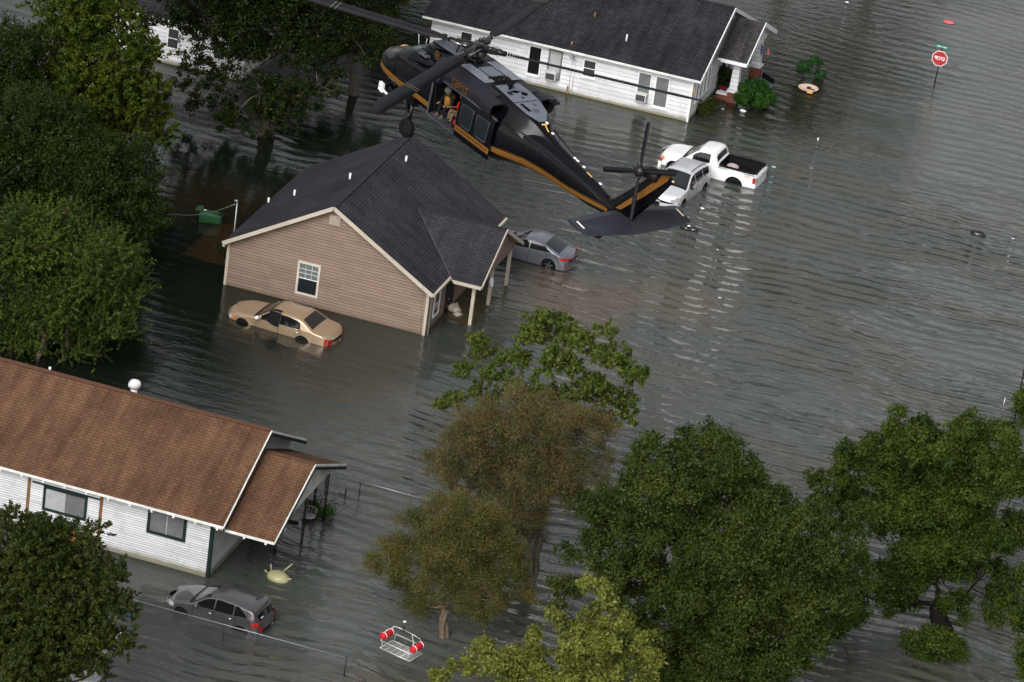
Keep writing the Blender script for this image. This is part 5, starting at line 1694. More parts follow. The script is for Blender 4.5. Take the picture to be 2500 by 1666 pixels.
    for az in (30, 120, 210, 300):
        d = np.array((math.cos(math.radians(az)), math.sin(math.radians(az)), 0)); d = d - Nv * np.dot(d, Nv); d /= np.linalg.norm(d)
        d = d * math.cos(math.radians(1.6)) + Nv * math.sin(math.radians(1.6))
        e_ = np.cross(Nv, d); dirs.append((d, e_, np.cross(d, e_)))
        f.tube([d * .18, d * .55, d * .8, d * 1.05], [.15, .13, .10, .09], 10)
        f.obox(d * .62, d * .16, e_ * .15, np.cross(d, e_) * .07)
        f.tube([d * .5 + e_ * .19, d * .95 + e_ * .12], .045, 8, 1)      # damper
        f.tube([d * .25 + e_ * .24 + Nv * .04, d * .62 + e_ * .16], .03, 6, 1)
        for j in range(7):
            q = d * rr.uniform(.2, .95) + e_ * rr.uniform(-.2, .2) + Nv * rr.uniform(-.1, .12)
            f.ball(tuple(q), rr.uniform(.02, .045), 6, rr.choice((0, 1)))
        for j in range(8): f.lathe(tuple(d * (1.06 + j * .09)), [(.05, 0), (.09 - j * .004, .015), (.05, .03)], 8, 0, tuple(d))
        for j in range(3):
            a_ = d * rr.uniform(.2, .4) + e_ * rr.uniform(-.25, .25) + Nv * rr.uniform(0, .1)
            f.tube([a_, a_ + d * rr.uniform(.2, .4) + Nv * .08, a_ + d * .55 + e_ * rr.uniform(-.1, .1)], .012, 5)
    f.build('rotor_hub', [M_HUBM, M_STEEL], R)
    for (d, e_, n_), pd in zip(dirs, (-7, -12, -14, -8)):
        f = MB(); rws = []
        sag = lambda r_: n_ * (.00 * r_)
        pit = math.radians(pd)
        ee = e_ * math.cos(pit) + n_ * math.sin(pit); nn_ = np.cross(d, ee)
        for r_, c_ in ((.85, .12), (1.2, .16), (1.55, .48), (1.9, .56), (4.5, .56), (7.4, .56), (7.75, .50), (8.12, .34)):
            o = d * r_ + sag(r_)
            sw = ee * (.10 if r_ > 8 else (.03 if r_ > 7.6 else 0))
            rws.append([tuple(o + sw + ee * c_ * u + nn_ * v * min(1, c_ / .5)) for u, v in ((-.5, .0), (-.38, .03), (-.1, .036), (.5, .004), (.1, -.02), (-.38, -.024))])
        f.grid(rws, close_u=True); f.face(rws[0]); f.face(rws[-1]); b_ = f.build('main_rotor_blade', M_BLADE, R, fix=False)
        f = MB()
        for rm in (5.25, 5.42): f.grid([[tuple(d * (rm + dr) + ee * .56 * u + nn_ * (v * 1 + .004)) for u, v in ((-.49, .012), (-.38, .036), (-.1, .042), (.5, .012))] for dr in (0, .03)], 0, smooth=False)
        f.build('blade_marking', plain('faint_blade_marking', (.16, .14, .10), .5), b_, fix=False)
    # ---- lettering (mirrored, as the photograph is)
    def text(body_, size, mat, name, place_fn, parent, flip=True, ox=0.0, oz=0.0, thick=False):
        c = bpy.data.curves.new('t', 'FONT'); c.body = body_; c.size = size; c.align_x = 'CENTER'; c.align_y = 'CENTER'; c.fill_mode = 'FRONT'
        if thick: c.offset = size * .022
        o = bpy.data.objects.new('t', c); COL.objects.link(o); bpy.context.view_layer.update()
        me = bpy.data.meshes.new_from_object(o.evaluated_get(bpy.context.evaluated_depsgraph_get()))
        bpy.data.objects.remove(o, do_unlink=True)
        for v in me.vertices:
            v.co = Vector(place_fn(v.co.x + ox if flip else -(v.co.x) + ox, v.co.y + oz))
        me.materials.clear(); me.materials.append(mat)
        q = bpy.data.objects.new(name, me); COL.objects.link(q); q.parent = parent
        return q
    def nac(x, z):      # flat flank of the engine deck
        return (x, 1.162 if z < -.82 else 1.162 - (z + .82) * .75, z)
    text('22982', .38, M_HGOLD, 'lettering', lambda x, z: nac(x, z), R, ox=-.92, oz=-.945)
    text('U.S. CUSTOMS & BORDER PROTECTION', .098, M_HLET, 'lettering', lambda x, z: D(x, z, .086), door, ox=-2.17, oz=-2.29, thick=True)
    f = MB(); cx_, cz_ = 1.22, -.80      # gold roundel on the fairing
    def em(x, z): return (x, .655 - .0 * z, z)
    for r0, r1 in ((.150, .125),):
        n = 28; f.grid([[em(cx_ + r_ * .85 * math.cos(t), cz_ + r_ * 1.05 * math.sin(t)) for t in np.linspace(0, 2 * math.pi, n, endpoint=False)] for r_ in (r0, r1)], close_u=True)
    f.tube([em(cx_ - .05, cz_ + .06), em(cx_ + .03, cz_ + .03), em(cx_ - .02, cz_ - .02), em(cx_ + .05, cz_ - .06)], .014, 5)
    f.tube([em(cx_ + .05, cz_ + .07), em(cx_ - .05, cz_ - .05)], .010, 5)
    f.build('roundel', M_HGOLD, R, fix=False)
    # roof antennas
    f = MB(); f.tube([(2.6, .1, -1.1), (2.6, .1, -.85)], .012, 5); f.tube([(3.1, .0, -1.3), (3.35, -.1, -1.0)], .010, 5); f.build('whip_antenna', M_LAMPW, R)
    f = MB(); f.obox((1.95, -.1, -.5), (.07, 0, 0), (0, .07, 0), (0, 0, .09)); f.tube([(1.9, -.1, -.42), (1.8, .1, -.42)], .03, 6); f.build('wire_cutter', M_HBLACK, R)
    f = MB(); f.tube([(.62, .35, -.42), (.5, .3, 0.05)], .03, 6); f.tube([(.62, -.35, -.42), (.5, -.3, 0.02)], .03, 6); f.build('pitch_link', M_HUBM, R)
    return R


HELI = helicopter()


# ------------------------------------------------------------------ people (skinned figures)
M_SUIT = plain('dark_flight_suit', (0.006, 0.007, 0.010), .8, var=.2)
M_TAN = plain('tan_trousers', (0.13, 0.09, 0.058), .8, var=.15)
M_SKIN = plain('skin', (0.22, 0.12, 0.08), .5, var=.05)
M_HELM = plain('olive_helmet', (0.10, 0.10, 0.085), .4)
M_VEST = plain('ochre_vest', (0.26, 0.12, 0.02), .7)
M_REDV = plain('red_vest', (0.42, 0.010, 0.018), .5)


def skinned(name, joints, edges, mats, parent=None, root=0, matpick=None):
    me = bpy.data.meshes.new(name)
    me.from_pydata([j[0] for j in joints], edges, [])
    o = bpy.data.objects.new(name, me); COL.objects.link(o)
    if parent: o.parent = parent
    sk = o.modifiers.new('skin', 'SKIN'); sk.use_smooth_shade = True
    for i, j in enumerate(joints):
        sv = me.skin_vertices[0].data[i]; sv.radius = (j[1], j[1]); sv.use_root = (i == root)
    sb = o.modifiers.new('sub', 'SUBSURF'); sb.levels = sb.render_levels = 1
    bpy.context.view_layer.update()
    m2 = bpy.data.meshes.new_from_object(o.evaluated_get(bpy.context.evaluated_depsgraph_get()))
    o.modifiers.clear(); o.data = m2
    m2.materials.clear()
    for m in mats: m2.materials.append(m)
    if matpick:
        for p in m2.polygons: p.material_index = matpick(p.center)
    for p in m2.polygons: p.use_smooth = True
    return o


def crew(name, label, base, yaw, joints, edges, mats, pick, helm=None, vest=None):
    R = thing(name, label, 'person', local=True)
    R.matrix_world = HMAT @ Matrix.Translation(base) @ Matrix.Rotation(yaw, 4, 'Z')
    b = skinned('body', joints, edges, mats, R, matpick=pick)
    if helm:
        f = MB(); c = helm
        f.ball(c, (.145, .14, .145), 14); f.box(c[0] + .06, c[0] + .15, c[1] - .09, c[1] + .09, c[2] - .03, c[2] + .04, 1)
        f.build('helmet', [M_HELM, M_BLACK], R)
    if vest:
        f = MB(); f.grid([[(vest[0] + r_ * math.cos(t) * .75, vest[1] + r_ * math.sin(t), z) for t in np.linspace(0, 2 * math.pi, 16, endpoint=False)] for r_, z in ((.17, vest[2]), (.21, vest[2] + .15), (.22, vest[2] + .32), (.16, vest[2] + .42))], close_u=True)
        f.build('vest', vest[3], R)
    return R


def hand(J, E, wrist, d, up):
    """five bent fingers rooted in a palm"""
    d = np.array(d, float); d /= np.linalg.norm(d)
    up = np.array(up, float); side = np.cross(d, up); side /= np.linalg.norm(side)
    w = np.array(wrist[1], float); wi = wrist[0]
    J.append((tuple(w + d * .05), .032)); pi = len(J) - 1; E.append((wi, pi))
    for k, ln in enumerate((.070, .080, .075, .060)):
        a = w + d * .095 + side * (k - 1.5) * .022
        b = a + d * ln * .55 - up * .012; c = b + d * ln * .35 - up * .035
        i = len(J); J.extend([(tuple(a), .0105), (tuple(b), .0095), (tuple(c), .008)]); E.extend([(pi, i), (i, i + 1), (i + 1, i + 2)])
    a = w + d * .05 - side * .04; b = a + d * .035 - side * .018
    i = len(J); J.extend([(tuple(a), .012), (tuple(b), .010)]); E.extend([(pi, i), (i, i + 1)])


# sitting figure: faces +y (out of the door), feet over the sill. origin: seat on the floor
def sit_pose(lean=.15, knee=.42, leg_out=.48):
    J = [((0, 0, .14), .15), ((0, lean * .4, .33), .135), ((0, lean, .56), .16), ((0, lean * 1.2, .68), .065), ((0, lean * 1.35, .78), .088), ((0, lean * 1.45, .88), .095)]
    E = [(0, 1), (1, 2), (2, 3), (3, 4), (4, 5)]
    for s in (-1, 1):
        i = len(J)
        J += [((s * .10, .04, .12), .10), ((s * .13, knee, .30), .075), ((s * .12, leg_out, .02), .055), ((s * .12, leg_out + .02, -.06), .05), ((s * .12, leg_out + .18, -.09), .042)]
        E += [(0, i), (i, i + 1), (i + 1, i + 2), (i + 2, i + 3), (i + 3, i + 4)]
        i = len(J)
        J += [((s * .20, lean, .60), .065), ((s * .26, lean + .10, .36), .048), ((s * .16, knee - .02, .38), .034)]
        E += [(2, i), (i, i + 1), (i + 1, i + 2)]
        hand(J, E, (i + 2, (s * .16, knee - .02, .38)), (0, .8, .1), (0, 0, 1))
    return J, E


J, E_ = sit_pose(lean=.20)
crew('person', 'crew member in olive helmet and ochre vest leaning at the open helicopter door', (.20, .42, -2.50), 0.15, J, E_, [M_SUIT, M_SKIN, M_TAN],
     lambda c: 2 if (c.z < .02) else (1 if (c.z > .70 or (c.y > .42 and c.z > .32)) else 0), helm=(0, .30, .88), vest=(0, .13, .26, M_VEST))
J, E_ = sit_pose(lean=.05, knee=.40, leg_out=.42)
crew('person', 'person in tan trousers and red vest sitting on the helicopter cabin floor', (-.42, .38, -2.50), -.35, J, E_, [M_TAN, M_SKIN, M_REDV, M_SUIT],
     lambda c: 3 if c.z < -.02 else 1 if (c.z > .70 or (c.y > .40 and c.z > .33)) else (2 if c.z > .40 and c.y < .3 else 0), vest=(0, .03, .28, M_REDV), helm=(0, .075, .88))
f = MB(); f.ball((-.85, .78, -2.40), (.26, .20, .16), 16); f.box(-.95, -.72, .88, 1.0, -2.54, -2.42, 1)
bg = f.build('red_rescue_bag', [M_REDV, M_BLACK], None); bg.matrix_world = HMAT
tag(bg, 'red rescue bag on the helicopter cabin floor beside the slid back door', 'bag')
# pilot behind the windscreen
J, E_ = sit_pose(lean=.02, knee=.50, leg_out=.70)
crew('person', 'pilot with a white sheet on the knee, seen through the helicopter windscreen', (2.35, .48, -2.45), -math.pi / 2, J, E_, [M_SUIT, M_SKIN], lambda c: 1 if (c.z > .72) else 0, helm=(0, .03, .90))
f = MB(); f.obox((2.95, .52, -1.98), (.12, 0, .03), (0, .10, 0), (-.004, 0, .012)); pp_ = f.build('white_sheet', M_LAMPW, None); pp_.matrix_world = HMAT
tag(pp_, 'white folded sheet lying behind the helicopter windscreen', 'paper')

# ------------------------------------------------------------------ hoist cable and rescue basket
hp_ = hworld((.05, 1.42, -1.15))
bk = on_y(1000 - 12, 1520, hp_[1])
f = MB(); f.tube([hp_, (hp_ + bk) / 2 + np.array([-.05, 0, -.1]), bk], .0045, 5)
tag(f.build('hoist_cable', M_HGREY, None), 'thin steel cable hanging from the helicopter down to the rescue basket', 'cable')


def basket():
    R = thing('rescue_basket', 'empty steel rescue basket with two red floats hanging on the hoist cable', 'rescue basket', tuple(bk), math.radians(-16), local=True)
    M_BK = plain('bright_basket_steel', (.55, .54, .52), .35, .5, var=.1)
    Lx, Ly = .66, .40
    f = MB()
    def ring(z, lx, ly, r_):
        q = [(-lx, -ly, z), (lx, -ly, z), (lx, ly, z), (-lx, ly, z), (-lx, -ly, z), (lx, -ly, z)]
        f.tube(q[:5], r_, 6)
    ring(-.86, Lx, Ly, .018); ring(-1.16, Lx, Ly, .02)
    for x in (-Lx + .08, Lx - .08):
        for y in (-Ly, Ly): f.tube([(x, y, -.86), (x, y * .98, -1.16)], .013, 5)
    f.build('frame', M_BK, R)
    f = MB()
    for k in range(7): f.tube([(-Lx, -Ly + (k + 1) * Ly / 4, -1.16), (Lx, -Ly + (k + 1) * Ly / 4, -1.16)], .011, 5)
    for k in range(5): f.tube([(-Lx + (k + 1) * Lx / 3, -Ly, -1.17), (-Lx + (k + 1) * Lx / 3, Ly, -1.17)], .011, 5)
    f.build('floor_grid', M_BK, R)
    f = MB()
    for s in (-1, 1):
        f.tube([(s * Lx, -Ly * .85, -.84), (s * Lx * .92, -Ly * .5, -.50), (s * Lx * .55, 0, -.32), (0.02 * s, 0, -.30)], .015, 6)
        f.tube([(s * Lx, Ly * .85, -.84), (s * Lx * .92, Ly * .5, -.50), (s * Lx * .55, 0, -.32)], .015, 6)
    f.build('bail', M_BK, R)
    f = MB(); f.tube([(0, 0, -.30), (0, 0, -.02)], .018, 6); f.ball((0, 0, -.2), (.05, .03, .06), 8); f.ball((0, 0, -.34), .045, 8); f.build('hook', M_HUBM, R)
    f = MB(); f.lathe((0, 0, .02), [(.001, 0), (.06, 0), (.06, .03), (.001, .04)], 12); f.build('cable_stop', M_LAMPW, R)
    for s in (-1, 1):
        f = MB(); f.lathe((s * Lx, 0, -.74), [(.001, -.34), (.10, -.33), (.135, -.28), (.135, .28), (.10, .33), (.001, .34)], 18, 0, (0, 1, 0))
        fl = f.build('float', M_REDV, R)
        for h in (-.22, .2):
            f = MB(); f.lathe((s * Lx, h, -.74), [(.138, -.02), (.140, .02)], 18, 0, (0, 1, 0)); f.build('float_band', M_LAMPW, fl, fix=False)
    return R


basket()

# ------------------------------------------------------------------ trees
def leaf_mesh(name, centers, sub, n_leaf, size, mat, seed, parent, off, up=.55, clump=(.28, .55), aspect=.55, spray=0.0, hollow=.62, droop=0.0, flat=.8, lobe=1.0):
    """centers: list of (x,y,z,r). Leaves sit in clumps on the shell of every limb's foliage mass"""
    rng = np.random.default_rng(seed)
    lobes = []
    for (cx_, cy_, cz_, cr) in centers:      # every limb carries separate bunches of foliage
        nl_ = max(3, int(round(9 * cr ** 1.3 * lobe)))
        for _ in range(nl_):
            dd = rng.normal(size=3); dd[2] = dd[2] * .85 + .35; dd /= np.linalg.norm(dd)
            lr = np.clip(cr * rng.uniform(.24, .50), .28, 1.1)
            q = np.array([cx_, cy_, cz_]) + dd * np.array([1, 1, .88]) * max(cr - lr * .55, .1) * rng.uniform(.72, 1.16)
            lobes.append((q[0], q[1], q[2], lr))
    C = np.array(lobes, float)
    area = C[:, 3] ** 2
    nsub = np.maximum(3, (sub * 1.45 * area / area.sum()).astype(int))
    idx = np.repeat(np.arange(len(C)), nsub)
    n = len(idx)
    d = rng.normal(size=(n, 3)); d[:, 2] = d[:, 2] * .9 + .42
    d /= np.linalg.norm(d, axis=1)[:, None]
    rf = hollow + (1.06 - hollow) * rng.random(n) ** .7
    rad = np.stack([C[idx, 3], C[idx, 3], C[idx, 3] * flat], 1)
    P = C[idx, :3] + d * rad * rf[:, None]
    cs = rng.uniform(clump[0], clump[1], n) * np.clip(C[idx, 3], .6, 1.6)
    k = np.repeat(np.arange(n), n_leaf)
    m = len(k)
    g = rng.normal(size=(m, 3)) * .5
    if spray:
        along = rng.random(m)[:, None] * spray
        sd = d[k] + rng.normal(size=(n, 3))[k] * .35 + np.array([0, 0, .25]); sd /= np.linalg.norm(sd, axis=1)[:, None]
        L = P[k] + sd * along + g * (cs[k] * .30)[:, None]
    else:
        L = P[k] + g * cs[k][:, None]
        L[:, 2] -= droop * rng.random(m)
    nrm = d[k] * .7 + rng.normal(size=(m, 3)) * .75 + np.array([0, 0, up])
    nrm /= np.linalg.norm(nrm, axis=1)[:, None]
    t = rng.normal(size=(m, 3)); t -= nrm * (t * nrm).sum(1)[:, None]; t /= np.linalg.norm(t, axis=1)[:, None]
    b = np.cross(nrm, t)
    s = size * rng.uniform(.45, 1.5, m)[:, None]
    keep = L[:, 2] > .03
    L, t, b, s, nrm = L[keep], t[keep], b[keep], s[keep], nrm[keep]
    m = len(L)
    V = np.empty((m, 4, 3), np.float32)
    V[:, 0] = L - t * s * .5
    V[:, 1] = L + b * s * aspect * .5 - nrm * s * .06
    V[:, 2] = L + t * s * .5
    V[:, 3] = L - b * s * aspect * .5 - nrm * s * .06
    V = V.reshape(-1, 3) - np.array(off, np.float32)
    me = bpy.data.meshes.new(name)
    me.vertices.add(m * 4); me.vertices.foreach_set('co', V.ravel())
    me.loops.add(m * 4); me.loops.foreach_set('vertex_index', np.arange(m * 4, dtype=np.int32))
    me.polygons.add(m); me.polygons.foreach_set('loop_start', np.arange(0, m * 4, 4, dtype=np.int32))
    me.polygons.foreach_set('loop_total', np.full(m, 4, np.int32))
    me.materials.append(mat)
    me.update(calc_edges=True)
    o = bpy.data.objects.new(name, me); COL.objects.link(o); o.parent = parent
    return o, P


def limb_mesh(name, base, centers, mat, seed, parent, trunk_r=.28, fork=.35, twigs=None, ntw=0, tw_r=.012, stems=1, spread=.6):
    rng = random.Random(seed)
    f = MB()
    C = [np.array(c[:3], float) for c in centers]
    cen = sum(C) / len(C)
    base = np.array(base, float)
    if stems == 1:
        top = base + (cen - base) * fork; top[2] = base[2] + (cen[2] - base[2]) * max(fork, .3)
        mid = (base + top) / 2 + np.array([rng.uniform(-.2, .2), rng.uniform(-.2, .2), 0])
        f.tube([base - np.array([0, 0, .8]), base, mid, top], [trunk_r * 1.2, trunk_r * 1.15, trunk_r * .95, trunk_r * .85], 10)
        roots = [top] * len(C)
        br = trunk_r * .30
    else:
        starts = [base + np.array([rng.uniform(-spread, spread), rng.uniform(-spread, spread) * .6, 0]) for _ in range(stems)]
        roots = []
        for i, c in enumerate(C):
            s = min(starts, key=lambda q: abs(q[0] - c[0]) + rng.random() * .6)
            roots.append(s)
        hz = min(1.7, .42 * float(cen[2]))
        tops = {}
        for s in starts:
            lean = (cen - s) * .12; lean[2] = 0
            tp = s + np.array([rng.uniform(-.25, .25), rng.uniform(-.2, .2), hz]) + lean
            f.tube([s - np.array([0, 0, .6]), s + np.array([0, 0, .1]), (s + tp) / 2 + np.array([rng.uniform(-.1, .1), 0, 0]), tp], [trunk_r, trunk_r, trunk_r * .85, trunk_r * .75], 8)
            tops[tuple(s)] = tp
        roots = [tops[tuple(r_)] for r_ in roots]
        br = trunk_r * .45
    order = sorted(range(len(C)), key=lambda i: np.linalg.norm(C[i] - roots[i]))
    nodes = []           # (point, radius) already reached by a limb
    for i in order:
        c, cc, r0 = C[i], centers[i], roots[i]
        best, src, rad = np.linalg.norm(c - r0) * 1.15, r0, br
        for q, qr in nodes:
            if np.linalg.norm(q - r0) < np.linalg.norm(c - r0) and np.linalg.norm(c - q) < best:
                best, src, rad = np.linalg.norm(c - q), q, max(qr * .75, br * .22)
        bend = min(.5, .12 * best)
        mid = src + (c - src) * .5 + np.array([rng.uniform(-bend, bend), rng.uniform(-bend, bend), rng.uniform(0, bend)])
        if stems > 1 and src is r0:
            mid = r0 + (c - r0) * np.array([.25, .25, .5]) + np.array([rng.uniform(-.2, .2), rng.uniform(-.2, .2), 0])
        end = c + np.array([rng.uniform(-.2, .2), rng.uniform(-.2, .2), cc[3] * .35])
        f.tube([src, mid, c, end], [rad, rad * .8, rad * .6, rad * .2], 7)
        nodes += [(mid, rad * .85), (c, rad * .7)]
        for k in range(6):
            d = np.array([rng.gauss(0, 1), rng.gauss(0, 1), rng.gauss(.3, .7)]); d /= np.linalg.norm(d)
            q = c + d * cc[3] * .85
            f.tube([mid + (c - mid) * rng.uniform(.4, 1), (c + q) / 2 + np.array([0, 0, .1]), q], [rad * .35, rad * .2, rad * .07], 5, cap=False)
    if twigs is not None and ntw:
        sel = rng.sample(range(len(twigs)), min(ntw, len(twigs)))
        for i in sel:
            q = np.array(twigs[i]); c = min(C, key=lambda z: np.linalg.norm(z - q))
            s = c + (q - c) * .25
            m_ = (s + q) / 2 + np.array([rng.uniform(-.15, .15), rng.uniform(-.15, .15), rng.uniform(-.05, .15)])
            f.tube([s, m_, q + (q - c) * .08], [tw_r * 1.6, tw_r, tw_r * .5], 3, cap=False)
    return f.build(name, mat, parent, fix=False)


M_BARK = plain('grey_brown_bark', (0.040, 0.032, 0.025), .9, var=.35, vscale=6, bmp=.5)
M_BARKD = plain('dark_wet_bark', (0.010, 0.008, 0.007), .9, var=.35, vscale=6, bmp=.5)
M_BARKP = plain('pale_smooth_bark', (0.12, 0.09, 0.062), .7, var=.25, vscale=5)
M_TWIG = plain('pale_twig_bark', (0.075, 0.062, 0.050), .8, var=.3, vscale=4)


def tree(name, label, group, base_px, yb, clusters, mat, leaf=.13, sub=900, nl=42, seed=1, bark=M_BARK, trunk_r=.28, depth=.9, kscale=1.08, ntw=0, stems=1, fork=.35, tw_r=.012, cat='tree', spread=.6, **kw):
    """clusters given as (x, y, r) in the photograph, stood up at the depth of the tree's own base"""
    rng = random.Random(seed * 13 + 1)
    b = on_y(base_px[0] * 1.0625, base_px[1] * 1.0625, yb)
    base = np.array([b[0], yb, 0.0])
    C = []
    zmax = max(on_y(c[0] * 1.0625, c[1] * 1.0625, yb)[2] for c in clusters)
    for c in clusters:
        x, y, r = c[:3]
        dy = c[3] if len(c) > 3 else rng.uniform(-1, 1) * depth
        p = on_y(x * 1.0625, y * 1.0625, yb + dy)
        dist = float(np.dot(p - CAM, FW))
        rr_ = r * 1.0625 / FOC * dist * kscale
        if p[2] < rr_ * .25: p[2] = rr_ * .25
        C.append((p[0], p[1], p[2], rr_))
    # fill the far side and the depth of the crown
    extra = []
    for (x, y, z, r) in C:
        if r > 1.3 and rng.random() < .55:
            extra.append((x + rng.uniform(-.6, .6), y + r * rng.uniform(.9, 1.6), z - rng.uniform(.3, 1.0) * r * .4, r * .8))
    R = thing(name, label, cat, tuple(base), 0, group)
    crown, P = leaf_mesh('crown', C + extra, sub, nl, leaf, mat, seed, R, tuple(base), **kw)
    limb_mesh('trunk', base, C, bark, seed, R, trunk_r, fork, twigs=P, ntw=ntw, stems=stems, tw_r=tw_r, spread=spread)
    return R


G = 'trees standing in the flood water'
L_YG = leaf_mat('yellow_green_leaves', (0.0154, 0.0310, 0.0024), (0.0657, 0.0890, 0.0070), (0.1005, 0.1005, 0.0118), .10)
L_DK = leaf_mat('dark_green_leaves', (0.0081, 0.0172, 0.0024), (0.0270, 0.0418, 0.0042))
L_DK2 = leaf_mat('deep_green_leaves', (0.0053, 0.0109, 0.0018), (0.0184, 0.0289, 0.0037), (0.0461, 0.0541, 0.0061), .08)
L_FE = leaf_mat('bright_feathery_leaves', (0.0192, 0.0382, 0.0063), (0.0658, 0.0976, 0.0126), (0.1054, 0.1104, 0.0158), .08)
L_OAK = leaf_mat('oak_green_leaves', (0.0141, 0.0266, 0.0045), (0.0452, 0.0592, 0.0091), (0.0933, 0.0852, 0.0137), .10)
L_POP = leaf_mat('fresh_green_leaves', (0.0404, 0.0618, 0.0103), (0.1077, 0.1382, 0.0257), (0.1797, 0.1745, 0.0513), .06)
L_CRA = leaf_mat('olive_brown_leaves', (0.0463, 0.0583, 0.0196), (0.1312, 0.1131, 0.0420), (0.2623, 0.0771, 0.0420), .13)
L_CRB = leaf_mat('olive_leaves', (0.0407, 0.0535, 0.0134), (0.1223, 0.1128, 0.0314), (0.2661, 0.0706, 0.0335), .07)
L_MID = leaf_mat('mid_green_leaves', (0.0179, 0.0348, 0.0055), (0.0582, 0.0754, 0.0121))
L_RGT = leaf_mat('grass_green_leaves', (0.0172, 0.0378, 0.0052), (0.0619, 0.0909, 0.0114), (0.1032, 0.0681, 0.0156), .03)
L_LIM = leaf_mat('lime_leaves', (0.0708, 0.0906, 0.0134), (0.1809, 0.1888, 0.0372), (0.2358, 0.2265, 0.0595), .10)
L_BUSH = leaf_mat('glossy_bush_leaves', (0.0089, 0.0372, 0.0044), (0.0372, 0.1004, 0.0119))
L_CON = leaf_mat('conifer_needles', (0.0118, 0.0412, 0.0141), (0.0353, 0.0942, 0.0258))

tree('broadleaf_tree', 'tall yellow green tree at the top left of the picture', G, (215, 460), 192.5,
     [(170, 60, 80), (240, 140, 100), (120, 150, 80), (300, 240, 75), (190, 240, 100), (330, 300, 52), (90, 230, 75), (235, 50, 62), (135, 10, 60), (345, 215, 42), (215, 320, 75), (300, 150, 55), (378, 290, 24), (160, -30, 60), (120, 300, 60), (365, 330, 20), (345, 130, 34)],
     L_YG, leaf=.155, sub=2300, kscale=1.15, nl=44, seed=11, trunk_r=.32, spray=.55)
tree('broadleaf_tree', 'dark tree cut by the left edge above the brown roof', G, (20, 420), 190,
     [(10, 130, 80), (50, 220, 70), (-40, 220, 90), (60, 110, 45), (20, 300, 70), (-50, 120, 80)], L_DK, leaf=.14, sub=600, nl=40, seed=12)
tree('broadleaf_tree', 'broad dark green tree in the middle of the left side', G, (150, 760), 181,
     [(60, 270, 70), (145, 310, 75), (60, 380, 85), (180, 400, 95), (265, 420, 80), (315, 490, 62), (245, 530, 85), (120, 480, 85), (335, 555, 48), (40, 470, 65), (290, 340, 48), (-20, 350, 80), (350, 500, 36), (290, 600, 40), (200, 600, 60), (340, 430, 30)],
     L_DK, leaf=.14, sub=2300, kscale=1.15, nl=44, seed=13, trunk_r=.3)
tree('feathery_tree', 'bright green many stemmed feathery tree above the brown roof', G, (115, 862), 171.5,
     [(60, 560, 62), (150, 570, 55), (245, 625, 62), (290, 690, 42), (180, 690, 62), (60, 660, 66), (120, 745, 62), (235, 750, 48), (25, 760, 50), (170, 810, 40), (-10, 600, 60), (110, 500, 34), (260, 560, 30), (310, 640, 26), (210, 540, 30), (60, 490, 26), (280, 770, 28), (20, 830, 34), (225, 820, 24), (150, 490, 22)],
     L_FE, leaf=.13, sub=1900, kscale=1.15, nl=36, seed=14, stems=5, trunk_r=.13, bark=M_BARKP, spray=.95, clump=(.2, .4), spread=1.2, ntw=60, hollow=.5, tw_r=.016)
tree('spreading_tree', 'large dark spreading tree with vines on its trunk in front of the white cottage', G, (610, 322), 203.5,
     [(480, 60, 72), (600, 50, 85), (720, 60, 85), (810, 85, 68), (560, 130, 50), (735, 140, 48), (410, 55, 50), (862, 55, 40), (660, 120, 44), (845, 140, 28), (440, 140, 34), (600, -50, 110), (760, -50, 100), (460, -50, 90), (560, -150, 110), (700, -150, 110), (430, -140, 90), (820, -120, 90), (640, -240, 100), (520, -230, 80), (760, -220, 80), (520, 90, 60), (640, 60, 60), (500, 160, 30), (770, 180, 24), (350, 60, 34),
      (600, 215, 60, -1), (545, 260, 46, -1.4), (665, 230, 54, -1), (600, 290, 44, -1.8), (730, 200, 34, -1), (520, 285, 24, -2), (480, 205, 42, -1), (430, 180, 34, 0), (450, 240, 24, -1), (660, 280, 34, -1.4), (770, 215, 18, -1)],
     L_DK2, leaf=.15, sub=4600, kscale=1.15, nl=44, seed=15, trunk_r=.42, ntw=150, bark=M_TWIG, clump=(.22, .45))
tree('leafy_tree', 'pale green leafy tree top reaching up beside the big dark spreading tree', G, (800, 330), 212,
     [(850, 40, 55), (800, 110, 50), (870, 100, 40), (760, 70, 50), (880, -10, 50), (690, 95, 40)], L_OAK, leaf=.15, sub=560, nl=36, seed=25, trunk_r=.25, ntw=60, bark=M_TWIG)
tree('bushy_oak', 'dense bushy oak covering the bottom left corner and the red brown roof', G, (170, 1640), 139.2,
     [(40, 1225, 50), (85, 1300, 80), (165, 1270, 62), (215, 1240, 34), (40, 1390, 90), (150, 1370, 75), (235, 1350, 50), (80, 1480, 85), (195, 1440, 62), (258, 1410, 44), (265, 1480, 40), (20, 1560, 70), (235, 1530, 34), (0, 1290, 60), (20, 1190, 26), (110, 1225, 34), (250, 1300, 24), (290, 1450, 22), (120, 1560, 44, -1.2), (40, 1500, 80, -1.5), (180, 1510, 50, -1.2), (215, 1470, 50, -1), (60, 1570, 60, -1.6), (120, 1430, 60, -1), (260, 1350, 34), (280, 1400, 30)],
     L_OAK, kscale=1.15, leaf=.115, sub=3600, nl=42, seed=16, trunk_r=.28, clump=(.25, .5), depth=.6, spray=.35)
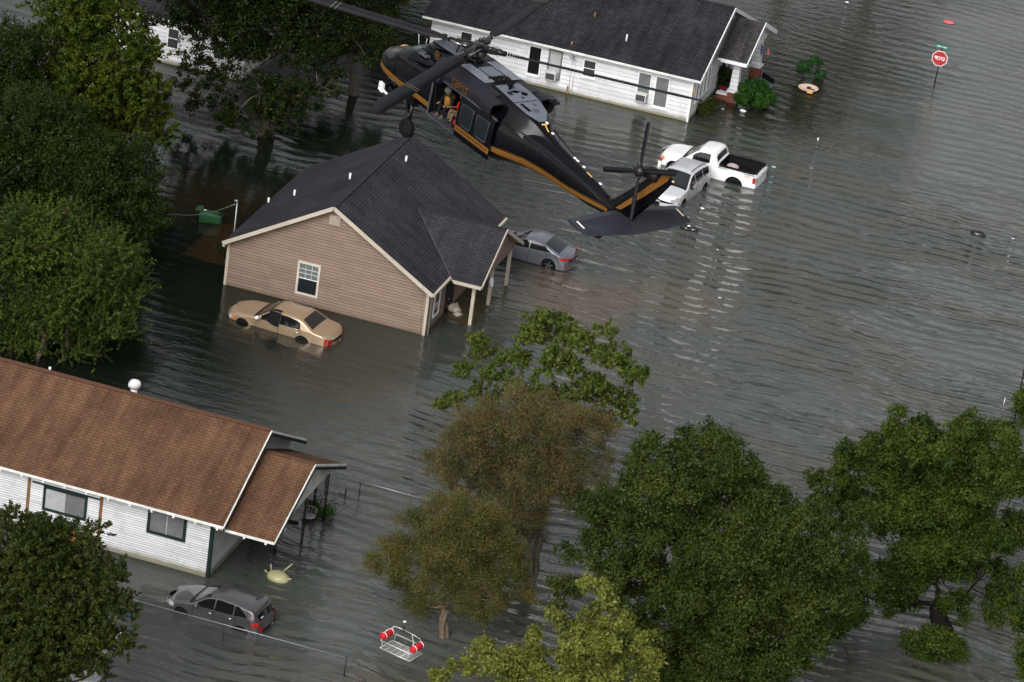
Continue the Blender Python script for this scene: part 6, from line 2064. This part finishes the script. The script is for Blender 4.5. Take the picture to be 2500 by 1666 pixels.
tree('open_crowned_tree', 'fresh green tree with open gappy crown rising behind the reddish crape myrtle', G, (1250, 1160), 171,
     [(1235, 765, 42), (1325, 775, 42), (1180, 845, 38), (1275, 850, 48), (1385, 820, 40), (1440, 850, 32), (1110, 805, 26), (1070, 855, 18), (1040, 928, 22), (1120, 905, 34), (1340, 915, 52), (1420, 925, 34), (1245, 925, 50), (1448, 965, 18), (1132, 865, 26), (1200, 780, 26), (1010, 940, 12), (1475, 865, 16), (1380, 970, 24), (1290, 740, 18), (1390, 765, 18), (1255, 735, 14), (1090, 785, 14)],
     L_POP, leaf=.15, sub=950, nl=34, seed=17, trunk_r=.2, clump=(.35, .7), ntw=90, bark=M_TWIG, hollow=.4, spray=.3, lobe=1.2)
tree('crape_myrtle', 'reddish brown crape myrtle, the upper and larger of the two fine twigged trees', G, (1235, 1300), 163.5,
     [(1190, 935, 52), (1110, 985, 66), (1220, 1000, 78), (1320, 1005, 68), (1050, 1050, 66), (1150, 1080, 80), (1260, 1090, 80), (1355, 1075, 52), (1010, 1075, 42), (1200, 1170, 62), (1300, 1150, 50), (1185, 1225, 46), (1080, 1120, 50), (1250, 930, 34), (1385, 1050, 26), (985, 1060, 20), (1240, 1230, 30)],
     L_CRA, kscale=1.08, leaf=.066, sub=3100, nl=52, seed=18, stems=4, trunk_r=.13, bark=M_TWIG, ntw=900, tw_r=.014, clump=(.35, .65), hollow=.3, up=.3, lobe=1.3)
tree('crape_myrtle', 'olive green crape myrtle with pale forked trunks beside the rescue basket', G, (1015, 1468), 155.6,
     [(1030, 1195, 58), (1110, 1190, 56), (950, 1225, 50), (1060, 1260, 78), (1140, 1270, 60), (960, 1290, 58), (900, 1280, 42), (1180, 1320, 42), (1080, 1335, 58), (1000, 1345, 42), (1130, 1380, 40), (868, 1310, 20), (1070, 1165, 30), (1200, 1370, 26), (915, 1330, 24), (855, 1290, 14), (940, 1370, 34), (985, 1395, 26), (1085, 1395, 40), (1050, 1365, 40, .8)],
     L_CRB, kscale=1.1, leaf=.066, sub=2700, nl=52, seed=19, stems=3, trunk_r=.14, bark=M_BARKP, ntw=700, tw_r=.012, clump=(.35, .65), hollow=.3, up=.3, spread=.45, lobe=1.3)
tree('round_crowned_tree', 'huge mid green tree with a lumpy crown at bottom centre right', G, (1650, 1660), 156,
     [(1500, 1060, 60), (1600, 1055, 70), (1690, 1065, 50), (1560, 1130, 85), (1680, 1150, 85), (1775, 1165, 60), (1445, 1130, 42), (1390, 1200, 68), (1500, 1230, 85), (1640, 1260, 95), (1780, 1260, 88), (1860, 1210, 58), (1905, 1290, 48), (1345, 1280, 58), (1440, 1340, 78), (1590, 1380, 85), (1730, 1380, 85), (1840, 1370, 70), (1310, 1350, 42), (1500, 1460, 76), (1650, 1480, 85), (1790, 1470, 78), (1870, 1470, 46), (1720, 1555, 78), (1840, 1550, 46), (1560, 1550, 70), (1285, 1395, 22), (1735, 1095, 24), (1640, 1010, 24), (1680, 1020, 26), (1920, 1390, 40), (1960, 1250, 42), (1970, 1335, 46), (1985, 1190, 36), (1930, 1180, 34), (1900, 1460, 40), (1400, 1450, 60), (1420, 1540, 60), (1330, 1440, 40), (1650, 1570, 80)],
     L_MID, leaf=.145, sub=4300, kscale=1.12, lobe=.85, nl=44, seed=20, trunk_r=.3, stems=3, clump=(.3, .55), bark=M_BARKD)
tree('leaning_tree', 'large green tree with a dark forked leaning trunk on the right', G, (2175, 1455), 167.5,
     [(2030, 1015, 50), (2110, 1030, 68), (2200, 1010, 68), (2290, 1040, 66), (2000, 1080, 66), (1920, 1120, 44), (2100, 1130, 85), (2220, 1130, 85), (2330, 1120, 70), (1980, 1190, 66), (1925, 1230, 36), (2085, 1235, 85), (2200, 1230, 78), (2300, 1230, 60), (2055, 1325, 56), (2140, 1325, 66), (2005, 1300, 40), (2265, 1315, 48), (2340, 1340, 40), (2090, 1395, 24), (1880, 1095, 22), (1900, 1170, 40), (1950, 1310, 44), (1990, 1370, 40), (2200, 1400, 40), (2300, 1400, 50), (2040, 1400, 30), (2060, 955, 16), (2360, 1220, 50), (1960, 1050, 26)],
     L_RGT, leaf=.14, sub=3600, kscale=1.14, lobe=.9, nl=44, seed=21, trunk_r=.42, fork=.30, clump=(.28, .5), bark=M_BARKD)
tree('low_shrub', 'low round shrub at the foot of the leaning tree on the right', None, (2150, 1535), 165.5,
     [(2150, 1485, 46), (2110, 1475, 34), (2190, 1500, 32)], L_RGT, leaf=.12, sub=170, nl=44, seed=22, trunk_r=.06, cat='shrub', depth=.3)
tree('low_shrub', 'low shrub with yellowish leaves at the right foot of the huge mid green tree', None, (1960, 1470), 162.5,
     [(1960, 1420, 34), (1925, 1400, 40), (1900, 1440, 36)], L_RGT, leaf=.12, sub=150, nl=40, seed=23, trunk_r=.05, cat='shrub', depth=.3)
tree('lime_tree', 'bright lime green tree top reaching in from the bottom edge', G, (1330, 1830), 147.5,
     [(1388, 1365, 26), (1375, 1405, 38), (1290, 1425, 30), (1435, 1425, 30), (1330, 1475, 46), (1415, 1480, 56), (1485, 1490, 34), (1240, 1465, 20), (1180, 1495, 36), (1110, 1505, 34), (1260, 1530, 56), (1370, 1545, 66), (1455, 1555, 50), (1160, 1560, 56), (1055, 1535, 32), (1015, 1560, 26), (1300, 1590, 60), (1350, 1345, 14), (1500, 1520, 20)],
     L_LIM, leaf=.15, sub=950, nl=36, seed=24, trunk_r=.16, ntw=120, bark=M_TWIG, clump=(.22, .42), hollow=.5)
tree('broadleaf_tree', 'green tree just entering the right edge beside the television aerial', G, (2390, 1060), 186,
     [(2352, 920, 22), (2375, 950, 34), (2400, 900, 40)], L_RGT, leaf=.14, sub=130, nl=36, seed=26, trunk_r=.15)
tree('broadleaf_tree', 'green branch ends at the lower right edge of the picture', G, (2430, 1650), 160,
     [(2352, 1430, 26), (2360, 1540, 34), (2400, 1490, 50), (2365, 1385, 22)], L_RGT, leaf=.14, sub=240, nl=36, seed=27, trunk_r=.2)
# a line of trees just beyond the top of the picture; the water mirrors them
for i, (x, y, h) in enumerate(((-86, 246, 18), (-78, 250, 19), (-70, 247, 20), (-62, 251, 19), (-55, 253, 20), (-50, 256, 19))):
    rg = random.Random(40 + i)
    R_ = thing('broadleaf_tree', 'tree of the row beyond the white house', 'tree', (x, y, 0), 0, 'trees beyond the white house')
    C_ = [(x + rg.uniform(-3.6, 3.6), y + rg.uniform(-2, 2), h * rg.uniform(.35, .95), rg.uniform(1.5, 2.4)) for _ in range(24)]
    leaf_mesh('crown', C_, 700, 26, .34, L_DK, 50 + i, R_, (x, y, 0), clump=(.3, .5))
    limb_mesh('trunk', (x, y, 0), C_, M_BARK, 60 + i, R_, .3)

# ------------------------------------------------------------------ shrubs
tree('round_bush', 'dense round green bush beside the porch of the white house', None, (1735, 262), 224.2,
     [(1735, 222, 36, 0), (1715, 225, 26, -.2), (1760, 232, 24, 0), (1735, 238, 30, -.3)], L_BUSH, leaf=.11, sub=240, nl=60, seed=31, trunk_r=.06, cat='bush', depth=.1, hollow=.85, clump=(.16, .28))
tree('clipped_conifer', 'left of the two small ball shaped conifers behind the floating round dish', None, (1846, 188), 230.3, [(1845, 165, 13, 0), (1844, 155, 8, 0)], L_CON, leaf=.09, sub=60, nl=60, seed=32, trunk_r=.05, cat='conifer', bark=M_BARKD, clump=(.12, .2), hollow=.8)
tree('clipped_conifer', 'right and taller of the two small ball shaped conifers behind the floating round dish', None, (1878, 186), 230.9, [(1875, 148, 12, 0), (1873, 139, 8, 0), (1882, 172, 10, 0)], L_CON, leaf=.09, sub=70, nl=60, seed=33, trunk_r=.05, cat='conifer', bark=M_BARKD, clump=(.12, .2), hollow=.8)
tree('porch_plant', 'tall leafy plant growing inside the porch of the white house', None, (1660, 205), 225.6, [(1662, 172, 13, 0), (1657, 190, 14, 0)], L_DK, leaf=.13, sub=44, nl=44, seed=34, trunk_r=.04, cat='plant')
tree('corner_plant', 'yellowish straggly plant at the foot of the white house corner', None, (1622, 262), 221.6, [(1622, 250, 13, 0), (1638, 240, 12, .6), (1612, 262, 8, -.4)], L_OAK, leaf=.12, sub=44, nl=26, seed=35, trunk_r=.03, cat='plant')
tree('corner_plant', 'small dark plant at the left back corner of the tan house', None, (519, 578), 186.4, [(519, 572, 8, 0)], L_DK, leaf=.1, sub=24, nl=30, seed=36, trunk_r=.03, cat='plant')
tree('porch_plant', 'green leafy plant afloat between the iron posts of the brown roofed house', None, (745, 1184), 163.4, [(738, 1176, 9, 0), (756, 1178, 8, 0), (720, 1168, 7, 0)], L_BUSH, leaf=.11, sub=30, nl=34, seed=37, trunk_r=.03, cat='plant')

# ------------------------------------------------------------------ stop sign with street name blade
def sgn():
    b = on_z(2279, 214)
    R = thing('stop_sign', 'red stop sign with green street name blade, standing in the flooded street', 'stop sign', tuple(b))
    top = b + np.array([.10, 0, 2.62]); cen = b + np.array([.075, -.05, 1.86])
    p = MB(); p.tube([b - np.array([0, 0, .8]), top], .034, 8); p.build('post', M_IRON, R)
    ax = np.array([.9986, -.052, 0]); up = np.array([.05, .0, .9988])
    oct_ = lambda r_, dy: [tuple(cen + ax * r_ * math.cos(t) + up * r_ * math.sin(t) + np.array([0, dy, 0])) for t in [math.pi / 8 + k * math.pi / 4 for k in range(8)]]
    m = MB(); a, c = oct_(.50, 0), oct_(.50, -.012); m.face(a); m.face(c); m.grid([a, c], close_u=True, smooth=False)
    pl = sub_origin(m.build('sign_border', M_LAMPW, R), R)
    m = MB(); m.face(oct_(.465, -.016)); m.build('sign_face', M_RED, pl, fix=False)
    cu = bpy.data.curves.new('t', 'FONT'); cu.body = 'STOP'; cu.size = .30; cu.align_x = 'CENTER'; cu.align_y = 'CENTER'; cu.offset = .004; cu.space_character = .95
    o = bpy.data.objects.new('t', cu); COL.objects.link(o); bpy.context.view_layer.update()
    me = bpy.data.meshes.new_from_object(o.evaluated_get(bpy.context.evaluated_depsgraph_get())); bpy.data.objects.remove(o, do_unlink=True)
    for v in me.vertices:
        q = cen - b + ax * (-v.co.x) * .92 + up * v.co.y + np.array([0, -.020, 0])
        v.co = Vector(q)
    me.materials.clear(); me.materials.append(M_LAMPW)
    q = bpy.data.objects.new('lettering', me); COL.objects.link(q); q.parent = pl
    g = MB(); c2 = b + np.array([.10, 0, 2.58]); g.obox(c2, ax * .42, (0, .01, 0), up * .10)
    M_SG = plain('green_street_sign', (0.01, 0.16, 0.09), .4)
    st = sub_origin(g.build('street_name_blade', M_SG, R), R)
    g = MB()
    for k, wv in enumerate((.06, .045, .05, .04, .05, .045)):
        g.obox(c2 + ax * (-.26 + k * .10) + np.array([0, -.013, 0]), ax * wv * .6, (0, .002, 0), up * .035)
    g.build('blade_writing', M_LAMPW, st)


sgn()


# ------------------------------------------------------------------ chain link fences and wires
def chain_mat():
    m, nt, b = new_mat('chain_link_wire')
    b.inputs['Base Color'].default_value = (.10, .11, .11, 1); b.inputs['Metallic'].default_value = .5; b.inputs['Roughness'].default_value = .5
    return m


M_CHAIN = chain_mat()


def fence(label, pts, top, mesh_h, posts, group=None, rail_r=.028, mesh=True, name='chain_link_fence', railmat=None):
    R = thing(name, label, 'fence', (pts[0][0], pts[0][1], 0))
    P = [np.array([p[0], p[1], t]) for p, t in zip(pts, top)]
    f = MB(); f.tube(P, rail_r, 6); f.build('top_rail', railmat or M_GALV, R)
    for a in posts:
        k = a * (len(P) - 1); i = min(int(k), len(P) - 2); q = P[i] + (P[i + 1] - P[i]) * (k - i)
        f = MB(); f.tube([(q[0], q[1] + .05, -1), (q[0], q[1] + .05, q[2] + .03)], .026, 7); f.build('post', M_IRON, R)
    if mesh:
        f = MB(); s_ = .10
        for a, b in zip(P, P[1:]):
            L = np.linalg.norm((b - a)[:2]); n = int(L / s_); H = mesh_h
            zlow = -.05
            for k in range(-int(H / s_), n):
                for sg in (1, -1):
                    # one wire running diagonally from the rail down to the water
                    x0 = k * s_; x1 = x0 + (a[2] - zlow)
                    if sg < 0: x0, x1 = x1, x0
                    t0, t1 = x0 / L, x1 / L
                    za, zb = a[2], zlow
                    c0, c1 = max(0, min(1, t0)), max(0, min(1, t1))
                    if abs(t1 - t0) < 1e-6 or c0 == c1: continue
                    fz = lambda t: za + (zb - za) * (t - t0) / (t1 - t0)
                    p0 = a + (b - a) * c0; p1 = a + (b - a) * c1
                    z0 = min(fz(c0), p0[2] - .02); z1 = min(fz(c1), p1[2] - .02)
                    f.bar((p0[0], p0[1] + .003 * sg, z0), (p1[0], p1[1] + .003 * sg, z1), .006, .006)
        f.build('wire_mesh', M_CHAIN, R, fix=False)
    return R


# where the rail is 0.9 m above the water
fa, fb = on_z(313 - 60, 1461 - 16, .85), on_z(844.7, 1606.5, .85)
fence('long chain link fence with bright top rail in front of the dark grey crossover', [fa, fb], (.85, .85), .9, (.0, .5, 1.0), rail_r=.02)
ga, gb = on_z(797, 1153, .75), on_z(1075, 1230, .75)
fence('sunken chain link fence running right from the porch of the brown roofed house', [ga, gb], (.75, .75), .8, (.0, .3), mesh=False, rail_r=.024)
f = MB(); q0, q1 = np.array([-65.98, 185.3, 3.85]), on_y(415, 523, 188.0)
pts = [q0 + (q1 - q0) * t + np.array([0, 0, -.28 * math.sin(math.pi * t)]) for t in np.linspace(0, 1, 9)]
q2 = q1 + (q1 - q0) * 2.0; pts += [q2]
f.tube(pts, .016, 5)
for t in np.linspace(.05, .9, 12):
    q = q0 + (q1 - q0) * t + np.array([0, 0, -.28 * math.sin(math.pi * t)]); f.ball(tuple(q), (.05, .025, .025), 6)
tag(f.build('service_wire', M_GALV, None), 'twisted service wire running left from the steel mast of the tan house', 'cable')

# ------------------------------------------------------------------ floating and loose things
def bin_():
    M_BIN = plain('green_bin_plastic', (0.022, 0.075, 0.032), .45, var=.15)
    c = on_z(512, 536, .15)
    R = thing('wheeled_bin', 'green wheeled bin floating on its side left of the tan house', 'bin', tuple(c), math.radians(8), local=True)
    f = MB(); rws = []
    for x, w_, h_ in ((.62, .25, .27), (.60, .27, .29), (0, .29, .32), (-.45, .31, .34), (-.50, .33, .36)):
        rws.append([(x, w_ * math.copysign(abs(math.cos(t)) ** .5, math.cos(t)), .12 + h_ * math.copysign(abs(math.sin(t)) ** .5, math.sin(t))) for t in np.linspace(0, 2 * math.pi, 24, endpoint=False)])
    f.grid(rws, close_u=True); f.face(rws[0])
    inner = [(p[0] + .05, p[1] * .86, .12 + (p[2] - .12) * .88) for p in rws[-1]]
    deep = [(p[0] + .9, p[1] * .75, .12 + (p[2] - .12) * .75) for p in rws[-1]]
    f.grid([rws[-1], [(p[0] - .01, p[1] * .9, .12 + (p[2] - .12) * .9) for p in rws[-1]], inner, deep], 0, close_u=True); f.face(deep, 1)
    f.build('body', [M_BIN, M_INNER], R, fix=False)
    f = MB(); f.obox((-.58, .02, .50), (.14, 0, .02), (0, .30, 0), (-.02, 0, .02)); f.tube([(-.62, -.28, .44), (-.62, .28, .46)], .025, 6); f.build('lid', M_BIN, R)
    f = MB()
    for k in range(4): f.box(.05 + k * .12, .08 + k * .12, -.22, .22, .435, .455)
    f.build('ribs', M_BIN, R)
    f = MB(); f.obox((-.28, .0, .475), (.07, 0, 0), (0, .06, 0), (0, 0, .004)); f.build('white_emblem', M_LAMPW, R)
    f = MB(); f.tube([(.55, -.2, .42), (.55, .2, .42)], .05, 10); f.build('wheel', M_TYRE, R)


bin_()


def lump(name, label, cat, c, r, mat, seed, jit=.18, rotz=0.0, extra=None):
    rg = random.Random(seed)
    R = MB(); R.ball((0, 0, 0), r, 12, 0, jit, rg)
    if extra: R.ball(extra[0], extra[1], 10, 0, jit, rg)
    o = R.build(name, mat, None, fix=True)
    if name == 'white_scrap': o.scale = (.75, .75, .75)
    o.location = tuple(c); o.rotation_euler = (0, 0, rotz)
    return tag(o, label, cat)


M_BAG = plain('black_bag_plastic', (0.012, 0.012, 0.014), .25, var=.3, coat=.4)
M_WBAG = plain('white_bag_plastic', (.72, .72, .74), .4, var=.15)
lump('rubbish_bag', 'black rubbish bag with white label floating below the helicopter stabilator', 'rubbish bag', on_z(1674, 555, .05), (.38, .22, .16), M_BAG, 1, .25, -.2, ((.42, .05, 0), (.34, .2, .12)))
lump('white_scrap', 'white scrap stuck on the black rubbish bag below the stabilator', 'scrap', on_z(1682, 552, .20), (.12, .08, .05), M_WBAG, 2)
lump('rubbish_bag', 'crumpled black rubbish bag adrift alone at the right in the open street', 'rubbish bag', on_z(2388, 571, .03), (.40, .24, .14), M_BAG, 3, .3, .1)
lump('white_scrap', 'white scrap floating right of the crumpled rubbish bag near the right edge', 'scrap', on_z(2473, 583, .02), (.12, .06, .03), M_WBAG, 4)
lump('white_scrap', 'pinkish white scrap floating below the front wheel of the silver crossover', 'scrap', on_z(1715, 509, .02), (.17, .10, .05), M_WBAG, 5)
lump('cream_scrap', 'small cream scrap floating just above the labelled rubbish bag', 'scrap', on_z(1678, 531, .02), (.10, .08, .04), M_CREAM, 6)
lump('drink_can', 'light blue can floating right of the white pickup', 'can', on_z(1889, 408, .02), (.14, .06, .05), plain('pale_blue_can', (.25, .50, .65), .3), 7, .05)
lump('white_jug', 'white jug floating below the round bush by the white house', 'jug', on_z(1814, 271, .04), (.20, .09, .07), M_WBAG, 8, .05)
lump('white_scrap', 'tiny white scrap floating between corner plant and round bush', 'scrap', on_z(1765, 266, .02), (.09, .05, .03), M_WBAG, 9)
lump('white_scrap', 'small white upright scrap in the water right of the round bush and above the pickup', 'scrap', on_z(1997, 340, .08), (.07, .04, .12), M_WBAG, 10)
lump('white_scrap', 'white scrap floating at the very top edge above the round dish', 'scrap', on_z(2068, 6, .04), (.16, .10, .06), M_WBAG, 11)
lump('pink_float', 'faded pink plastic thing floating beyond the stop sign', 'float', on_z(2316, 54, .03), (.38, .30, .06), plain('faded_pink_plastic', (.55, .12, .13), .5, var=.3, vscale=7), 12, .2)
lump('white_scrap', 'white scrap adrift in the open street left of the middle right', 'scrap', on_z(1757, 727, .02), (.11, .05, .03), M_WBAG, 13)
lump('white_scrap', 'white scrap floating right of the grey sedan in the street', 'scrap', on_z(1752, 610, .02), (.08, .05, .03), M_WBAG, 14)
lump('white_cloth', 'white cloth hung on the middle porch post of the tan house', 'cloth', (-53.50, 189.36, 1.25), (.13, .16, .26), M_WBAG, 15, .3)
lump('sandbag_heap', 'pale plastic bags heaped at the front door of the tan house', 'bags', (-54.75, 187.75, .10), (.30, .36, .26), plain('beige_plastic', (.42, .36, .30), .6, var=.35, vscale=8), 16, .35, 0, ((.25, -.35, -.08), (.26, .25, .12)))
lump('blue_scrap', 'small blue scrap in the water behind the fence at the bushy oak', 'scrap', on_z(311, 1500, .05), (.14, .08, .05), plain('blue_plastic', (.05, .18, .55), .4), 17)
lump('white_bag', 'white bag hanging at the inner iron post of the brown roofed house', 'bag', on_y(694, 1291, 158.9), (.10, .10, .14), M_WBAG, 18)
lump('white_lantern', 'small white lantern under the porch eave of the brown roofed house', 'lantern', on_y(680, 1311, 158.2), (.09, .09, .12), M_WBAG, 19)
lump('pink_flag', 'small faded pink flag cloth by the porch of the white house', 'flag', on_y(1875, 129, 228.6), (.10, .04, .22), plain('faded_red_cloth', (.45, .16, .18), .7), 20)
lump('purple_flag', 'small purple flag cloth hanging on the far porch column of the white house', 'flag', (-50.35, 228.72, 1.75), (.08, .05, .30), plain('purple_cloth', (.14, .12, .32), .7), 21)
lump('yellow_ornament', 'yellow sun shaped wall ornament at the corner of the white house', 'ornament', (-51.86, 219.85, 1.75), (.04, .12, .18), M_YEL, 22)


def dish():
    c = on_z(1973, 218, .05)
    R = thing('round_dish', 'pale round tray with an upturned rim floating below the small conifers', 'tray', tuple(c), 0, local=True)
    M_D = plain('pale_pink_plastic', (.58, .42, .34), .5, var=.1)
    f = MB(); f.lathe((0, 0, 0), [(.001, -.02), (.40, -.02), (.56, .06), (.60, .10), (.57, .10), (.40, .02), (.001, .01)], 30); f.build('tray', M_D, R)
    f = MB(); f.obox((.02, .05, .07), (.10, .04, 0), (-.03, .07, 0), (0, 0, .05)); f.bar((.1, -.05, .08), (.4, -.12, .08), .05, .03); f.build('dark_fitting', M_HUBM, R)
    f = MB(); f.obox((.25, -.56, .05), (.16, 0, 0), (0, .08, 0), (0, 0, .04)); f.build('orange_patch', plain('orange_foam', (.65, .35, .12), .6), R)


dish()


def tank():
    c = on_z(679, 1412, .0)
    R = thing('upturned_tank', 'cream tank with three stub legs floating upside down near the brown roofed house', 'tank', tuple(c), math.radians(-14), local=True)
    M_T = plain('cream_tank_enamel', (.33, .31, .17), .35, var=.15, coat=.3)
    f = MB(); f.ball((0, 0, .03), (.54, .42, .30), 22); f.build('shell', M_T, R)
    f = MB(); f.tube([(.54 * math.cos(t) * .72, .42 * math.sin(t) * .72, .03 + .30 * .70) for t in np.linspace(.6, 2.9, 12)], .014, 5); f.build('seam', M_BLACK, R)
    for (a, b) in (((.05, .25, .25), (.30, .55, .62)), ((-.42, .05, .15), (-.56, .18, .42)), ((.45, -.05, .12), (.66, .04, .22)), ((-.5, -.1, .1), (-.66, -.12, .2))):
        f = MB(); f.tube([a, b], .035, 8); f.build('stub_leg', M_T, R)


tank()


def teal_box():
    c = on_z(1862, 205, .05)
    R = thing('floating_crate', 'dark teal lidded crate floating open behind the round bush', 'crate', tuple(c), math.radians(-38), local=True)
    M_C = plain('teal_plastic', (.07, .13, .13), .3, var=.2, coat=.3)
    f = MB(); f.box(-.55, .55, -.32, .32, -.2, .16); f.build('body', M_C, R, bevel=.03)
    f = MB(); f.obox((0, .34, .30), (.56, 0, 0), (0, .03, .16), (0, .015, -.003)); f.build('lid', M_BLACK, R)


teal_box()


def bench():
    R = thing('porch_bench', 'dark red bench with white cushions in the porch of the white house', 'bench', (-51.35, 224.95, 0), 0, local=True)
    M_B = plain('dark_red_paint', (.14, .012, .02), .5)
    f = MB(); f.box(-.35, .35, -.22, .22, .02, .10); f.build('seat', M_B, R)
    f = MB(); f.box(-.35, .35, .18, .24, .1, .42); f.build('backrest', M_B, R)
    for s in (-1, 1):
        f = MB(); f.box(s * .33 - .03, s * .33 + .03, -.2, .2, -.6, .02); f.build('leg', M_B, R)
    f = MB(); f.box(-.3, -.02, -.15, .15, .1, .2); f.build('cushion', M_WBAG, R, bevel=.03)
    f = MB(); f.box(.05, .3, -.15, .15, .1, .2); f.build('cushion', M_WBAG, R, bevel=.03)


bench()


def chairs():
    for i, (px, py, lab) in enumerate(((754, 1264, 'round wire garden chair seat floating between the iron porch posts'), (716, 1266, 'pale oval garden table top floating behind the inner iron post'))):
        c = on_z(px, py, .05)
        R = thing('garden_chair' if i == 0 else 'garden_table', lab, 'garden chair' if i == 0 else 'garden table', tuple(c), .3 * i, local=True)
        M_P = plain('pale_wicker', (.34, .33, .31), .7, var=.3, vscale=20)
        f = MB(); f.lathe((0, 0, .06), [(.001, 0), (.28, 0), (.31, .03), (.28, .05), (.001, .04)], 20)
        f.build('seat' if i == 0 else 'top', M_P, R)
        if i == 0:
            f = MB()
            for k in range(7):
                a_ = math.radians(20 + k * 23); f.tube([(.28 * math.cos(a_), .28 * math.sin(a_), .08), (.33 * math.cos(a_), .33 * math.sin(a_), .42)], .012, 5)
            f.tube([(.33 * math.cos(math.radians(20 + k * 11.5)), .33 * math.sin(math.radians(20 + k * 11.5)), .42) for k in range(13)], .016, 5)
            f.build('backrest', M_P, R)
        else:
            f = MB()
            for k in range(3):
                a_ = k * 2.1; f.tube([(.2 * math.cos(a_), .2 * math.sin(a_), .08), (.34 * math.cos(a_), .34 * math.sin(a_), -.5)], .014, 5)
            f.build('legs', M_IRON, R)


chairs()


def mailbox_and_aerial():
    b = on_y(2480, 1010, 186.5)
    x, y = b[0], b[1]
    R = thing('television_aerial', 'thin television aerial with long cross rods at the right edge', 'aerial', (x, y, 0))
    f = MB(); f.tube([(x, y, -1), (x, y, 8.6)], .035, 6); f.build('mast', M_IRON, R)
    z1 = on_y(2480, 925, 186.5)[2]; z2 = on_y(2475, 960, 186.5)[2]; z3 = on_y(2465, 985, 186.5)[2]
    f = MB()
    for z, l, mt in ((z1, .85, 0), (z2, .8, 0), (z3, .75, 1)):
        f.tube([(x - l, y, z), (x + .9, y, z)], .014, 5)
    f.tube([(x - .62, y, z3 + .25), (x - .72, y, z3 - .62), (x - .55, y, z3 - .75)], .03, 5)
    f.build('cross_rods', M_STEEL, R)
    g = on_z(1745 / 1.9215 * 0 + 842, 1212)
    p = thing('fence_post', 'short dark post and twig in the water right of the iron porch posts', 'post', tuple(g))
    f = MB(); f.tube([(g[0], g[1], -.6), (g[0] + .02, g[1], .42)], .03, 6); f.tube([(g[0], g[1], .05), (g[0] - .35, g[1] + .1, .03)], .015, 5); f.build('post', M_BLACK, p)


mailbox_and_aerial()

for o in list(bpy.data.objects):
    if '_o' in o.keys():
        del o['_o']
